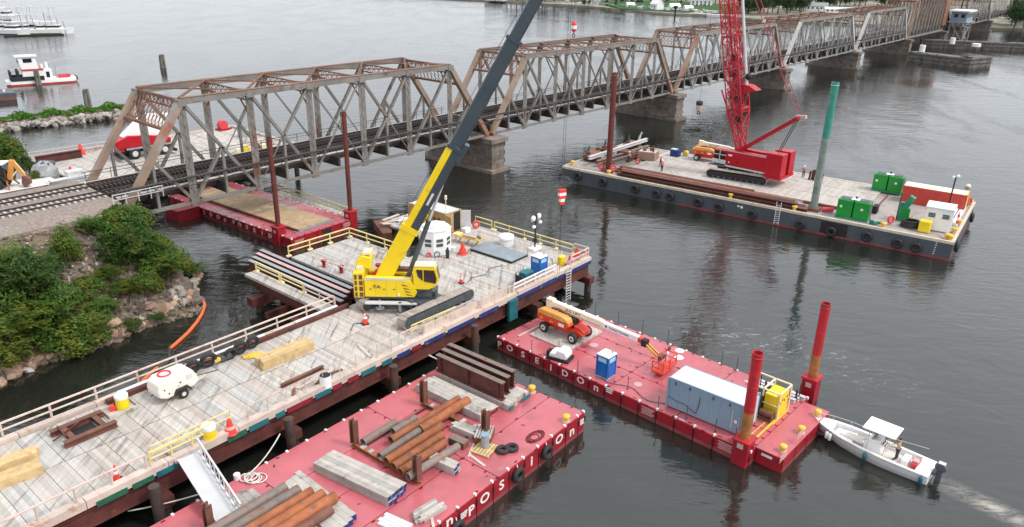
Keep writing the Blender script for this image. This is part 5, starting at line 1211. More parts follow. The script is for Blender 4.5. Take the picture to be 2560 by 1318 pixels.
# tan container with its doors swung open
p1, p2 = at(1122, 528, PZ + 2.6), at(1157, 516, PZ + 2.6)
rzc = PF.a + PI / 2
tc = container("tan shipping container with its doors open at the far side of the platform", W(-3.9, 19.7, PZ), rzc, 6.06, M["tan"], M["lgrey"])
part("interior", MB().box(-3.045, -1.12, .2, -3.035, 1.12, 2.4), M["black"], tc)
part("door", MB().box(-3.12, .0, .15, -3.06, 1.18, 2.5), M["tan"], tc); tc.children[-1].location = (0, 0, 0)
d1 = part("door", MB().box(0, -.04, .15, 1.16, .04, 2.48), M["tan"], tc, loc=(-3.08, 1.24, 0), rz=PI * .93); d2 = part("door", MB().box(0, -.04, .15, 1.16, .04, 2.48), M["lgrey"], tc, loc=(-3.08, -1.24, 0), rz=-PI * .78)
part("stored_gear", MBs([(-2.2, 1.25, .3, -1.9, 1.5, 1.9), (-1.4, 1.25, .2, -1.25, 1.45, 1.9), (-.8, 1.25, .2, .8, 2.1, .9)]), M["rustdark"], tc)
part("hose_reel", MB().torus((0.1, 1.32, 1.7), .34, .11, (0, 1, 0), 14, 6).torus((1.3, 1.34, 1.4), .3, .11, (0, 1, 0), 14, 6), M["yellow"], tc)
part("yellow_sheet", MB().box(-.9, 1.26, .1, 1.2, 1.45, 1.1), M["yellow"], tc)
part("mast", MB().tube((-2.9, 1.0, 2.6), (-2.9, 1.0, 4.2), .05, n=6).box(-3.0, .9, 4.2, -2.8, 1.1, 4.7), M["cream"], tc)
# white louvred booth
bo = thing("white_booth", "white octagonal booth with two louvred vents behind the yellow boom", "booth", at(1086, 638, PZ) + V(0, 1.0, 0), .45)
oc = [(1.75 * math.cos(PI / 8 + i * PI / 4) , 1.55 * math.sin(PI / 8 + i * PI / 4)) for i in range(8)]
part("wall", MB().prism(oc, .06, 2.75), M["white"], bo)
part("roof", MB().prism([(x * 1.04, y * 1.04) for x, y in oc], 2.755, 2.85).prism([(x * .8, y * .8) for x, y in oc], 2.851, 3.15), M["white"], bo)
for k in (4, 5, 6):
    a_ = (k + .5) * PI / 4 + PI / 8; f = PI / 4 * k + PI / 4; c_ = V(1.6 * math.cos(f), 1.42 * math.sin(f), 0)
    d_ = V(-math.sin(f), math.cos(f), 0)
    for zz in (1.25, 1.75): part("louvre", MB().bar(c_ - d_ * .36 + V(0, 0, zz), c_ + d_ * .36 + V(0, 0, zz), .14, .32), M["trackdark"], bo)
part("skirt", MB().prism([(x * 1.03, y * 1.03) for x, y in oc], 0, .058), M["grey"], bo)

# ------------------------------------------------------------ smaller things on the trestle
def cone(lbl, p, s=1.0, bands=True):
    t = thing("traffic_cone", lbl, "traffic cone", p, random.random(), "traffic cones")
    part("base", MB().boxc(0, 0, 0, .42 * s, .42 * s, .06 * s), M["black"] if bands else M["cone"], t)
    part("body", MB().lathe([(.17 * s, .06 * s), (.03 * s, .92 * s)], n=12), M["cone"], t)
    if bands: part("band", MB().lathe([(.118 * s + .006, .40 * s), (.088 * s + .006, .56 * s)], n=12).lathe([(.075 * s + .006, .64 * s), (.055 * s + .006, .74 * s)], n=12), M["letter"], t)
    return t
def stand(lbl, p, s, r0=.62, h=1.3):
    """folded red warning cover over a drum: wider than a cone"""
    t = thing("warning_cone", lbl, "cone", p, 0, "large orange cones")
    part("body", MB().lathe([(r0 * .75, 0), (r0 * .62, h * .35), (r0 * .34, h * .62), (r0 * .30, h * .86), (r0 * .12, h)], n=14), M["cone"], t)
    part("rim", MB().lathe([(r0 * .86, 0), (r0 * .86, .07), (r0 * .7, .09)], n=14), M["buoyred"], t); return t
cone("orange and white traffic cone beside the front of the yellow crane's track", at(913, 810, PZ), 1.35)
cone("orange and white traffic cone on the bare deck right of the yellow cab", at(1153, 708, PZ), 1.15)
cone("orange and white traffic cone by the near railing left of the gangway", at(293, 1200, PZ), 1.2)
stand("large red cone beside the white booth on the platform", at(1157, 635, PZ), 1)
stand("large red cone standing by the ladder at the right end of the platform", at(1424, 663, PZ), 1, .5, 1.1)
stand("orange barrel cone at the far right corner railing", at(1441, 641, PZ), 1, .45, 1.0)
stand("red marker cone against the white railing at the platform's right tip", at(1462, 640, PZ), 1, .4, .8)
t = stand("large red striped cone right of the yellow barrel near the gangway", at(577, 1083, PZ), 1, .55, 1.15)
part("band", MB().lathe([(.335, .42), (.25, .60)], n=14), M["lettert"], t)
def drum(name, lbl, p, r, h, parts, cat):
    t = thing(name, lbl, cat, p, 0)
    for nm, z0, z1, k, mt in parts: part(nm, MB().lathe([(r * k, z0 * h), (r * k * 1.03, (z0 + z1) / 2 * h), (r * k, z1 * h)], n=18), mt, t)
    return t
drum("yellow_barrel", "yellow barrel with a white lid standing in a tray by the timber railing", at(309, 1022, PZ), .42, 1.15, [("body", 0, .78, 1, M["yellow"]), ("lid", .785, 1, 1.05, M["white"])], "barrel")
drum("yellow_barrel", "two tone yellow barrel with a white top at the head of the gangway", at(527, 1103, PZ), .42, 1.25, [("body", 0, .45, .95, M["yellow"]), ("upper_body", .46, .76, 1.0, M["yellow"]), ("lid", .765, 1, 1.05, M["white"])], "barrel")
t = thing("white_bucket", "white drum with a dark open top near the trestle's near edge", "drum", at(815, 966, PZ), 0)
part("body", MB().lathe([(.42, 0), (.42, .95)], n=18), M["white"], t); part("opening", MB().lathe([(.40, .955), (.40, .975)], n=18), M["black"], t)
drum("yellow_drum", "bright yellow drum beside the hanging rope at the platform's right end", at(1403, 662, PZ), .42, .95, [("body", 0, .9, 1, M["yellow"]), ("lid", .905, 1, 1.02, M["yellow"])], "drum")
tr = thing("spill_tray", "wooden tray holding the yellow barrel and a red fuel can", "tray", at(300, 1025, PZ), PF.a)
part("floor", MB().box(-.95, -.65, .0, .95, .65, .06), M["mat_wood"], tr); part("rim", MBs([(-1, -.7, 0, 1, -.63, .25), (-1, .63, 0, 1, .7, .25), (-1, -.63, 0, -.93, .63, .25), (.93, -.63, 0, 1, .63, .25)]), M["mat_wood"], tr)
t = thing("fuel_can", "red fuel can in the wooden tray left of the yellow barrel", "fuel can", at(283, 1026, PZ + .07), .5); part("body", MB().box(-.2, -.14, 0, .2, .14, .4), M["cone"], t, bevel=.03); part("spout", MB().tube((.1, 0, .4), (.2, 0, .55), .04), M["black"], t)
t = thing("fire_extinguisher", "red extinguisher standing behind the yellow barrel in the tray", "extinguisher", at(293, 1012, PZ + .07), 0); part("body", MB().lathe([(.1, 0), (.1, .55), (.04, .65)], n=10), M["cone"], t); part("handle", MB().box(-.04, -.03, .66, .12, .03, .74), M["black"], t)
# rusty frame with an open well
fr = thing("steel_skid", "dark rusty steel frame lying open on the deck near the left edge", "steel frame", at(211, 1078, PZ), PF.a)
part("side_beam", MB().ibeam((-1.6, -1.0, .22), (1.7, -1.0, .22), .42, .4, .06).ibeam((-1.7, .95, .22), (1.6, .95, .22), .42, .4, .06), M["rustdark"], fr)
part("cross_beam", MB().ibeam((-.95, -.85, .2), (-.95, .8, .2), .36, .35, .06).ibeam((1.0, -.85, .2), (1.0, .8, .2), .36, .35, .06), M["rustdark"], fr)
part("well", MB().box(-.7, -.75, .01, .75, .7, .03), M["black"], fr)
part("loose_bar", MB().bar((-2.0, -.4, .46), (.2, .7, .46), .09).bar((-1.3, -.6, .55), (-1.2, 1.0, .55), .08), M["girder"], fr)
def timberstack(name, lbl, p, rz, n, m_, L, b, h, mt, ends=None, cat="timber stack", jit=.1):
    t = thing(name, lbl, cat, p, rz)
    for k in range(m_):
        for i in range(n):
            a = random.uniform(-jit, jit); y = (i - (n - 1) / 2) * (b + .015)
            o = part("timber", MB().box(-L / 2 + a, y - b / 2, k * (h + .008), L / 2 + a, y + b / 2, k * (h + .008) + h), mt, t)
            if ends and random.random() < .75: part("painted_end", MB().boxc(L / 2 + a + .008, y, k * (h + .008) + .02, .014, b - .03, h - .04), ends, t)
    return t
timberstack("timber_stack", "stack of new yellow timber beams lying on the trestle deck", at(715, 893, PZ), PF.a - .02, 3, 2, 4.6, .40, .36, M["pine"])
timberstack("timber_beam", "pale yellow timber beam at the left picture edge, upper of two", at(0, 1172, PZ), PF.a - .12, 2, 1, 4.2, .45, .5, M["pine"])
timberstack("timber_beam", "pale yellow timber beam at the left picture edge, lower of two", at(-5, 1215, PZ), PF.a - .12, 2, 1, 4.8, .5, .55, M["pine"])
one("steel_bar", MB().ibeam((-1.9, 0, .14), (1.9, 0, .14), .28, .28, .05), M["rustdark"], "rusty steel beam lying on the deck left of the white drum", "beam", at(757, 945, PZ), PF.a)
one("tarpaulin", MB().blob((0, 0, .1), .55, 12, 6, (1.5, .8, .22), .22), M["bolyel"], "crumpled yellow cloth beside the timber stack on the deck", "cloth", at(633, 890, PZ), .5)
random.seed(9)
for px, py, fl, r, lb in ((632, 866, 0, .46, "car tyre leaning on the far railing, rightmost of the row"), (602, 880, 0, .48, "car tyre leaning on the far railing, second from the right"), (578, 893, 0, .42, "car tyre leaning on the far railing, third from the right"), (522, 912, 0, .52, "car tyre on the far curb left of the grey basin"), (484, 928, 0, .47, "car tyre behind the white compressor trailer, leftmost of the row")):
    p = at(px, py, PZ + .27); t = thing("tyre", lb, "tyre", p + V(0, 0, r * .80), PF.a, "tyres along the far railing"); part("tread", MB().torus((0, 0, 0), r, r * .34, (.12, .95, .30), 20, 8), M["rubber"], t)
t = thing("grey_basin", "grey tub with a dark opening on the curb between the tyres", "tub", at(562, 896, PZ + .2), .9); part("body", MB().box(-.45, -.35, 0, .45, .35, .42), M["trackdark"], t, bevel=.06); part("opening", MB().box(-.3, -.22, .425, .3, .22, .44), M["black"], t)
one("yellow_box", MB().box(-.25, -.16, 0, .25, .16, .22), M["bolyel"], "small yellow box on the curb by the tyres", "box", at(543, 903, PZ + .35), .9)
# compressor trailer
cm = thing("compressor_trailer", "white towable air compressor with rounded ends parked on the trestle", "compressor", at(440, 985, PZ), PF.a + .05)
part("body", MB().prism([(-1.55, .62), (-1.0, .35), (1.1, .5), (1.5, .75), (1.42, 1.15), (1.12, 1.78), (.8, 1.88), (-1.1, 1.86), (-1.5, 1.62), (-1.62, 1.1)], -.80, .80, 'xz'), M["offwhite"], cm, bevel=.12)
part("wheel", MB().torus((.1, -.92, .34), .26, .13, (0, 1, 0), 18, 8).torus((.1, .92, .34), .26, .13, (0, 1, 0), 18, 8), M["rubber"], cm); part("rim", MB().tube((.1, -1.0, .34), (.1, -.86, .34), .19, n=14).tube((.1, .86, .34), (.1, 1.0, .34), .19, n=14), M["rim"], cm)
part("mudguard", MB().prism([(-.55, .5), (-.35, .86), (.5, .86), (.75, .5), (.6, .5), (.42, .74), (-.28, .74), (-.42, .5)], -1.08, -.81, 'xz').prism([(-.55, .5), (-.35, .86), (.5, .86), (.75, .5), (.6, .5), (.42, .74), (-.28, .74), (-.42, .5)], .81, 1.08, 'xz'), M["black"], cm)
part("roof_ring", MB().torus((-.55, .1, 1.90), .42, .07, (0, 0, 1), 18, 6), M["buoyred"], cm)
part("panel", MBs([(.55, -.83, 1.25, .98, -.802, 1.62)]), M["lgrey"], cm); part("drawbar", MB().bar((1.3, -.3, .5), (2.5, 0, .45), .1).bar((1.3, .3, .5), (2.5, 0, .45), .1).tube((2.3, 0, .0), (2.3, 0, .6), .05), M["curb"], cm)
part("latch", MBs([(-1.2, -.825, 1.1, -1.1, -.802, 1.2), (.0, -.825, 1.2, .12, -.802, 1.3), (-.9, -.825, .7, -.8, -.802, .8)]), M["black"], cm)
# things by the booth and the platform's far end
st = thing("work_table", "yellow trestle table with rolled gear on top behind the large red cone", "table", at(1172, 610, PZ), PF.a - 1.42)
part("top", MB().box(-1.6, -.5, .75, 1.6, .5, .86), M["bolyel"], st); part("end_board", MB().box(-1.9, -.45, .87, -1.1, .45, 1.0), M["railyel"], st)
for x in (-1.3, -.2, 1.0): part("leg", MB().bar((x, -.4, 0), (x + .3, .4, .75), .07).bar((x + .3, -.4, 0), (x, .4, .75), .07), M["grey"], st)
part("roll", MB().tube((-.6, -.2, 1.02), (1.2, -.25, 1.02), .16, n=10), M["curb"], st); part("hose_coil", MB().torus((1.25, .1, 1.0), .25, .07, (.3, .3, 1), 12, 6), M["trackdark"], st)
tb = thing("water_tub", "round white lidded tub near the far railing of the platform", "tub", at(1265, 612, PZ), 0)
part("body", MB().lathe([(.78, 0), (.80, .55)], n=22), M["white"], tb); part("neck", MB().lathe([(.74, .555), (.74, .8)], n=22), M["letter"], tb); part("lid", MB().lathe([(.88, .805), (.88, 1.12), (.6, 1.2)], n=22), M["white"], tb)
pl = thing("steel_plate", "large grey steel road plate lying on blocks in the middle of the platform", "steel plate", at(1247, 634, PZ), PF.a + PI / 2 + .02)
part("plate", MB().box(-2.9, -1.4, .22, 2.9, 1.4, .30), M["asphalt"], pl); part("bearer", MBs([(-2.9, -1.38, 0, 2.9, -1.2, .215), (-2.9, 1.2, 0, 2.9, 1.38, .215), (-2.88, -1.19, 0, -2.7, 1.19, .215), (2.7, -1.19, 0, 2.88, 1.19, .215)]), M["black"], pl)
lt = thing("light_tower", "portable light tower with round white lamps at the far railing", "light tower", at(1337, 624, PZ), PF.a)
part("mast", MB().tube((0, 0, .3), (0, 0, 3.4), .09, n=8).box(-.16, -.16, .9, .16, .16, 1.3), M["black"], lt); part("base", MB().box(-.7, -.4, 0, .7, .4, .3), M["white"], lt)
part("crossbar", MB().bar((-.75, 0, 3.4), (.75, 0, 3.4), .08), M["lgrey"], lt)
for x, z in ((-.62, 3.75), (.45, 3.8), (-.45, 2.75), (.75, 3.05)): part("lamp", MB().sphere((x * .9, -.12, z), .32, 12, 8, (1, .7, 1) if z > 3.5 else (.8, .6, .6)), M["white"], lt)
part("lamp_bracket", MB().box(-.12, -.14, 3.45, .12, .1, 4.0), M["black"], lt)
ge = thing("generator_set", "teal and navy welding generator behind the pinkish railing", "generator", at(1313, 708, PZ), PF.a)
part("engine", MB().box(-.9, -.4, .25, .75, .4, .95), M["blue_end"], ge); part("canopy", MB().box(-.5, -.42, .96, .8, .42, 1.25), M["teal"], ge, bevel=.05); part("handle", MB().bar((-1.05, -.35, .1), (-1.05, -.35, 1.35), .09).bar((-1.05, .35, .1), (-1.05, .35, 1.35), .09).box(-1.1, -.35, .6, -.95, .35, 1.1), M["black"], ge)
part("wheel", MB().torus((.3, -.5, .27), .2, .08, (0, 1, 0), 12, 6).torus((.3, .5, .27), .2, .08, (0, 1, 0), 12, 6), M["rubber"], ge)
def ring(lbl, p, r, z, ax_, grp="red life rings"):
    t = thing("life_ring", lbl, "life ring", p, 0, grp); part("ring", MB().torus((0, 0, z), r, r * .34, ax_, 16, 8), M["buoyred"], t); part("stand", MB().bar((0, .1, 0), (0, .1, z + r * .6), .06), M["lettert"], t); return t
ring("red life ring on the deck beside the open container doors", at(1190, 572, PZ), .36, .55, (.4, -.9, .1))
ring("red life ring at the foot of the white booth", at(1072, 643, PZ), .22, .25, (.3, -.9, .3)); 
one("hose_coil", MB().torus((0, 0, .3), .3, .05, (.3, -.9, .1), 16, 6), M["trackdark"], "grey hose coil leaning against the white booth", "hose", at(1093, 643, PZ))
one("red_lamp", MB().lathe([(.25, 0), (.3, .3), (.1, .5)], n=12), M["buoyred"], "red beacon on the ground by the tan container door", "beacon", at(1116, 572, PZ))
one("bucket", MB().lathe([(.25, 0), (.32, .5)], n=14), M["white"], "white bucket between the booth and the large red cone", "bucket", at(1133, 628, PZ))
one("white_box", MB().box(-.45, -.35, 0, .45, .35, .5), M["white"], "white box in front of the open container doors", "box", at(1165, 580, PZ), PF.a)
pk = thing("person", "person in dark blue crouching by the hose at the white booth", "person", at(1119, 645, PZ), 1.0)
part("body", MB().lathe([(.18, 0), (.22, .35), (.2, .6), (.24, .85), (.08, 1.0)], n=10), M["pants"], pk); part("helmet", MB().sphere((0, 0, 1.08), .13, 10, 6), M["blue_end"], pk)
mb = MB(); random.seed(2)
for i in range(14): a = random.uniform(0, PI); mb.boxc(random.uniform(-2.6, 2.4), random.uniform(-2.2, 2.2), .3 + random.uniform(0, .5), random.uniform(1, 3.4), .3, .25, a)
pf = thing("debris_float", "low float piled with pale boards left of the tan container", "float", at(1012, 565, .8), .4)
part("pontoon", MB().box(-3.5, -2.6, -1, 3.5, 2.6, .28), M["rustdark"], pf)
random.seed(2)
for i in range(16): a = random.uniform(-.5, .6); part("board", MB().boxc(random.uniform(-2.2, 2.0), random.uniform(-2.0, 2.0), .29 + i * .06, random.uniform(1.5, 3.6), .34, .12, a), M["curb"] if i % 3 else M["white"], pf)
for u_, v_, lb in ((-20.2, 19.2, "dark red bollard at the left edge of the platform, farther one"), (-20.0, 16.7, "dark red bollard at the left edge of the platform, nearer one"), (-17.2, 14.3, "dark red bollard close behind the counterweight")):
    one("bollard", MB().tube((0, 0, 0), (0, 0, .75), .2, n=10).tube((0, 0, .6), (0, 0, .78), .3, n=10), M["bredside"], lb, "bollard", W(u_, v_, PZ))
one("cable", MB().path([(0, 0, .04), (.8, .4, .04), (1.6, .1, .04), (2.1, .9, .04), (3.0, .7, .04)], .04, 5), M["trackdark"], "dark cable lying on the platform left of the crane", "cable", W(-19.5, 13.0, PZ), 1.0)
one("tape_line", MB().bar((0, 0, .8), (7.0, 0, .8), .03, .06), M["letter"], "white barrier tape strung behind the counterweight", "tape", W(-20.2, 12.8, PZ), PF.a + PI / 2)
# gangway from the trestle to the foreground barge
g0 = at(478, 1150, PZ + .25); g1 = at(584, 1316, ZBD + .35)
gw = thing("gangway", "grey aluminium gangway with a trussed handrail leading down to the foreground barge", "gangway", g0, math.atan2((g1 - g0).y, (g1 - g0).x)); Lg = (V(g1.x, g1.y, 0) - V(g0.x, g0.y, 0)).length; dzg = g1.z - g0.z
def G(x, y, z=0): return V(x, y, dzg * x / Lg + z)
part("deck", MB().hexa([G(-.4, -.62, -.06), G(Lg, -.62, -.06), G(Lg, .62, -.06), G(-.4, .62, -.06), G(-.4, -.62), G(Lg, -.62), G(Lg, .62), G(-.4, .62)]), mat("gangway_deck", (.50, .50, .51), .6, var=.06), gw)
for y in (.66,):
    part("top_rail", MB().bar(G(-.3, y, 1.05), G(Lg - .2, y, 1.05), .1), M["lgrey"], gw); part("bottom_rail", MB().bar(G(-.4, y, .02), G(Lg, y, .02), .1), M["lgrey"], gw)
    for i in range(9): x0, x1 = i * (Lg - .5) / 8, (i + 1) * (Lg - .5) / 8; part("baluster", MB().bar(G(x0, y, 0), G(x0, y, 1.05), .06), M["lgrey"], gw); part("brace", MB().bar(G(x0, y, 0), G(x1, y, 1.05), .05), M["lgrey"], gw) if i < 8 else None
part("toe_rail", MB().bar(G(-.4, -.66, .04), G(Lg, -.66, .04), .08), M["lgrey"], gw)
part("landing", MB().box(-2.2, -.8, -.18, -.45, .9, -.05), M["mat_wood"], gw)
for u, v, L_, a_, mt_, lb in ((-35.2, 1.6, 1.6, .1, "curb", "short plank on the near side of the deck right of the red striped cone"), (-34.2, 1.3, 1.1, .5, "rustdark", "rusty angle iron by the near railing right of the red striped cone"), (-33.0, 1.5, 1.9, -.15, "rustdark", "long thin steel bar along the near railing left of the white drum"), (-36.4, 1.4, 1.0, .9, "rust", "reddish bracket lying at the near railing by the striped cone"), (-29.0, 2.4, 2.4, 1.3, "curb", "weathered plank lying across the deck right of the white drum")):
    one("deck_bar", MB().box(-L_ / 2, -.09, 0, L_ / 2, .09, .09).box(-L_ / 2, .1, 0, L_ / 3, .16, .05), M[mt_], lb, "plank" if mt_ == "curb" else "steel bar", W(u, v, PZ + .005), PF.a + a_)
for (u, v), pts, lb in (((-43.5, 8.6), ((0, 0), (1.4, .3), (2.6, -.5), (3.6, .2), (5.2, -.2)), "black air hose snaking from the compressor along the deck"), ((-27.5, 6.0), ((0, 0), (1.0, .8), (1.9, .2), (2.8, .9), (3.0, 2.0)), "black cable on the deck behind the front traffic cone"), ((-13.5, 5.5), ((0, 0), (1.2, .6), (2.8, .1), (4.4, .9), (5.8, .4)), "dark cable running across the platform towards the blue toilet"), ((-9.0, 11.2), ((0, 0), (.9, .7), (1.6, -.1), (2.6, .6)), "dark hose near the yellow trestle table")):
    one("hose", MB().path([(x, y, .04) for x, y in pts], .035, 5), M["trackdark"], lb, "hose", W(u, v, PZ), PF.a)
# mooring ropes
def sag(lbl, a, b, s, r=.05):
    a, b = Vector(a), Vector(b); pts = [a.lerp(b, i / 14) - V(0, 0, s * 4 * (i / 14) * (1 - i / 14)) for i in range(15)]
    one("mooring_rope", MB().path([p - a for p in pts], r, 5), M["rope"], lbl, "rope", a)
sag("white mooring rope sagging from the trestle pile to the rope heap on the barge", at(700, 1085, 2.4), at(610, 1195, ZBD + .2), .35)
sag("white mooring rope running from the gangway foot out to the left", at(320, 1278, 1.3), at(510, 1232, ZBD), .1)
sag("short white mooring rope between trestle and the far corner of the foreground barge", at(1072, 888, 2.4), at(1112, 907, ZBD + .2), .02, .07)
t = thing("rope_heap", "heap of white mooring rope on the barge beside the gangway", "rope", at(618, 1196, ZBD), 0)
mb = MB()
for i in range(5): mb.torus((random.uniform(-.5, .9), random.uniform(-.2, .35), .05 + i * .02), random.uniform(.25, .5), .045, (random.uniform(-.1, .1), 0, 1), 14, 5)
part("coil", mb, M["rope"], t); part("bollard", MB().tube((-.6, -.1, 0), (-.6, -.1, .4), .22, n=10), M["letter"], t)
# floating containment boom
bp_ = [(0, 0)] ; P_ = [(498, 743), (507, 752), (512, 765), (505, 785), (492, 806), (470, 832), (445, 855), (425, 872)]
p0_ = at(*P_[0]); one("containment_boom", MB().path([at(x, y, .12) - V(p0_.x, p0_.y, 0) for x, y in P_], .17, 8), M["boomo"], "orange floating containment boom curving out from the rocky tip of the bank", "boom", (p0_.x, p0_.y, 0))
P_ = [(425, 872), (423, 885), (424, 895), (418, 908), (404, 915), (394, 920)]; p0_ = at(*P_[0])
one("containment_boom", MB().path([at(x, y, .1) - V(p0_.x, p0_.y, 0) for x, y in P_], .11, 7), M["boomk"], "slack dark length in the middle of the containment boom", "boom", (p0_.x, p0_.y, 0))
P_ = [(394, 920), (378, 932), (360, 950), (345, 970), (330, 990)]; p0_ = at(*P_[0])
one("containment_boom", MB().path([at(x, y, .12) - V(p0_.x, p0_.y, 0) for x, y in P_], .16, 8), M["boomo"], "orange containment boom passing behind the timber railing", "boom", (p0_.x, p0_.y, 0))
# ------------------------------------------------------------ people
def skin(name, pts, edges, mt, parent, sub=1):
    me = bpy.data.meshes.new(name); me.from_pydata([p[0] for p in pts], edges, []); o = part(name, me, mt, parent)
    o.modifiers.new("skin", 'SKIN'); L = me.skin_vertices[0].data
    for i, p in enumerate(pts): L[i].radius = (p[1], p[1] * (p[2] if len(p) > 2 else 1)); L[i].use_root = (i == 0)
    s = o.modifiers.new("sub", 'SUBSURF'); s.levels = sub; s.render_levels = sub
    o.modifiers["skin"].use_smooth_shade = True; return o
def person(lbl, p, rz, top, hat, pose="stand", grp=None):
    t = thing("person", lbl, "person", p, rz, grp)
    sw = .10 if pose == "walk" else .02; rr = .16 if pose != "reach" else .42
    hip, kn, an = V(0, 0, .93), .50, .08
    def leg(s): return [(0, s * .10, .88), (sw * s * .8, s * .11, kn), (sw * s * 1.4 - .03 * (sw > .05), s * .11, an), (sw * s * 1.4 + .13, s * .12, .045)]
    def arm(s): return [(0, s * .20, 1.43), (.03, s * .27, 1.16), (rr, s * .24, 1.02), (rr + .09, s * .22, 1.00)]
    pts = [((0, 0, .95), .13, .9), ((0, 0, 1.15), .125, .9), ((0, 0, 1.38), .14, .8), ((0, 0, 1.50), .055), ((.02, 0, 1.60), .085), ((.02, 0, 1.72), .085)]; ed = [(0, 1), (1, 2), (2, 3), (3, 4), (4, 5)]
    for s in (-1, 1):
        b = len(pts); pts += [(q, r) for q, r in zip(leg(s), (.085, .06, .042, .035))]; ed += [(0, b), (b, b + 1), (b + 1, b + 2), (b + 2, b + 3)]
        b = len(pts); pts += [(q, r) for q, r in zip(arm(s), (.055, .042, .032, .035))]; ed += [(2, b), (b, b + 1), (b + 1, b + 2), (b + 2, b + 3)]
    skin("body", pts, ed, M["skin"], t)
    pts = [((0, 0, 1.0), .155, .9), ((0, 0, 1.16), .15, .9), ((0, 0, 1.40), .165, .8)]; ed = [(0, 1), (1, 2)]
    for s in (-1, 1): b = len(pts); pts += [(q, r) for q, r in zip(arm(s)[:3], (.075, .06, .045))]; ed += [(2, b), (b, b + 1), (b + 1, b + 2)]
    skin("shirt", pts, ed, top, t)
    pts = [((0, 0, .96), .15, .9)]; ed = []
    for s in (-1, 1): b = len(pts); pts += [(q, r) for q, r in zip(leg(s)[:3], (.105, .08, .06))]; ed += [(0, b), (b, b + 1), (b + 1, b + 2)]
    skin("trousers", pts, ed, M["pants"], t)
    for s in (-1, 1): q = leg(s)[3]; part("shoe", MB().blob((q[0] - .03, q[1], .05), .05, 8, 5, (2.6, .95, .9), .001), M["black"], t)
    part("nose", MB().blob((.115, 0, 1.64), .022, 6, 4, (1, .8, 1.2), .001), M["skin"], t)
    part("eye", MBs([(.098, s * .035 - .012, 1.665, .106, s * .035 + .012, 1.68) for s in (-1, 1)]), M["hair"], t); part("mouth", MBs([(.094, -.025, 1.585, .102, .025, 1.594)]), M["buoyred"], t)
    if hat: part("helmet", MB().lathe([(.145, 1.70), (.125, 1.79), (.07, 1.85), (.001, 1.865)], (.02, 0, 0), 12).lathe([(.16, 1.69), (.16, 1.705)], (.03, 0, 0), 12), hat, t)
    else: part("hair", MB().blob((.0, 0, 1.72), .105, 10, 6, (1.0, 1, .95), .04), M["hair"], t)
    for s in (-1, 1):
        q = V(*arm(s)[3]); mb = MB()
        for i, (dy, l) in enumerate(((-.024, .060), (-.008, .072), (.008, .068), (.024, .052))): mb.path([q + V(.02, dy, 0), q + V(.02 + l * .6, dy, -.008), q + V(.02 + l, dy, -.035)], .0085, 5)
        mb.path([q + V(-.01, -s * .025, 0), q + V(.025, -s * .05, -.01)], .010, 5); part("fingers", mb, M["skin"], t)
    return t

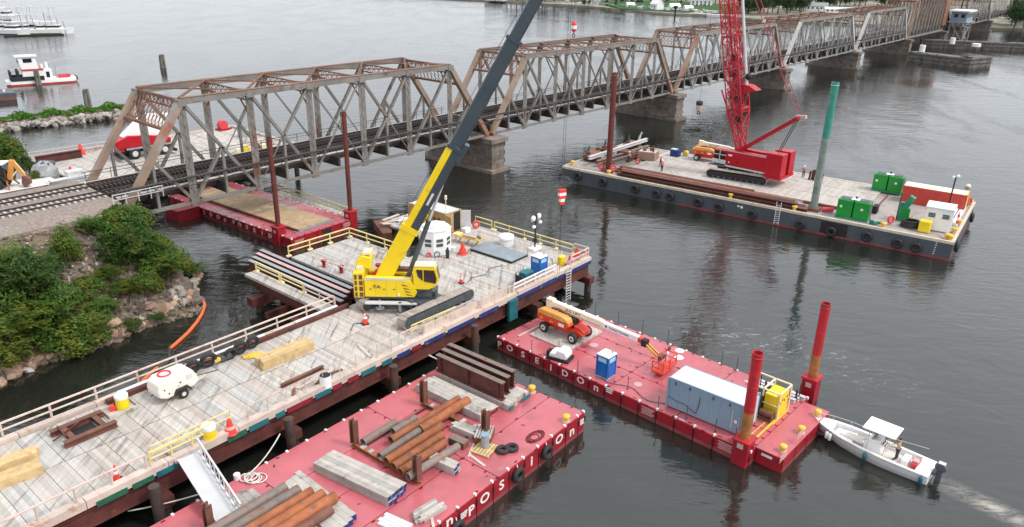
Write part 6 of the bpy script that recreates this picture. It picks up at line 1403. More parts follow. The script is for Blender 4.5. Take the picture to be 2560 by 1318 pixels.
# ------------------------------------------------------------ orange boom lifts
def boomlift(lbl, p, rz, boom_yaw, root, end, jib=True):
    t = thing("boom_lift", lbl, "boom lift", p, rz, "orange boom lifts")
    for x in (-1.65, 1.65):
        for y in (-1.08, 1.08):
            w_ = part("wheel", MB().torus((x, y, .52), .34, .19, (0, 1, 0), 20, 8), M["rubber"], t)
            part("rim", MB().tube((x, y - .17, .52), (x, y + .17, .52), .27, n=16), M["rim"], w_); part("hub", MB().tube((x, y - .19, .52), (x, y + .19, .52), .10, n=10), M["black"], w_)
        part("axle", MB().tube((x, -1.0, .52), (x, 1.0, .52), .12, n=8).box(x - .2, -.5, .4, x + .2, .5, .75), M["black"], t)
    part("chassis", MB().prism([(-2.0, .62), (-1.4, .50), (1.5, .50), (2.25, .62), (2.45, .85), (2.0, 1.08), (1.1, 1.12), (-1.9, 1.05)], -.62, .62, 'xz'), M["orange"], t, bevel=.06)
    part("bonnet", MB().prism([(1.25, 1.12), (2.35, .9), (2.5, 1.1), (1.9, 1.42), (1.3, 1.5)], -.5, .5, 'xz'), M["orange"], t, bevel=.06)
    for y0, y1 in ((-1.22, -.42), (.42, 1.22)):
        part("turret_side", MB().prism([(-2.3, 1.15), (1.0, 1.15), (1.25, 1.5), (1.2, 1.7), (-2.45, 1.7), (-2.45, 1.4)], y0, y1, 'xz'), M["orange"], t, bevel=.08)
        part("hood", MB().prism([(-2.45, 1.71), (1.2, 1.71), (1.0, 2.12), (.5, 2.26), (-2.0, 2.30), (-2.4, 2.1)], y0 + .03, y1 - .03, 'xz'), M["hood"], t, bevel=.12)
    part("turntable", MB().box(-2.2, -.41, 1.13, 1.0, .41, 1.45), M["black"], t)
    part("sticker", MBs([(.1, -1.235, 1.3, .75, -1.222, 1.6)]), M["white"], t); part("sticker", MBs([(-2.1, -1.235, 1.35, -1.7, -1.222, 1.55), (-.9, -1.235, 1.35, -.5, -1.222, 1.5)]), M["hood"], t)
    part("exhaust", MB().path([(-1.4, -.35, 2.3), (-.6, -.36, 2.38), (.4, -.36, 2.25), (1.0, -.4, 1.9), (1.15, -.4, 1.5)], .10, 6), M["rustdark"], t)
    part("black_cover", MB().box(.95, -.42, 1.35, 1.35, .1, 2.05), M["black"], t, bevel=.08)
    c, s = math.cos(boom_yaw), math.sin(boom_yaw)
    def X(d, z, y=0.0): return V(c * d - s * y, s * d + c * y, z)
    a, b = X(root[0], root[1]), X(end[0], end[1]); dr = (b - a).normalized(); sd = V(-s, c, 0)
    L_ = (b - a).length
    part("boom_mount", MB().hexa([X(root[0] - .1, 1.5, -.28), X(root[0] + .9, 1.5, -.28), X(root[0] + .9, 1.5, .28), X(root[0] - .1, 1.5, .28), X(root[0] - .1, root[1] + .45, -.28), X(root[0] + .6, root[1] + .42, -.28), X(root[0] + .6, root[1] + .42, .28), X(root[0] - .1, root[1] + .45, .28)]), M["cream"], t)
    part("boom", MB().bar(a, a + dr * L_ * .62, .50, .62), M["cream"], t, bevel=.03); part("boom_extension", MB().bar(a + dr * (L_ * .62 + .01), b, .40, .50), M["white"], t, bevel=.03)
    part("boom_top", MB().bar(a + V(0, 0, .34), a + dr * L_ * .6 + V(0, 0, .34), .36, .05), M["white"], t)
    nrm = -sd
    put_text("lettering", "JLG LIFT", .34, M["trackdark"], t, a + dr * L_ * .30 + nrm * .256 + V(0, 0, .06), dr, (0, 0, 1), .004, 1.3)
    part("stripe", MB().bar(a + dr * L_ * .22 + nrm * .254 - V(0, 0, .2), a + dr * L_ * .6 + nrm * .254 - V(0, 0, .2), .01, .05), M["trackdark"], t)
    put_text("lettering", "United Rentals", .30, M["trackdark"], t, a + dr * L_ * .80 + nrm * .206, dr, (0, 0, 1), .004, 1.1)
    part("sticker", MB().bar(a + dr * L_ * .655 + nrm * .203 - V(0, 0, .0), a + dr * L_ * .675 + nrm * .203, .01, .2), M["trackdark"], t)
    part("boom_nose", MB().bar(b, b + dr * .5 - V(0, 0, .1), .36, .42), M["orange"], t)
    if jib:
        j0 = b + dr * .6 - V(0, 0, .12); j1 = X(9.25, 1.05, .1)
        part("knuckle", MB().box(j0.x - .25, j0.y - .25, j0.z - .3, j0.x + .25, j0.y + .25, j0.z + .3), M["black"], t)
        part("jib", MB().bar(j0 + sd * .17, j1 + sd * .17, .12, .2).bar(j0 - sd * .17, j1 - sd * .17, .12, .2), M["hood"], t); part("jib_cylinder", MB().tube(j0 - V(0, 0, .2), j1 - V(0, 0, .05), .08, n=8), M["rustdark"], t)
        q = X(10.0, .12, 0); mb = MB()
        def Y(x, y, z): return q + V(c * x - s * y, s * x + c * y, z)
        part("basket_floor", MB().hexa([Y(-.5, -1.2, 0), Y(.5, -1.2, 0), Y(.5, 1.2, 0), Y(-.5, 1.2, 0), Y(-.5, -1.2, .14), Y(.5, -1.2, .14), Y(.5, 1.2, .14), Y(-.5, 1.2, .14)]), M["orange"], t)
        for z in (.55, 1.05):
            for A_, B_ in (((-.5, -1.2), (.5, -1.2)), ((.5, -1.2), (.5, 1.2)), ((.5, 1.2), (-.5, 1.2)), ((-.5, 1.2), (-.5, -1.2))): part("basket_rail", MB().bar(Y(*A_, z), Y(*B_, z), .07), M["orange"], t)
        for x_, y_ in ((-.5, -1.2), (.5, -1.2), (.5, 1.2), (-.5, 1.2), (.5, 0), (-.5, 0)): part("basket_post", MB().bar(Y(x_, y_, .14), Y(x_, y_, 1.05), .07), M["orange"], t)
        part("control_box", MB().hexa([Y(-.45, -.4, .8), Y(-.15, -.4, .8), Y(-.15, .3, .8), Y(-.45, .3, .8), Y(-.45, -.4, 1.15), Y(-.15, -.4, 1.15), Y(-.15, .3, 1.15), Y(-.45, .3, 1.15)]), M["rustdark"], t)
        part("hand_wheel", MB().torus(Y(-.3, 1.3, 1.2), .16, .05, (1, 0, 0), 12, 6), M["black"], t); part("lamp", MB().sphere(Y(.1, .2, 1.35), .15, 10, 6, (.8, .8, 1.3)).tube(Y(.1, .2, .3), Y(.1, .2, 1.2), .04), M["letter"], t)
    return t
fl = thing("timber_mat", "grey timber mat on the red barge under the orange boom lift", "timber mat", AF.w(1.85, 2.28, ZA), AF.a)
for i in range(17): part("mat_board", MB().box(0, i * .305, .01, 4.48 + random.uniform(-.03, .03), i * .305 + .29, .15), M["deck_g"], fl)
boomlift("orange boom lift with a cream boom, parked on the timber mat of the red barge", V(4.98, 61.38, ZA + .15), math.radians(-42.4), math.radians(4.4), (-1.95, 2.62), (7.45, 2.02))
# ------------------------------------------------------------ the right red barge's load
cv = thing("covered_pump", "white canvas covered pump by the near edge of the red barge", "pump", AF.w(6.5, 1.0, ZA), AF.a + .25)
part("skid", MB().box(-1.0, -.7, 0, 1.05, .7, .22).box(-1.15, -.3, .0, -.9, .3, .55), M["black"], cv); part("cover", MB().prism([(-.8, .23), (.85, .23), (.92, .62), (.7, .98), (.05, 1.02), (-.15, .72), (-.75, .62)], -.62, .62, 'xz'), M["white"], cv, bevel=.12)
def stanchion(u, v, h=1.25, lb=None):
    one("stanchion", MB().tube((0, 0, 0), (0, 0, h), .035, n=6).boxc(0, 0, 0, .18, .18, .03), M["trackdark"], lb, "stanchion", AF.w(u, v, ZA), 0, "thin steel stanchions on the red barge")
SL = "thin dark stanchion on the red barge's far edge, "
for u, v, lb in ((3.7, 9.75, "leftmost, above the boom lift"), (6.4, 9.75, "second from the left"), (9.1, 9.75, "third, by the cream boom's end"), (11.8, 9.75, "fourth from the left"), (14.4, 9.75, "beside the two white patches"), (17.1, 9.75, "first of two behind the container"), (18.5, 9.75, "second of two behind the container")): stanchion(u, v, 1.5 if u < 12 else 1.3, SL + lb)
for u, v, lb in ((4.0, .15, "thin red stanchion at the near edge left of the covered pump"), (5.75, 1.75, "thin red stanchion behind the covered pump"), (9.1, .15, "thin red stanchion at the near edge left of the blue toilet"), (13.6, .9, "thin red stanchion between the blue toilet and the container"), (16.9, .2, "stanchion at the front left corner of the grey container"), (19.2, .5, "thin post in front of the middle of the grey container"), (21.6, .5, "thin post in front of the right half of the grey container"), (23.2, .5, "thin post next to the red spud at the container corner")): stanchion(u, v, 1.15, lb)
pu = thing("winch_unit", "yellow hydraulic power unit with a tubular frame at the end of the container", "power unit", AF.w(23.3, 5.2, ZA), AF.a)
part("tank", MB().box(-.25, -.2, .55, .75, 1.5, 1.95), M["yellow"], pu, bevel=.04); part("end_panel", MB().box(.76, -.2, .2, .86, 1.6, 2.1), M["yellow"], pu); part("machinery", MB().box(-.9, -.9, .15, -.3, 1.4, 1.7), M["black"], pu); part("motor", MB().tube((-.2, -.7, .6), (.8, -.7, .6), .28, n=10).box(-.3, -1.0, .05, .8, -.2, .35), M["rustdark"], pu)
mb = MB()
for x in (-.35, .95):
    for y in (-.3, 1.7): mb.bar((x, y, 0), (x, y, 2.35), .09)
for y in (-.3, 1.7): mb.bar((-1.9, y, 2.3), (.95, y, 2.3), .10); mb.bar((-.35, y, 1.2), (.95, y, 1.2), .07)
for x in (-.35, .95): mb.bar((x, -.3, 2.3), (x, 1.7, 2.3), .10)
part("frame", mb, M["cream"], pu); part("skid", MB().box(-1.0, -1.0, 0, 1.0, 1.8, .12), M["bolyel"], pu); part("hole", MBs([(.865, .1 + i * .38, 1.2 + .15 * (i % 2), .875, .26 + i * .38, 1.4 + .15 * (i % 2)) for i in range(4)]), M["rustdark"], pu)
one("yellow_pole", MB().bar((0, 0, .12), (4.4, 0, .12), .14, .12).bar((0, .5, .05), (4.6, .45, .05), .08, .05), M["bolyel"], "yellow pole lying from the red spud to the power unit", "pole", AF.w(24.2, .9, ZA), AF.a + PI / 2)
for i, (u, v, lb) in enumerate(((20.2, 8.4, "nearest white steel channel on the far edge behind the container"), (20.3, 8.85, "middle white steel channel on the far edge behind the container"), (20.6, 9.3, "farthest white steel channel on the far edge behind the container"))):
    one("steel_channel", MB().ibeam((0, 0, .15), (4.0, 0, .15), .28, .30, .05), M["lgrey"], lb, "channel", AF.w(u, v, ZA), AF.a, "white steel channels on the barge")
for u, v, h, lb in ((21.4, 8.0, 1.5, "dark upright pipe by the white channels, leftmost"), (21.8, 8.1, 1.1, "dark upright pipe by the white channels, second"), (23.4, 8.3, .7, "short dark pipe stub nearest the yellow frame"), (23.7, 8.4, 1.0, "dark pipe stub right of the shortest"), (24.1, 8.7, 1.0, "rusty pipe stub near the far red spud"), (24.2, 9.0, 1.5, "tall thin pipe nearest the far red spud")): one("pipe_post", MB().tube((0, 0, 0), (0, 0, h), .09 if h < 1.3 else .05, n=8), M["pile"], lb, "pipe", AF.w(u, v, ZA), 0, "upright pipe stubs")
def bollard(lbl, p, s=1.0):
    t = thing("bollard", lbl, "bollard", p, 0, "yellow bollards on the barges"); part("post", MB().lathe([(.16 * s, 0), (.16 * s, .30 * s)], n=12), M["bolyel"], t); part("cap", MB().lathe([(.24 * s, .305 * s), (.24 * s, .42 * s), (.12 * s, .46 * s)], n=12), M["bolyel"], t); part("foot", MB().lathe([(.27 * s, 0), (.27 * s, .05)], n=12), M["lettert"], t)
for u, v, lb in ((AL + 1.6, 7.8, "yellow bollard on the barge end beside the motor boat's bow"), (AL + 1.6, 4.8, "yellow bollard in the middle of the barge's short end"), (AL + 1.6, 1.7, "yellow bollard at the near corner of the barge's short end")): bollard(lb, AF.w(u, v, ZA), 1.2)
for u, v, lb in ((-.35, 7.9, "yellow bollard on the foreground barge's far end, behind the brown girders"), (-.35, 4.7, "yellow bollard on the foreground barge's far end, right of the girders"), (-1.9, .35, "yellow bollard at the lettered side of the foreground barge")): bollard(lb, BF.w(u, v, ZBD), 1.25)
for u, v, r, lb in ((13.25, 9.45, .42, "white round patch near the far stanchions, farther one"), (13.8, 8.3, .45, "white round patch near the far stanchions, nearer one"), (7.2, 4.9, .40, "pale round patch between the lift mat and the blue toilet"), (13.8, 2.1, .35, "faint pale patch right of the blue toilet")): one("deck_patch", MB().lathe([(r, 0), (r, .012)], n=16), M["letter"] if r > .4 else M["lettert"], lb, "patch", AF.w(u, v, ZA + .006), 0)
one("timber_strip", MB().box(0, -.1, 0, 3.0, .1, .08), M["curb"], "pale board on the red deck left of the timber mat", "board", AF.w(1.3, 1.4, ZA + .006), AF.a + PI / 2)
ho = one("hose", MB().path([AF.w(18.5 - i * .55, .9 + .35 * math.sin(i * .9), ZA + .05) - AF.w(18.5, .9, 0) for i in range(16)], .03, 5), M["trackdark"], "thin dark hose lying along the near side of the red barge", "hose", AF.w(18.5, .9, 0))

# ------------------------------------------------------------ the foreground barge's load
def bt(u, v): return BF.w(u, v, ZBD)
yb = PI / 2 + BF.a
mt = thing("timber_mat", "pale timber crane mat next to the brown girders on the foreground barge", "timber mat", bt(-5.1, 8.3), yb)
for i in range(5): part("mat_board", MB().box(-3.3 + random.uniform(-.1, .1), -.95 + i * .39, .02, 3.3, -.95 + i * .39 + .37, .62 - .1 * (i == 0)), M["mat_wood"], mt)
part("painted_end", MB().box(-3.42, -.9, .1, -3.41, .6, .5), M["red_end"], mt)
m2_ = thing("timber_mat", "grey timber mat under the brown girders on the foreground barge", "timber mat", bt(-2.3, 7.9), yb)
for i in range(7): part("mat_board", MB().box(-3.6 + random.uniform(0, .35), -1.25 + i * .37, .02, 3.6, -1.25 + i * .37 + .35, .50), M["deck_g"], m2_)
part("painted_end", MB().box(-3.66, -1.2, .1, -3.61, -.2, .42).box(-3.66, .9, .1, -3.61, 1.3, .42), M["teal"], m2_)
for i, lb in enumerate(("nearest of the three tall brown girders on the foreground barge", "middle of the three tall brown girders on the foreground barge", "farthest of the three tall brown girders on the foreground barge")):
    g = thing("steel_girder", lb, "girder", bt(-3.3 + i * .92, 12.0 + i * .25), BF.a - PI / 2, "brown girders on the foreground barge")
    L_ = 6.9; part("beam", MB().ibeam((0, 0, 1.28), (L_, 0, 1.28), 1.45, .46, .07), M["girder"], g); part("top_flange", MB().box(0.02, -.225, 2.006, L_ - .02, .225, 2.03), M["greysteel"], g)
    part("stiffener", MBs([(x, -.2, .62, x + .05, .2, 1.94) for x in (.5, 3.4, 6.4)]), M["girder"], g)
rk = thing("pipe_rack", "rusty pipe rack with four upright stanchions on the foreground barge", "pipe rack", bt(-10.4, 6.7), BF.a)
for x in (-3.4, 3.3):
    part("base_beam", MB().ibeam((x, -3.3, .16), (x, 3.3, .16), .3, .35, .05), M["rust"], rk)
    for y in (-3.05, 3.05): part("stanchion", MB().ibeam((x, y, .32), (x, y, 2.15), .46, .42, .07, (0, 1, 0)), M["rustdark"], rk)
part("tie_bar", MB().bar((-3.4, 2.6, .1), (3.3, 2.6, .1), .12).bar((-3.4, -2.2, .1), (3.3, -2.2, .1), .12), M["girder"], rk)
for x in (-3.4, 3.3):
    for y in (-2.2, -1.1, .1, 1.2, 2.0): part("chock", MBs([(x - .2, y, .32, x + .2, y + .3, .44)]), M["mat_wood"], rk)
def pipe(lbl, u0, u1, v, z, r, mt, grp, du=0.0):
    t = thing("steel_pipe", lbl, "pipe", BF.w(u0, v, ZBD + z), BF.a + du, grp); part("tube", MB().pipe((0, 0, 0), (u1 - u0, 0, 0), r, .04, 16), mt, t); part("bore", MB().tube((.25, 0, 0), (.3, 0, 0), r - .045, n=14), M["black"], t); return t
GP = "pipes in the rack on the foreground barge"
pipe("grey brown pipe stub leaning in the rack's left corner", -13.7, -10.6, 9.0, .62, .28, M["greysteel"], GP, .02)
pipe("short grey pipe lying second from the left in the rack", -11.6, -9.4, 8.3, .70, .27, M["greysteel"], GP)
pipe("long orange pipe reaching past the far end of the rack, left one", -12.3, -5.4, 7.75, .62, .27, M["rust"], GP)
pipe("longest bright orange pipe reaching to the pale mat", -10.2, -5.2, 7.0, .66, .34, M["rust"], GP)
pipe("brown pipe in front of the longest orange pipe", -14.0, -10.1, 7.0, .60, .26, M["greysteel"], GP, .02)
pipe("third pipe from the right at the near end of the rack", -14.1, -8.8, 6.25, .62, .30, M["rust"], GP)
pipe("second pipe from the right at the near end of the rack", -14.2, -9.6, 5.45, .62, .30, M["rust"], GP)
pipe("orange pipe lying just left of the near right stanchion", -14.3, -10.2, 4.70, .62, .30, M["rust"], GP)
pipe("dull pipe crossing behind the near right stanchion", -14.3, -9.8, 4.0, .60, .27, M["greysteel"], GP, -.05)
timberstack("timber_bundle", "bundle of long grey timbers with blue ends lying across the foreground barge", bt(-16.05, 6.6), BF.a - PI / 2 + .12, 5, 2, 6.3, .34, .33, M["mat_wood"], M["blue_end"])
timberstack("timber_bundle", "wide pale timber mat with blue ends below the long timber bundle", bt(-19.35, 6.9), BF.a - PI / 2 - .06, 5, 1, 6.0, .40, .42, M["mat_wood"], M["blue_end"], "timber mat", .25)
timberstack("timber_bundle", "short grey timbers under the lower pile of pipes", bt(-22.0, 8.6), BF.a - PI / 2 - .05, 4, 1, 5.0, .4, .34, M["mat_wood"], None, "timber mat", .2)
for i, (v, r, mt, u1, lb) in enumerate(((8.9, .34, "greysteel", -20.0, "grey pipe at the left of the lower pipe pile"), (8.1, .32, "greysteel", -19.6, "second grey pipe of the lower pipe pile"), (7.35, .30, "rust", -19.2, "brown pipe in the middle of the lower pipe pile"), (6.6, .34, "rust", -18.9, "orange pipe of the lower pipe pile, second from the right"), (5.85, .36, "rust", -18.6, "bright orange pipe at the right of the lower pipe pile"), (5.1, .3, "rustdark", -19.5, "dark pipe at the lower picture edge beside the pale mat"))):
    pipe(lb, -27.5, u1, v, .80, r, M[mt], "lower pipe pile on the foreground barge")
part("bearer", MBs([(-24, 4.6, ZBD + .0, -23.7, 9.4, ZBD + .42), (-21.0, 4.6, ZBD + .35, -20.7, 9.4, ZBD + .44)]), M["mat_wood"], bB)
for x, y, lb in ((-24.6, 9.9, "dark stanchion of the lower pipe pile beside the gangway foot"),): one("stanchion", MB().ibeam((0, 0, 0), (0, 0, 1.9), .46, .42, .07, (0, 1, 0)), M["rustdark"], lb, "stanchion", bt(x, y), BF.a)
timberstack("lumber_pile", "loose pile of pale lumber on the foreground barge right of the pipe rack", bt(-7.7, 5.0), BF.a - PI / 2 + .1, 4, 3, 1.9, .2, .16, M["mat_wood"], None, "lumber", .25)
cr = thing("crate", "slatted crate of offcuts between the lumber pile and the blue drum", "crate", bt(-7.3, 3.5), BF.a + .5); part("slat", MBs([(-.8, -.5 + i * .2, .5, .8, -.36 + i * .2, .56) for i in range(6)]), M["mat_wood"], cr); part("side", MBs([(-.8, -.52, 0, .8, -.46, .5), (-.8, .58, 0, .8, .64, .5), (-.8, -.46, 0, -.74, .58, .5), (.74, -.46, 0, .8, .58, .5)]), M["rustdark"], cr)
pb_ = thing("pallet", "yellowish wooden pallet under the blue grey drum", "pallet", bt(-8.35, 2.55), BF.a + .2); part("board", MBs([(-.75, -.6 + i * .24, .12, .75, -.42 + i * .24, .16) for i in range(6)]), M["pine"], pb_); part("runner", MBs([(x, -.6, 0, x + .12, .78, .115) for x in (-.7, -.05, .58)]), M["pine"], pb_)
dr = thing("drum", "blue grey drum standing on the wooden pallet", "drum", bt(-8.2, 2.75) + V(0, 0, .165), 0); part("body", MB().lathe([(.28, 0), (.30, .3), (.28, .95)], n=16), M["grey"], dr); part("lid", MB().lathe([(.31, .955), (.31, 1.0)], n=16), M["cont"], dr)
for u, v, a_, lb in ((-9.0, 3.3, .5, "pale board leaning out beside the wooden pallet"), (-9.6, 2.2, 1.4, "short pale board on the red deck below the pallet"), (-7.4, 2.0, -.6, "split board between the drum and the dark tyres"), (-15.6, .6, .9, "end board sticking out of the scrap timber by the lettered side")): one("board", MB().box(-.75, -.09, 0, .75, .09, .07), M["curb"], lb, "board", bt(u, v), BF.a + a_)
for u, v, lb in ((-7.7, 1.6, "dark tyre lying on the deck by the drum, left of two"), (-7.1, 1.25, "dark tyre lying on the deck by the drum, right of two")): one("tyre", MB().torus((0, 0, .15), .34, .15, (0, 0, 1), 18, 8), M["rubber"], lb, "tyre", bt(u, v), 0, "tyres lying on the foreground barge")
mb = MB()
for i in range(5): mb.path([V(.9 * math.cos(k * .52 + i) * (1 - .12 * i) + .3 * math.sin(i * 3), .5 * math.sin(k * .52 + i) * (1 - .1 * i), .04) for k in range(13)], .028, 5)
one("cable_coil", mb, M["bolt"], "tangled dark cable on the red deck near the lettered side", "cable", bt(-4.9, .9), BF.a)
timberstack("scrap_timber", "stack of short scrap timbers at the lettered side of the foreground barge", bt(-15.3, 1.1), BF.a - .1, 5, 2, 1.8, .18, .18, M["mat_wood"], None, "lumber", .35)
timberstack("scrap_timber", "grey slatted boards at the bottom edge of the picture on the foreground barge", bt(-17.4, 1.9), BF.a - PI / 2 + .15, 4, 1, 2.0, .25, .15, M["lgrey"], None, "lumber", .1)
bx = thing("steel_box", "short dark steel box section lying beside the pipe rack", "steel box", bt(-9.1, 4.4), BF.a - PI / 2 + .1); part("body", MB().box(-.65, -.3, 0, .65, .3, .5), M["rustdark"], bx); part("top", MB().box(-.66, -.31, .505, .66, .31, .54), M["greysteel"], bx)
timberstack("timber_ends", "pair of pale timbers with blue ends sticking out right of the pipe rack", bt(-11.5, 3.55), BF.a - PI / 2 + .1, 2, 2, 2.4, .36, .28, M["mat_wood"], M["blue_end"], "timber stack", .2)
for px, py, lb in ((1367, 1130, "black tyre fender near the letter O on the foreground barge"), (1295, 1187, "black tyre fender between the letters S and i on the foreground barge"), (1143, 1320, "black tyre fender at the bottom edge on the foreground barge")):
    p = on_plane(px, py, BF.w(0, -.2), BF.n); t = thing("tyre_fender", lb, "tyre fender", p, BF.a, "tyre fenders on the foreground barge"); part("tyre", MB().torus((0, -.06, 0), .40, .19, (0, 1, 0), 20, 8), M["rubber"], t); part("chain", MB().bar((0, 0, .4), (0, .1, .75), .05), M["letter"], t)

# ------------------------------------------------------------ white motor boat
bo_ = at(2032, 1046, 1.0); st_ = (at(2310, 1212, .0) + at(2346, 1165, .6)) / 2; d = V(bo_.x - st_.x, bo_.y - st_.y, 0); LB2 = d.length
b = thing("motor_boat", "white centre console motor boat with a hard top nosing up to the red barge", "motor boat", V(st_.x, st_.y, 0), math.atan2(d.y, d.x))
sec = [(0, 1.15, .78, 1.05, .05), (1.5, 1.22, .80, 1.12, .02), (3.0, 1.25, .84, 1.12, 0), (4.6, 1.22, .92, 1.0, .02), (6.0, 1.08, 1.02, .74, .10), (7.2, .74, 1.13, .36, .32), (8.0, .38, 1.20, .12, .62), (LB2, .03, 1.25, .01, .95)]
mb = MB(); ring_ = []
for x, hb, zd, hc, zc in sec: mb.v += [(x, -hb, zd), (x, -hc, zc), (x, 0, zc - .35), (x, hc, zc), (x, hb, zd)]
for i in range(len(sec) - 1):
    for j in range(4): mb.f.append((i * 5 + j, i * 5 + j + 1, (i + 1) * 5 + j + 1, (i + 1) * 5 + j)); mb.s.append(True)
mb.f.append((4, 3, 2, 1, 0)); mb.s.append(False)
part("hull", mb, M["boat"], b)
mb = MB(); w0 = lambda hb: max(hb - .24, .0)
ins = [(.9, 1.0), (1.5, 1.0), (3.0, 1.03), (4.6, 1.0), (6.0, .84), (6.9, .60)]
def hbz(x):
    for (x0, h0, z0, _, _), (x1, h1, z1, _, _) in zip(sec[:-1], sec[1:]):
        if x0 <= x <= x1: f = (x - x0) / (x1 - x0); return h0 + (h1 - h0) * f, z0 + (z1 - z0) * f
    return sec[-1][1], sec[-1][2]
for s in (-1, 1):
    xs = [0, .9, 1.5, 3.0, 4.6, 6.0, 6.9]
    for x0, x1 in zip(xs[:-1], xs[1:]):
        q = []
        for x in (x0, x1):
            h, z = hbz(x); i_ = dict(ins).get(x, 1.0 if x < 1 else .6); q += [(x, s * h, z), (x, s * i_, z)]
        f = [(0, 1, 3, 2)] if s > 0 else [(2, 3, 1, 0)]
        mb.add(q, f)
        if x0 >= .9: mb.add([q[1], q[3], (x1, s * (q[3][1] * s - .03), .38), (x0, s * (q[1][1] * s - .03), .38)], [(0, 1, 2, 3)] if s < 0 else [(3, 2, 1, 0)])
h, z = hbz(6.9); mb.add([(6.9, -h, z), (7.6, -hbz(7.6)[0], hbz(7.6)[1]), (LB2, 0, 1.25), (7.6, hbz(7.6)[0], hbz(7.6)[1]), (6.9, h, z), (6.9, .6, z), (6.9, -.6, z)], [(0, 1, 2, 3, 4, 5, 6)])
mb.add([(6.9, -.6, z), (6.9, .6, z), (6.9, .57, .38), (6.9, -.57, .38)], [(0, 1, 2, 3)])
mb.add([(0, -1.0, .78), (.9, -1.0, .78), (.9, 1.0, .78), (0, 1.0, .78)], [(0, 1, 2, 3)]); mb.add([(.9, -1, .78), (.9, 1, .78), (.9, .97, .38), (.9, -.97, .38)], [(3, 2, 1, 0)])
part("gunwale", mb, M["boat"], b)
part("cockpit_floor", MB().add([(x, s * (y - .03), .39) for x, y in ins for s in (-1, 1)], [(2 * i, 2 * i + 2, 2 * i + 3, 2 * i + 1) for i in range(5)]), M["boatin"], b)
part("rub_strake", MB().path([(x, -hb - .01, zd - .12) for x, hb, zd, _, _ in sec], .025, 5).path([(x, hb + .01, zd - .12) for x, hb, zd, _, _ in sec], .025, 5), M["grey"], b)
part("bow_seat", MB().prism([(5.3, -.7), (6.7, -.5), (6.7, .5), (5.3, .7)], .395, .8), M["boat"], b, bevel=.05)
part("bow_cushion", MB().prism([(4.75, -.45), (6.3, -.36), (6.3, .36), (4.75, .45)], .805, .86), M["boatin"], b)
part("console", MB().prism([(3.3, .39), (4.55, .39), (4.5, 1.1), (4.1, 1.5), (3.45, 1.6)], -.48, .48, 'xz'), M["boat"], b, bevel=.05)
part("console_hatch", MB().box(4.53, -.25, .55, 4.57, .25, .95), M["grey"], b); part("windscreen", MB().bar((4.05, -.42, 1.55), (3.75, -.42, 1.85), .03, .02).add([(4.1, -.45, 1.52), (4.1, .45, 1.52), (3.8, .4, 1.88), (3.8, -.4, 1.88)], [(0, 1, 2, 3)]), M["glass"], b)
part("steering_wheel", MB().torus((3.2, 0, 1.25), .2, .025, (1, 0, .5), 14, 5), M["black"], b); part("instruments", MBs([(3.3, -.35, 1.3, 3.34, -.1, 1.5), (3.3, .1, 1.3, 3.34, .35, 1.5)]), M["black"], b)
part("seat", MB().box(1.5, -.5, .4, 1.95, .5, .9), M["boat"], b, bevel=.05)
part("hard_top", MB().box(2.5, -.95, 2.42, 4.75, .95, 2.50), M["boat"], b, bevel=.04)
mb = MB()
for y in (-.5, .5): mb.tube((4.3, y, .4), (4.3, y, 2.42), .03, n=6); mb.tube((3.2, y, .4), (3.0, y, 2.42), .03, n=6)
part("top_frame", mb, M["lgrey"], b)
part("outrigger", MB().tube((2.6, .9, 2.5), (.2, 2.3, 3.6), .02, n=5), M["white"], b)
mb = MB(); rl = [(x, hbz(x)[0] - .06, hbz(x)[1] + .34) for x in (5.0, 6.0, 7.2, 8.0)] + [(LB2 - .1, 0, 1.62)]
mb.path(rl, .02, 5); mb.path([(x, -y, z) for x, y, z in rl], .02, 5)
for x, y, z in rl[:-1]:
    for s in (-1, 1): mb.tube((x, s * y, z - .36), (x, s * y, z), .016, n=5)
part("bow_rail", mb, M["lgrey"], b)
ob = part("outboard", MB().prism([(-.75, .95), (-.15, .95), (-.05, 1.25), (-.2, 1.5), (-.65, 1.5), (-.85, 1.25)], -.22, .22, 'xz'), M["hull"], b, bevel=.08); part("outboard_leg", MB().box(-.6, -.1, -.5, -.25, .1, .945).box(-.25, -.3, .55, .0, .3, .75), M["hull"], ob); part("outboard_cap", MB().box(-.68, -.19, 1.505, -.22, .19, 1.56), M["lgrey"], ob, bevel=.03)
for x, mt in ((7.0, "white"), (6.75, "white"), (4.1, "teal"), (.35, "teal")):
    h, z = hbz(x); t = part("fender", MB().lathe([(.02, -.32), (.13, -.25), (.13, .22), (.02, .3)], (x, h + .12, z - .42), 10), M[mt], b); part("fender_line", MB().tube((x, h + .1, z - .12), (x, h - .02, z + .02), .012, n=4), M["black"], t)
part("red_bucket", MB().lathe([(.13, .4), (.16, .75)], (.75, -.6, 0), 10), M["buoyred"], b)
def onboat(x, y, z): c, s = math.cos(b.rotation_euler.z), math.sin(b.rotation_euler.z); return b.location + V(c * x - s * y, s * x + c * y, z)
person("person in a tan shirt with brown hair standing at the motor boat's helm", onboat(2.35, .05, .40), b.rotation_euler.z, M["shirt"], None, "reach")
t = thing("cooler", "red and orange gear bag behind the helm seat of the motor boat", "bag", onboat(1.1, -.1, .395), b.rotation_euler.z); part("body", MB().box(-.25, -.45, 0, .25, .45, .45), M["buoyred"], t, bevel=.08); part("lid", MB().box(-.2, -.2, .455, .2, .3, .6), M["lettert"], t, bevel=.05)
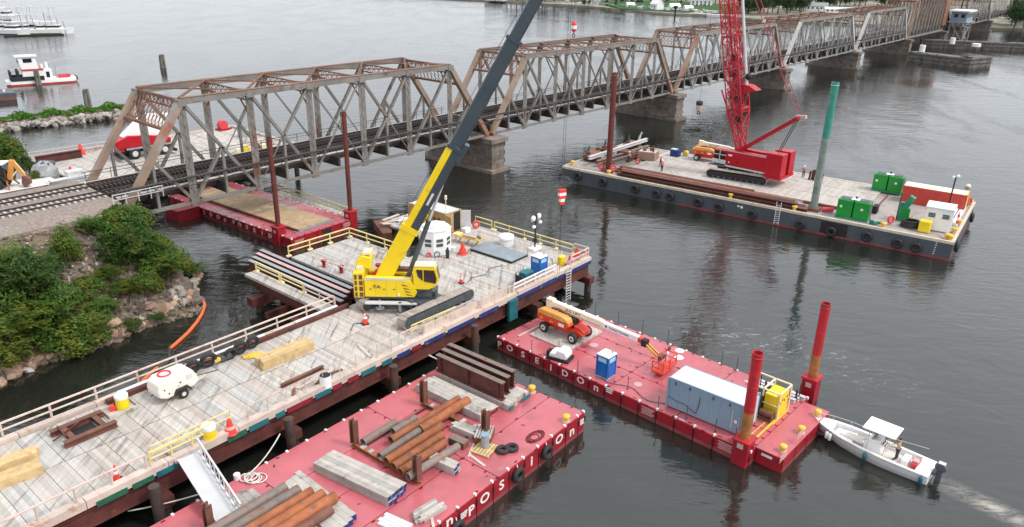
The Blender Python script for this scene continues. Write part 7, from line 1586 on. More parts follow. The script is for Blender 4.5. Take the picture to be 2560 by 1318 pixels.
# ------------------------------------------------------------ grey deck barge on the right
GF = Frame(52.6, 84.57, -35.7); ZG = 2.4; GW = 20.5; GL = 55.3
gb = thing("work_barge", "long dark grey work barge carrying the red lattice crane and green generators", "barge", GF.w(0, 0), GF.a)
mb = MB()
prof = [(0, -1.0), (0, ZG - .28), (-GL, ZG - .28), (-GL + .2, ZG - 1.0), (-GL + 5.2, -1.0)]
part("hull", MB().prism([(x, z) for x, z in prof], 0, GW, 'xz'), M["hull"], gb)
part("boot_top", MB().box(-GL + 20, -.012, -.6, .012, GW + .01, .26), M["bredwet"], gb)
def g_(u, v, z=ZG): return GF.w(u, v, z)
part("gunwale", MBs([(-GL, -.05, ZG - .279, .05, .35, ZG + .06), (-GL, GW - .35, ZG - .279, .05, GW + .05, ZG + .06), (-.3, .355, ZG - .279, .05, GW - .355, ZG + .06), (-GL - .02, .355, ZG - .279, -GL + .3, GW - .355, ZG + .06)]), M["gunwale"], gb)
part("steel_deck", MBs([(-GL + .31, .36, ZG - .28, -.31, GW - .36, ZG - .04)]), mat("barge_deck", (.33, .29, .27), .7, var=.2, vs=.6, dirt=((.20, .13, .10), .36, .5), dirt2=((.52, .48, .44), .2, .6)), gb)
bd = MB(); random.seed(4)
for u in range(0, 112):
    uu = -GL + 9 + u * .31
    for v0, v1 in ((5.4, 9.9), (10.0, 14.8), (14.9, 19.6)):
        zt = ZG + .14 + random.uniform(-.015, .01)
        if u < 100 and v0 < 15: part("deck_timber", MB().box(uu, v0, ZG - .035, uu + .295, v1, zt), M["deck_g"], gb)
        else: bd.box(uu, v0, ZG - .035, uu + .295, v1, zt)
part("deck_timbers", bd, M["deck_g"], gb, kind='stuff')
part("kerb", MB().box(-GL + 9, 5.1, ZG - .03, -10.8, 5.38, ZG + .3), M["curb"], gb); part("coaming", MB().box(-19, 4.6, ZG - .03, -10.5, 4.85, ZG + .35).box(-10.6, 4.9, ZG - .035, -10.4, 19, ZG + .05), M["rustdark"], gb)
zd = ZG + .14
for i, (px, py) in enumerate(((1445, 441), (1507, 455), (1588, 473), (1640, 485), (1675, 492), (1745, 506), (1797, 519), (1880, 537), (2000, 562), (2078, 580), (2167, 592), (2243, 609), (2290, 619))):
    p = on_plane(px, py, GF.w(0, -.2), GF.n); p.z = min(max(p.z, .75), 1.75)
    t = thing("tyre_fender", ["first", "second", "third", "fourth", "fifth", "sixth", "seventh", "eighth", "ninth", "tenth", "eleventh", "twelfth", "last"][i] + " black tyre fender along the grey barge's side, counted from its bow", "tyre fender", p, GF.a, "tyre fenders on the grey barge"); part("tyre", MB().torus((0, -.05, 0), .46, .22, (0, 1, 0), 18, 8), M["rubber"], t); part("chain", MB().bar((0, 0, .4), (0, .16, 1.0), .05), M["black"], t)
for v, lb in ((2.3, "black tyre fender on the grey barge's stern, near corner"), (16.5, "black tyre fender on the grey barge's stern, far end")):
    t = thing("tyre_fender", lb, "tyre fender", GF.w(.25, v, 1.25), GF.a, "tyre fenders on the grey barge"); part("tyre", MB().torus((.05, 0, 0), .46, .22, (1, 0, 0), 18, 8), M["rubber"], t); part("chain", MB().bar((0, 0, .4), (-.1, 0, 1.0), .05), M["black"], t)
part("dark_opening", MBs([(-15.2, -.02, .3, -11.9, -.004, ZG - .45)]), M["black"], gb)
part("draft_marks", MBs([(-1.9 + .02 * i, -.02, .5 + i * .28, -1.75 + .02 * i, -.006, .6 + i * .28) for i in range(6)]), M["letter"], gb)
part("side_marking", MBs([(-26.5, -.02, 1.5, -26.2, -.006, 1.75), (-26.05, -.02, 1.4, -25.7, -.006, 1.72)]), M["letter"], gb)
part("frame_rib", MBs([(u, -.03, .3, u + .08, -.004, ZG - .3) for u in (-47, -40, -33, -21.5, -15.3, -11.7, -7.2, -4.2)]), M["hull"], gb)
ld2 = thing("ladder", "white ladder hanging on the grey barge's side below the steel piles", "ladder", GF.w(-20.9, -.1, 0), GF.a)
part("side_rail", MB().bar((-.3, 0, .2), (-.3, 0, 3.3), .06).bar((.3, 0, .2), (.3, 0, 3.3), .06), M["white"], ld2)
for i in range(9): part("rung", MB().bar((-.3, 0, .4 + i * .3), (.3, 0, .4 + i * .3), .05), M["white"], ld2)
# spuds
p1_ = at(1521, 428, ZG); spud("tall reddish brown spud pile at the bow of the grey barge", V(p1_.x, p1_.y, 0), -8, topz(p1_, 1533, 182), .45, M["brown"], None, None, M["greysteel"])
p2_ = at(2033, 525, ZG); spud("tall pale green spud pile with a scuffed lower half on the grey barge", V(p2_.x, p2_.y, 0), -8, topz(p2_, 2079, 205), .47, M["spudgrn"], topz(p2_, 2057, 345), M["spudgrey"], M["lgrey"])
for p, lb, mt_ in ((p1_, "red", "buoyred"), (p2_, "", "")): part("spud_collar", MB().boxc(GF.l(p)[0], GF.l(p)[1], ZG - .03, 1.7, 1.7, .4), M["rustdark"], gb)
for dx, lb in ((-1.0, "red life ring left of the brown spud's foot"), (1.1, "red life ring right of the brown spud's foot")): ring(lb, g_(GF.l(p1_)[0] + dx, GF.l(p1_)[1] - .6), .42, .8, (.3, -.9, .1))
ring("red life ring on the grey barge near the two workers", g_(-46.2, 8.2, zd), .34, .5, (.3, -.9, .1)); ring("red life ring between the green generator and the hose coil", g_(-7.5, 2.3), .42, .7, (.3, -.9, .1))
ring("red life ring at the stern by the yellow container end", g_(-1.1, 18.9), .38, .9, (.3, -.9, .1)); ring("heart shaped red life ring on the far stern corner", g_(-.6, 17.4), .42, .8, (.3, -.9, .1))
# stacks of long brown sheet piles along the near side
k = 0
for v, n, u0, u1 in ((1.0, 2, -45.8, -17.4), (2.05, 2, -46.4, -18.0), (3.1, 2, -47.2, -24.0), (4.15, 1, -46, -26.5)):
    t = thing("sheet_pile_stack", ["outermost stack of long brown steel piles along the grey barge's near edge", "second stack of long brown steel piles from the grey barge's near edge", "third stack of brown steel piles, nearest the crane tracks", "low innermost row of brown steel piles by the timber deck"][k], "steel piles", g_(u0, v), GF.a, "stacked steel piles on the grey barge"); k += 1
    for j in range(n):
        z = .02 + j * .46; L_ = u1 - u0 - j * 1.5
        o = part("sheet_pile", MB().ibeam((j * .6, 0, z + .22), (L_, 0, z + .22), .42, .92, .09), M["rustdark"] if (j + k) % 2 else M["girder"], t)
        part("sheet_pile", MB().box(j * .6, -.14, z + .425, L_ * .9, .14, z + .455), M["rust"] if k == 2 else M["rustdark"], t)
    part("dunnage", MBs([(x, -.45, 0.0, x + .2, .45, .018) for x in (2, 8, 14)]), M["mat_wood"], t)
# bow: scrap frames and long pale beams on trestles
for i, (a, zz, mt_, lb) in enumerate((((1455, 408, 1622, 350), 1.35, "lgrey", "long white steel beam lying across the grey barge's bow"), ((1470, 420, 1560, 388), .8, "greysteel", "grey steel beam below the long white one at the bow"), ((1500, 424, 1618, 370), .8, "greysteel", "dark grey beam nearest the brown spud at the bow"))):
    A_, B_ = g_(-52.0 + i * 1.3, 2.6 + i * .4, ZG + zz), g_(-50.9 + i * 1.6, 20.6 - i * 2.5, ZG + zz)
    t = thing("steel_beam", lb, "beam", (A_.x, A_.y, ZG), 0, "long beams on the grey barge's bow"); part("beam", MB().ibeam((0, 0, zz), V(B_.x - A_.x, B_.y - A_.y, zz), .5, .55, .08), M[mt_], t)
    q = V(B_.x - A_.x, B_.y - A_.y, 0)
    for f in (.15, .5, .85): part("trestle", MB().boxc(q.x * f, q.y * f, 0, .4, .9, zz - .26, GF.a), M["rustdark"], t)
random.seed(8)
for i, (u, v, lb) in enumerate(((-54.0, 7.2, "rust red steel frame at the bow of the grey barge, nearest one"), (-54.0, 12.6, "rust red steel frame at the bow of the grey barge, middle one"), (-52.6, 18.4, "rust red steel frame at the bow of the grey barge, farthest one"))):
    t = thing("steel_grillage", lb, "steel frame", g_(u, v), GF.a + .2, "rusty frames on the grey barge's bow")
    for j in range(4): part("plate", MB().boxc(random.uniform(-.3, .3), random.uniform(-.5, .5), .15 + j * .25, 1.9, 3.6, .16, random.uniform(-.1, .1)), M["rust"] if j == 3 else M["rustdark"], t)
    part("base", MB().box(-.9, -1.6, 0, .9, 1.6, .148), M["girder"], t); part("winch_post", MB().bar((-.6, -1.2, 1.0), (-.3, -.9, 2.4), .14).bar((-.2, -1.2, 1.0), (-.3, -.9, 2.4), .14).boxc(-.3, -1.4, .9, .7, .5, .5), M["trackdark"], t)
one("curved_plate", MB().path([(0, 0, 0), (.2, .1, 1.0), (.6, .3, 1.7)], .22, 6), M["lgrey"], "bent pale pipe sticking up behind the rusty frames at the bow", "pipe", g_(-52.2, 20.0, ZG + .8))
bx = thing("tool_crate", "large brown timber box with a workbench behind the two workers", "crate", g_(-46.6, 12.6, zd), GF.a + .1)
part("body", MB().box(-1.5, -1.1, 0, 1.5, 1.1, 1.3), mat("crate_brown", (.30, .19, .15), .8, var=.15), bx); part("lid", MB().box(-1.3, -1.0, 1.301, 1.4, 1.0, 1.38), M["curb"], bx); part("clutter", MBs([(-.8, -.5, 1.385, -.3, 0, 1.7), (.2, .1, 1.385, .8, .6, 1.9), (1.0, -.8, 1.385, 1.2, -.6, 2.4)]), M["rustdark"], bx)
one("steel_box", MB().box(-1.3, -.9, 0, 1.3, .9, 1.3), M["rustdark"], "dark brown steel box left of the timber crate", "steel box", g_(-49.6, 11.2, ZG - .02), GF.a)
bt_ = thing("fuel_tank", "dark blue tank on the timber deck left of the far boom lift", "tank", g_(-43.9, 17.4, zd), GF.a); part("body", MB().box(-.75, -.6, 0, .75, .6, 1.1), M["blue_end"], bt_, bevel=.06); part("cover", MB().box(-.72, -.5, 1.105, .2, .5, 1.2), M["bluepale"], bt_)
one("spool", MB().tube((0, -.4, .45), (0, .4, .45), .42, n=12), M["bolyel"], "yellowish spool behind the dark blue tank", "spool", g_(-42.6, 18.6, zd), GF.a)
person("worker in a red vest and white helmet standing by the brown steel piles", g_(-41.4, 7.0, zd), 2.2, M["vest"], M["white"], "stand", "workers on the grey barge")
person("worker in a red vest standing behind the other by the timber crate", g_(-42.8, 9.4, zd), 2.6, M["vest"], M["white"], "walk", "workers on the grey barge")
person("worker in a yellow vest and white helmet by the beams at the bow", g_(-48.3, 9.2, ZG - .03), .4, M["vesty"], M["white"], "stand", "workers on the grey barge")
person("worker in an orange vest behind the crane's counterweight", g_(-22.9, 17.7, zd), 1.4, M["cone"], M["white"], "stand", "workers on the grey barge")
rw = thing("pipe_bundle", "bundle of upright rusty pipes behind the green spud pile", "pipes", g_(-20.9, 17.0, zd), GF.a)
for i in range(7): part("pipe", MB().tube((i * .3 - .9, (i % 2) * .4, 0), (i * .3 - .9 + .1, (i % 2) * .4, 1.3 + .15 * (i % 3)), .16, n=8), M["girder"], rw)
boomlift("orange boom lift on the grey barge behind the red crane's cab", g_(-38.4, 18.0, zd), GF.a + .12, .05, (-1.6, 2.75), (6.5, 2.1), False)
# green generators
def genset(lbl, u, v, z):
    t = thing("generator", lbl, "generator", g_(u, v, z), GF.a, "green generators on the grey barge")
    part("skid", MB().box(-2.0, -1.0, 0, 2.0, 1.0, .22), M["mach"], t)
    for x0, x1 in ((-1.95, -.08), (.08, 1.95)):
        o = part("housing", MB().box(x0, -.95, .22, x1, .95, 2.45), M["gen"], t, bevel=.05)
        part("door", MBs([(x0 + .12, -.975, .4, x1 - .12, -.952, 2.2)]), M["gen"], o); part("roof_vent", MBs([(x0 + .25, -.6, 2.452, x1 - .25, .7, 2.52)]), M["hull"], o); part("side_vent", MBs([(x1 - .02 if x1 > 1 else x1 - .03, -.7, .6, x1 + .022, .7, 2.2)]), M["hull"], o)
        part("emblem", MB().tube((x0 + .5 + (.5 if x0 > 0 else 0), -.978, 1.55), (x0 + .5 + (.5 if x0 > 0 else 0), -.99, 1.55), .17, n=14), M["letter"], o)
    part("exhaust", MB().tube((0, .3, 2.3), (0, .3, 2.8), .12), M["black"], t)
    part("sheet", MBs([(-.5, -.5, 2.525, .5, .5, 2.54)]), M["white"], t); return t
genset("twin green generator near the edge of the grey barge, right of the green spud", -12.0, 2.3, ZG - .03)
genset("twin green generator on the far side of the grey barge beside the red container", -11.0, 17.9, zd)
one("machine", MB().box(-.9, -.7, 0, .9, .7, .8).box(-.7, -.5, .8, .5, .5, 1.1), M["bluepale"], "pale blue welding set behind the near green generator", "machine", g_(-11.6, 6.4, zd), GF.a)
one("pump", MB().box(-.3, -.7, 0, .3, .7, 1.0), M["black"], "black cabinet right of the pale blue welding set", "cabinet", g_(-10.2, 6.6, ZG - .02), GF.a)
one("pipe_fitting", MB().tube((-.8, 0, .3), (.6, 0, .35), .3, n=12), M["buoyred"], "faded red pipe end left of the near green generator", "pipe", g_(-15.2, 2.8), GF.a + .4)
t = thing("valve_assembly", "teal valve pieces on the deck edge right of the near green generator", "valve", g_(-9.0, 1.1), GF.a); part("body", MB().bar((-.5, 0, .2), (.6, .3, .3), .28).bar((0, -.4, .2), (.2, .6, .25), .22), M["mach"], t); part("flange", MB().tube((-.5, 0, .05), (-.5, 0, .5), .25, n=10), M["teal"], t)
# red open container, white booth and the rest of the stern
rc = thing("red_container", "long red steel container with a pale top at the stern of the grey barge", "container", g_(-4.6, 15.4), GF.a)
part("side", MBs([(-3.9, -1.25, 0, 3.9, -1.15, 2.3), (-3.9, 1.15, 0, 3.9, 1.25, 2.3), (-3.9, -1.15, 0, -3.8, 1.15, 2.3)]), M["contred"], rc); part("end", MBs([(3.8, -1.25, 0, 3.9, 1.25, 2.4)]), M["bolyel"], rc); part("top", MBs([(-3.85, -1.2, 2.301, 3.78, 1.2, 2.36)]), M["cream"], rc)
part("rib", MBs([(-3.7 + i * .62, -1.31, .1, -3.55 + i * .62, -1.252, 2.2) for i in range(12)]), M["contred"], rc)
wbx = thing("white_booth", "square white booth with louvred windows at the near stern corner of the grey barge", "booth", g_(-2.5, 4.6, ZG - .03), GF.a + .05)
part("wall", MB().box(-1.5, -1.4, .1, 1.5, 1.4, 2.9), M["white"], wbx, bevel=.04); part("roof", MB().box(-1.6, -1.5, 2.905, 1.6, 1.5, 3.05), M["white"], wbx); part("plinth", MB().box(-1.4, -1.3, 0, 1.4, 1.3, .098), M["grey"], wbx)
for x in (-.8, .75):
    for i in range(3): part("louvre", MBs([(x - .38, -1.44, 1.75 + i * .2, x + .38, -1.402, 1.9 + i * .2)]), M["trackdark"], wbx)
part("door", MBs([(1.502, -.45, .2, 1.53, .45, 2.2)]), M["lgrey"], wbx)
one("yellow_tank", MB().box(-.65, -.55, 0, .65, .55, 1.45), M["yellow"], "bright yellow tank in front of the white booth on the grey barge", "tank", g_(-3.6, 2.2), GF.a, None, .12)
hm = thing("drill_head", "green hydraulic drill head with a tilted teal top beside the white booth", "drill", g_(-6.5, 5.2), GF.a)
part("base", MB().box(-.6, -.5, 0, .6, .5, .5).box(-.75, -.35, .5, -.2, .35, 2.4), M["mach"], hm); part("body", MB().boxc(.1, 0, .5, .9, .8, 1.2, .2), M["gen"], hm); part("head", MB().bar((-.1, 0, 1.7), (.6, 0, 3.3), .8, .7), M["mach"], hm); part("mast", MB().bar((-.8, .1, 0), (-.75, .1, 3.6), .22), M["rustdark"], hm); part("lever", MB().bar((.6, -.3, .4), (1.1, -.3, 1.0), .12), M["yellow"], hm)
co = thing("hose_coil", "big black hose coil on deck between the red life ring and white booth", "hose coil", g_(-5.4, 3.0), 0)
for i in range(5): part("hose_turn", MB().torus((.04 * i, .03 * (i % 2), .14 + i * .16), 1.0 - .03 * i, .12, (.05 * (i % 2), .04, 1), 20, 6), M["rubber"], co)
lm = thing("light_mast", "thin dark mast with white lamps on the grey barge's stern", "light mast", g_(-2.4, 11.2), GF.a); part("mast", MB().tube((0, 0, 0), (.1, 0, 5.2), .09, n=8), M["black"], lm); part("lamp", MB().sphere((-.15, -.1, 5.2), .2, 8, 6).sphere((.35, -.1, 5.4), .22, 8, 6), M["white"], lm)
for i in range(3): one("white_beam", MB().box(-.3, -4.2, 0, .3, 4.2, .35 + .1 * i), M["white"], ["white steel beam on the stern of the grey barge, nearest the edge", "white steel beam on the stern of the grey barge, middle one", "white steel beam on the stern of the grey barge, beside the red container"][i], "beam", g_(-.95 - i * .75, 11.6 + .4 * i), GF.a, "white beams on the grey barge's stern")
mp = thing("warning_post", "red and white banded post at the corner of the white booth", "post", g_(-.55, 5.6), 0)
for i in range(6): part("band", MB().tube((0, 0, i * .4), (0, 0, i * .4 + .395), .14, n=8), M["cone"] if i % 2 == 0 else M["white"], mp)
for u, v, lb in ((-.9, 1.1, "yellow bollard at the near stern corner of the grey barge, left of two"), (-.5, .8, "yellow bollard at the near stern corner of the grey barge, right of two"), (-8.0, .7, "yellow bollard on the near edge below the red life ring"), (-.5, 4.2, "yellow bollard on the stern rim of the grey barge"), (-.5, 8.2, "yellow bollard midway along the stern rim of the grey barge"), (-.5, 19.0, "yellow bollard at the far stern corner of the grey barge"), (-27.8, .6, "yellow bollard beside the steel piles on the near edge"), (-47.2, .6, "yellow bollard on the near edge next to the brown spud"), (-54.6, 2.0, "yellow bollard at the bow corner of the grey barge"), (-19.0, .6, "yellow bollard left of the green spud pile")): bollard(lb, g_(u, v, ZG - .03), 1.5)
# yellow mooring buoy
one("mooring_buoy", MB().sphere((0, 0, .1), .42, 12, 8), M["cream"], "pale yellow mooring buoy on the water beyond the grey barge's stern", "buoy", at(2420, 468, 0))

# ------------------------------------------------------------ red lattice boom crane
RC = V(34.8, 112.0, zd)
rcn = thing("lattice_crane", "red crawler crane with a tall red lattice boom on the grey barge", "crane", RC, math.radians(138))
for s in (-2.75, 2.75): ang = math.radians(-31 - 138); crawler(rcn, (-math.sin(ang) * s, math.cos(ang) * s), ang, 9.0, 1.1, 1.35, M["track"], M["black"], 36)
ang = math.radians(-31 - 138)
part("carbody", MB().boxc(0, 0, .5, 3.0, 5.0, .8, ang).tube((0, 0, 1.3), (0, 0, 1.55), 1.3, n=18), M["black"], rcn)
part("deck", MB().box(-6.2, -1.75, 1.56, 2.2, 1.75, 1.8), M["lgrey"], rcn)
part("body", MB().box(-4.4, -1.72, 1.82, 2.0, -.65, 4.1).box(-4.4, .65, 1.82, 2.0, 1.72, 4.1), M["cred"], rcn, bevel=.06); part("machinery", MB().box(-4.3, -.6, 1.82, 1.2, .6, 3.4), M["cred"], rcn)
part("body_trim", MB().box(-4.3, 1.722, 3.95, 1.9, 1.75, 4.08), M["lettert"], rcn); part("logo", MBs([(1.1, 1.723, 3.25, 1.7, 1.745, 3.5), (1.4, 1.723, 2.2, 1.62, 1.745, 2.38)]), M["letter"], rcn)
part("counterweight", MB().prism([(-6.9, -2.3), (-4.45, -2.3), (-4.45, -.5), (-6.9, -.5)], 1.6, 4.9).prism([(-6.9, .5), (-4.45, .5), (-4.45, 2.3), (-6.9, 2.3)], 1.6, 4.9), M["cred"], rcn, bevel=.06); part("counterweight_core", MB().box(-6.5, -.48, 1.6, -4.6, .48, 4.5), M["bredside"], rcn); part("counterweight_tray", MB().box(-7.0, -2.35, 1.2, -4.4, 2.35, 1.59), M["cred"], rcn)
part("cab", MB().prism([(1.8, 1.85), (4.0, 1.85), (4.3, 2.6), (4.0, 3.9), (1.8, 3.95)], .55, 1.75, 'xz'), M["cred"], rcn, bevel=.05); part("window", MB().prism([(2.2, 2.6), (4.0, 2.55), (3.8, 3.7), (2.2, 3.75)], 1.752, 1.79, 'xz').box(4.12, .7, 2.6, 4.2, 1.6, 3.6), M["glass"], rcn); part("cab_guard", MBs([(2.0, 1.8, 1.9, 4.2, 1.86, 2.5), (2.0, 1.8, 3.2, 4.2, 1.86, 3.3), (3.0, 1.8, 1.9, 3.1, 1.86, 3.9)]), M["lgrey"], rcn); part("cab_walkway", MB().box(1.9, 1.76, 1.6, 4.5, 2.5, 1.7), M["trackdark"], rcn)
ca, sa = math.cos(math.radians(138)), math.sin(math.radians(138)); NP = V(-sa, ca, 0)
def loc3(px, py):
    q = on_plane(px, py, RC, NP) - RC; return V(q.x * ca + q.y * sa, 0, q.z)
f0 = loc3(1853, 388); f1 = loc3(1828, 0); f0 = V(1.6, 0, 2.6) if f0.z < 1 else f0
ax_ = (f1 - f0).normalized(); LB3 = (f1 - f0).length * 1.55
nb = V(-ax_.z, 0, ax_.x)
def latt(nm, a, ax, nb, L, wid, dep, n, foot, mt, r=.075, par=None):
    """tapering four-chord lattice boom"""
    def sec_(d):
        k = min(1.0, .18 + .82 * d / foot) if foot else 1.0
        return [a + ax * d + V(0, y * wid / 2 * max(k, .62 if foot else 1), 0) + nb * (z * dep / 2 * k) for y, z in ((-1, -1), (1, -1), (1, 1), (-1, 1))]
    ds = [0] + [foot * (i + 1) / 3 for i in range(3)] if foot else [0]
    m_ = max(1, int((L - ds[-1]) / n)); ds += [ds[-1] + (L - ds[-1]) * (i + 1) / m_ for i in range(m_)]
    S_ = [sec_(d) for d in ds]
    for j in range(4): part("chord", MB().path([s[j] for s in S_], r, 6), mt, rcn)
    mb = MB()
    for i in range(len(S_) - 1):
        for j in range(4):
            k = (j + 1) % 4; mb.tube(S_[i][j], S_[i + 1][k] if i % 2 else S_[i + 1][k], r * .55, n=5, caps=False)
            mb.tube(S_[i][k], S_[i + 1][j], r * .55, n=5, caps=False); mb.tube(S_[i + 1][j], S_[i + 1][k], r * .5, n=5, caps=False)
    part(nm, mb, mt, rcn)
latt("boom_lacing", f0, ax_, nb, LB3, 2.6, 2.3, 2.5, 6.5, M["credl"], .10)
# jib folded along the boom and the strut head with its platform
j0 = f0 + ax_ * 4.5 - nb * .1; latt("jib_lacing", j0, ax_, nb, LB3 * .95 - 5, 1.5, 1.2, 1.9, 3.0, M["credl"], .07)
s0 = f0 + ax_ * 2 - nb * 1.3; part("strut", MB().tube(V(-.6, .9, 2.4), f0 + ax_ * 10 - nb * 2.0 + V(0, .9, 0), .12, n=6).tube(V(-.6, -.9, 2.4), f0 + ax_ * 10 - nb * 2.0 + V(0, -.9, 0), .12, n=6), M["credl"], rcn)
q = f0 + ax_ * 10 + nb * 1.3; part("platform", MB().prism([(q.x - 2.2, q.z - .2), (q.x, q.z - .9), (q.x + .3, q.z + .5), (q.x - 1.0, q.z + .4)], -.9, .9, 'xz'), M["cred"], rcn)
part("jib_mast", MB().tube(q + V(-.3, .2, .4), q + ax_ * 16 + V(-.6, .2, 0), .22, n=8), M["lgrey"], rcn); part("counter_pulley", MB().sphere(q + V(-.4, .2, 1.6), .5, 10, 6), M["black"], rcn)
for d_ in (5, 8, 11.5, 14): part("hydraulic_box", MB().boxc((f0 + ax_ * d_).x, .2, (f0 + ax_ * d_).z, .7, .8, .9), M["black"], rcn)
for d_ in (7, 13, 17.5): o_ = f0 + ax_ * d_; part("boom_frame", MB().bar(o_ - nb * 1.1 + V(0, -1.25, 0), o_ - nb * 1.1 + V(0, 1.25, 0), .3).bar(o_ + nb * 1.1 + V(0, -1.25, 0), o_ + nb * 1.1 + V(0, 1.25, 0), .3), M["cred"], rcn)
g0_, g1_ = loc3(1855, 386), loc3(1998, 294); g0_ = V(1.2, 0, 3.6)
part("live_mast", MB().bar(g0_ + V(0, .9, 0), g1_ + V(0, .9, 0), .30, .42).bar(g0_ + V(0, -.9, 0), g1_ + V(0, -.9, 0), .30, .42).bar(g1_ + V(0, -1.1, 0), g1_ + V(0, 1.1, 0), .35), M["cred"], rcn)
part("mast_sheave", MB().bar(g1_ + V(.5, 0, 0), g1_ + V(-1.0, 0, .2), .6, .5), M["lettert"], rcn)
mb = MB()
for y in (-.55, -.4, .4, .55): mb.tube(V(-5.2, y, 4.6), g1_ + V(.1, y, -.1), .05, n=4)
part("hoist_line", mb, M["trackdark"], rcn)
bt2 = f0 + ax_ * LB3
mb = MB()
for y in (-.8, .8): mb.tube(g1_ + V(0, y, .2), bt2 + V(0, y, 0), .055, n=5)
part("pendant", mb, M["wirered"], rcn)
hk = thing("headache_ball", "black and white hook ball of the red crane hanging over the water", "hook ball", V(0, 0, 0)); q = on_plane(1748, 266, RC + V(ca * (bt2.x + 4), sa * (bt2.x + 4), 0), (0, 1, 0)); hk.location = q
part("ball", MB().lathe([(.1, .9), (.5, .8), (.55, .4), (.5, .2)], n=14), M["black"], hk); part("weight", MB().lathe([(.45, -.7), (.5, -.2), (.5, .195)], n=14), M["lettert"], hk); part("hook", MB().torus((0, 0, -1.0), .22, .08, (0, 1, 0), 12, 6), M["black"], hk); part("rope", MB().tube((0, 0, .9), (RC.x + ca * bt2.x - q.x, RC.y + sa * bt2.x - q.y, RC.z + bt2.z - q.z), .02, n=4), M["wire"], hk)

# ------------------------------------------------------------ second work trestle and the yard beyond the bridge
ZT = 4.5
t2 = thing("work_trestle", "second timber decked work trestle on the far side of the railway bridge", "trestle", BR.w(0, 0), BR.a)
random.seed(12)
for i in range(64):
    u = 4.2 + i * .5
    for v0, v1 in ((19.5, 26.2), (26.3, 33.0), (33.1, 39.8)): part("plank", MB().box(u + .01, v0, ZT - .25, u + .49, v1, ZT + random.uniform(-.02, .01)), M["deck"], t2)
part("kerb", MBs([(4, 39.85, ZT - .3, 36.4, 40.3, ZT + .35), (36.05, 19.5, ZT - .3, 36.5, 39.8, ZT + .35)]), M["curb"], t2); part("girder", MBs([(4, 19.6, ZT - 1.4, 36, 20.2, ZT - .26), (4, 39.2, ZT - 1.4, 36, 39.8, ZT - .26), (35.4, 20.3, ZT - 1.4, 36, 39.1, ZT - .26)]), M["girder"], t2)
for u in (6, 15, 24, 35.5):
    for v in (20, 27, 34, 39.5): part("pile", MB().tube((u, v, -4), (u, v, ZT - 1.41), .4, n=10), M["pile"], t2)
railing("pale railing along the far edge of the second trestle, left part", [BR.w(1, 40.2), BR.w(16.5, 39.4)], ZT, M["rail_wood"], 1.1, 1.6, True, .05)
one("steel_girder", MB().ibeam((0, 0, .6), (6.2, 0, .6), 1.15, .5, .08), M["girder"], "dark red girder lying at the left end of the second trestle", "girder", BR.w(3.8, 36.6, ZT), BR.a)
tk = thing("mobile_crane", "red rough terrain truck with white rims and white slanted boom behind the bridge end", "truck", BR.w(17.0, 31.0, ZT), BR.a - .05)
for x in (-2.1, 2.3):
    for y in (-1.25, 1.25):
        w_ = part("wheel", MB().torus((x, y, .85), .58, .30, (0, 1, 0), 20, 8), M["rubber"], tk); part("rim", MB().tube((x, y - .24, .85), (x, y + .24, .85), .42, n=14), M["rim"], w_)
part("chassis", MB().box(-4.2, -.9, .9, 3.6, .9, 1.5), M["black"], tk); part("fender", MB().box(-3.2, -1.5, 1.5, 3.4, 1.5, 1.72), M["grey"], tk)
part("body", MB().prism([(-4.4, 1.75), (3.4, 1.75), (3.5, 2.4), (.4, 3.2), (-2.6, 3.5), (-4.3, 2.9)], -1.3, 1.3, 'xz'), M["cred"], tk, bevel=.08); part("cab", MB().box(-4.6, -1.2, 1.3, -3.4, -.2, 2.9), M["cred"], tk, bevel=.06); part("window", MB().box(-4.3, -1.22, 2.1, -3.5, -1.19, 2.8), M["glass"], tk)
part("boom", MB().hexa([(-3.2, -.8, 3.3), (2.0, -.8, 2.9), (2.0, .8, 2.9), (-3.2, .8, 3.3), (.4, -.7, 6.2), (5.6, -.7, 5.6), (5.6, .7, 5.6), (.4, .7, 6.2)]), M["white"], tk, bevel=.06)
part("outrigger", MB().box(-4.4, -2.2, .5, -3.9, 2.2, .85).box(3.4, -2.2, .5, 3.8, 2.2, .85), M["black"], tk)
stand("large red cone on the second trestle left of the red truck", BR.w(10.6, 38.4, ZT), 1, .75, 1.6); stand("red cone among the grey debris at the trestle's left end", BR.w(5.2, 28.0, ZT), 1, .5, 1.1)
t = thing("reel", "pinkish red drum and cable stand on the far edge of the second trestle", "reel", BR.w(34.0, 39.0, ZT), BR.a); part("drum", MB().tube((0, -.5, .9), (0, .5, .9), .8, n=14), M["buoyred"], t); part("stand", MB().box(-.9, -.6, 0, .9, .6, .3).bar((.4, 0, .2), (1.6, 0, .1), .3), M["bredside"], t)
t = thing("yellow_racks", "row of yellow gear at the near edge of the second trestle behind the bridge", "racks", BR.w(29.2, 22.2, ZT), BR.a)
for i in range(5): part("rack", MB().box(-2.6 + i * 1.05, -.35, 0, -1.7 + i * 1.05, .35, .8 + .2 * (i % 2)), M["yellow"] if i % 2 else M["cream"], t)
one("cabinet", MB().box(-.6, -.4, 0, .6, .4, 1.8), M["grey"], "grey cabinet on the second trestle behind the bridge posts", "cabinet", BR.w(33.5, 32.0, ZT), BR.a); one("prop", MB().bar((0, 0, 0), (1.3, .6, 2.9), .16), M["grey"], "leaning grey prop behind the bridge posts", "prop", BR.w(31.5, 28, ZT))
t = thing("debris_heap", "heap of pale boards at the right end of the second trestle", "debris", BR.w(33.5, 24.5, ZT), BR.a)
for i in range(10): part("board", MB().boxc(random.uniform(-1.5, 1.5), random.uniform(-1.2, 1.2), i * .07, random.uniform(1.2, 3), .3, .07, random.uniform(0, 3)), M["curb"], t)
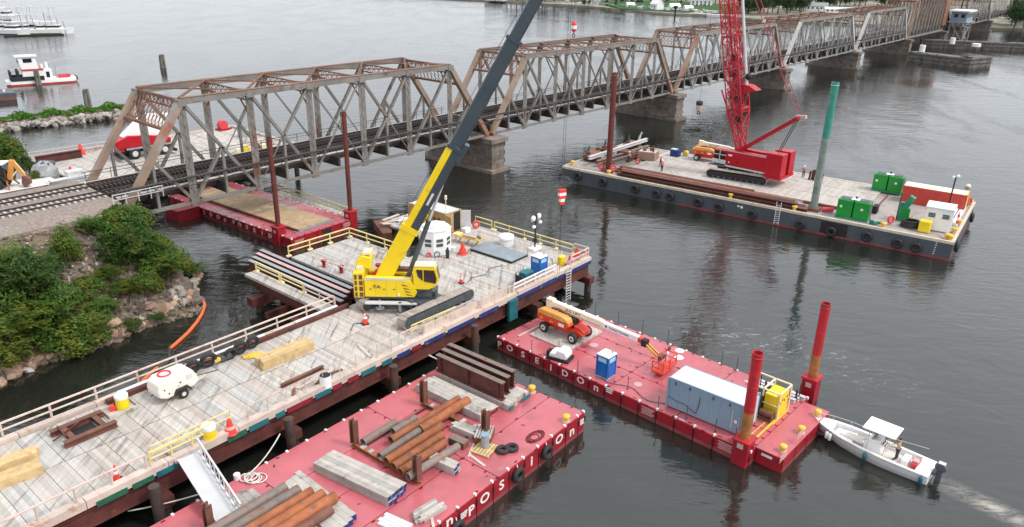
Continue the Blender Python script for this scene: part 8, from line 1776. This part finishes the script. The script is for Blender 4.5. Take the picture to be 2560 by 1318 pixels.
bh = thing("backhoe_loader", "backhoe loader with dark cab and orange digger arm by the tracks at left", "backhoe", at(6, 470, 7.55), math.radians(10))
for y in (-1.0, 1.0): w_ = part("wheel", MB().torus((0, y, .75), .50, .27, (0, 1, 0), 20, 8), M["rubber"], bh); part("rim", MB().tube((0, y - .2, .75), (0, y + .2, .75), .34, n=12), M["trackdark"], w_)
part("chassis", MB().box(-2.6, -.6, .6, .9, .6, 1.2), M["black"], bh); part("bonnet", MB().box(-3.0, -.6, 1.2, -1.0, .6, 2.0), M["bolyel"], bh, bevel=.06)
part("cab", MB().prism([(-.9, 1.2), (.8, 1.2), (.95, 2.0), (.7, 2.85), (-.8, 2.85)], -.8, .8, 'xz'), M["glass"], bh); part("cab_roof", MB().box(-.95, -.88, 2.855, .95, .88, 3.0), M["white"], bh); part("cab_post", MB().bar((.85, -.82, 1.2), (.75, -.82, 2.85), .09).bar((-.85, -.82, 1.2), (-.8, -.82, 2.85), .09), M["black"], bh); part("mudguard", MB().prism([(-.9, 1.1), (-.6, 1.5), (.6, 1.5), (.95, 1.0), (1.0, 1.1), (.65, 1.58), (-.65, 1.58), (-1, 1.15)], -1.25, -.75, 'xz'), M["black"], bh)
part("digger_arm", MB().bar((1.0, 0, 1.0), (1.7, 0, 3.2), .42, .5).bar((1.65, 0, 3.2), (2.6, 0, 1.3), .3, .38), M["hood"], bh); part("arm_cylinder", MB().tube((1.2, 0, 1.2), (2.2, 0, 2.2), .1).bar((2.0, -.1, 3.0), (2.75, -.1, 1.7), .1), M["cream"], bh); part("bucket", MB().prism([(2.5, 1.4), (3.1, 1.1), (3.1, .4), (2.5, .1), (2.3, .6)], -.4, .4, 'xz'), M["rustdark"], bh); part("stabiliser", MB().bar((.9, -.7, 1.0), (1.3, -1.3, .1), .16).bar((.9, .7, 1.0), (1.3, 1.3, .1), .16), M["rust"], bh)
gt = thing("tarpaulin_heap", "grey tarpaulin draped over a tall heap beside the tracks", "tarpaulin", at(118, 452, 6.9), .4); random.seed(5); part("sheet", MB().blob((0, 0, .9), 1.35, 14, 8, (1.1, .9, 1.15), .10), M["grey"], gt)
part("top_sheet", MB().blob((.2, .3, 2.0), .9, 10, 6, (1.3, .9, .5), .15), M["trackdark"], gt)
t = thing("cable_tray_stack", "stack of pale steel trays beside the far track", "steel trays", at(172, 458, 7.6), BR.a)
for i in range(6): part("tray", MB().boxc(random.uniform(-.3, .3), random.uniform(-.3, .3), i * .12, 4.2, .9, .09, random.uniform(-.1, .1)), M["lgrey"], t)
one("cabinet", MB().box(-.9, -.6, 0, .9, .6, 1.3), M["lgrey"], "light grey equipment cabinet beside the far track at the bridge end", "cabinet", at(190, 452, 7.6), BR.a, None, .04)
one("white_tub", MB().lathe([(.7, 0), (.75, .8)], n=14), M["white"], "white tub behind the orange digger arm", "tub", at(40, 425, 6.5))
rail_p = [at(232, 500, 7.9), at(318, 478, 7.9)]
railing("grey pipe railing at the bridge end beside the near track", [BR.w(-.9, -.9), BR.w(4.5, -.9)], 7.7, M["lgrey"], 1.2, 1.3, True, .04)
t = thing("pipe_bundle", "pale bent pipes lying beside the ballast at the near end post", "pipes", at(262, 523, 7.5), .3)
for i in range(4): part("pipe", MB().path([(-1.2, i * .25, .1), (0, i * .25 + .1, .15), (1.4, i * .25 + .6, .1)], .08, 6), M["lgrey"], t)
one("concrete_block", MB().box(-2.6, -.6, -.5, 2.6, .6, .75), M["tan"], "brown concrete block at the top of the wing wall", "block", BR.w(-1.4, -3.0, 6.9), BR.a + PI / 2 * 0, None, .05)
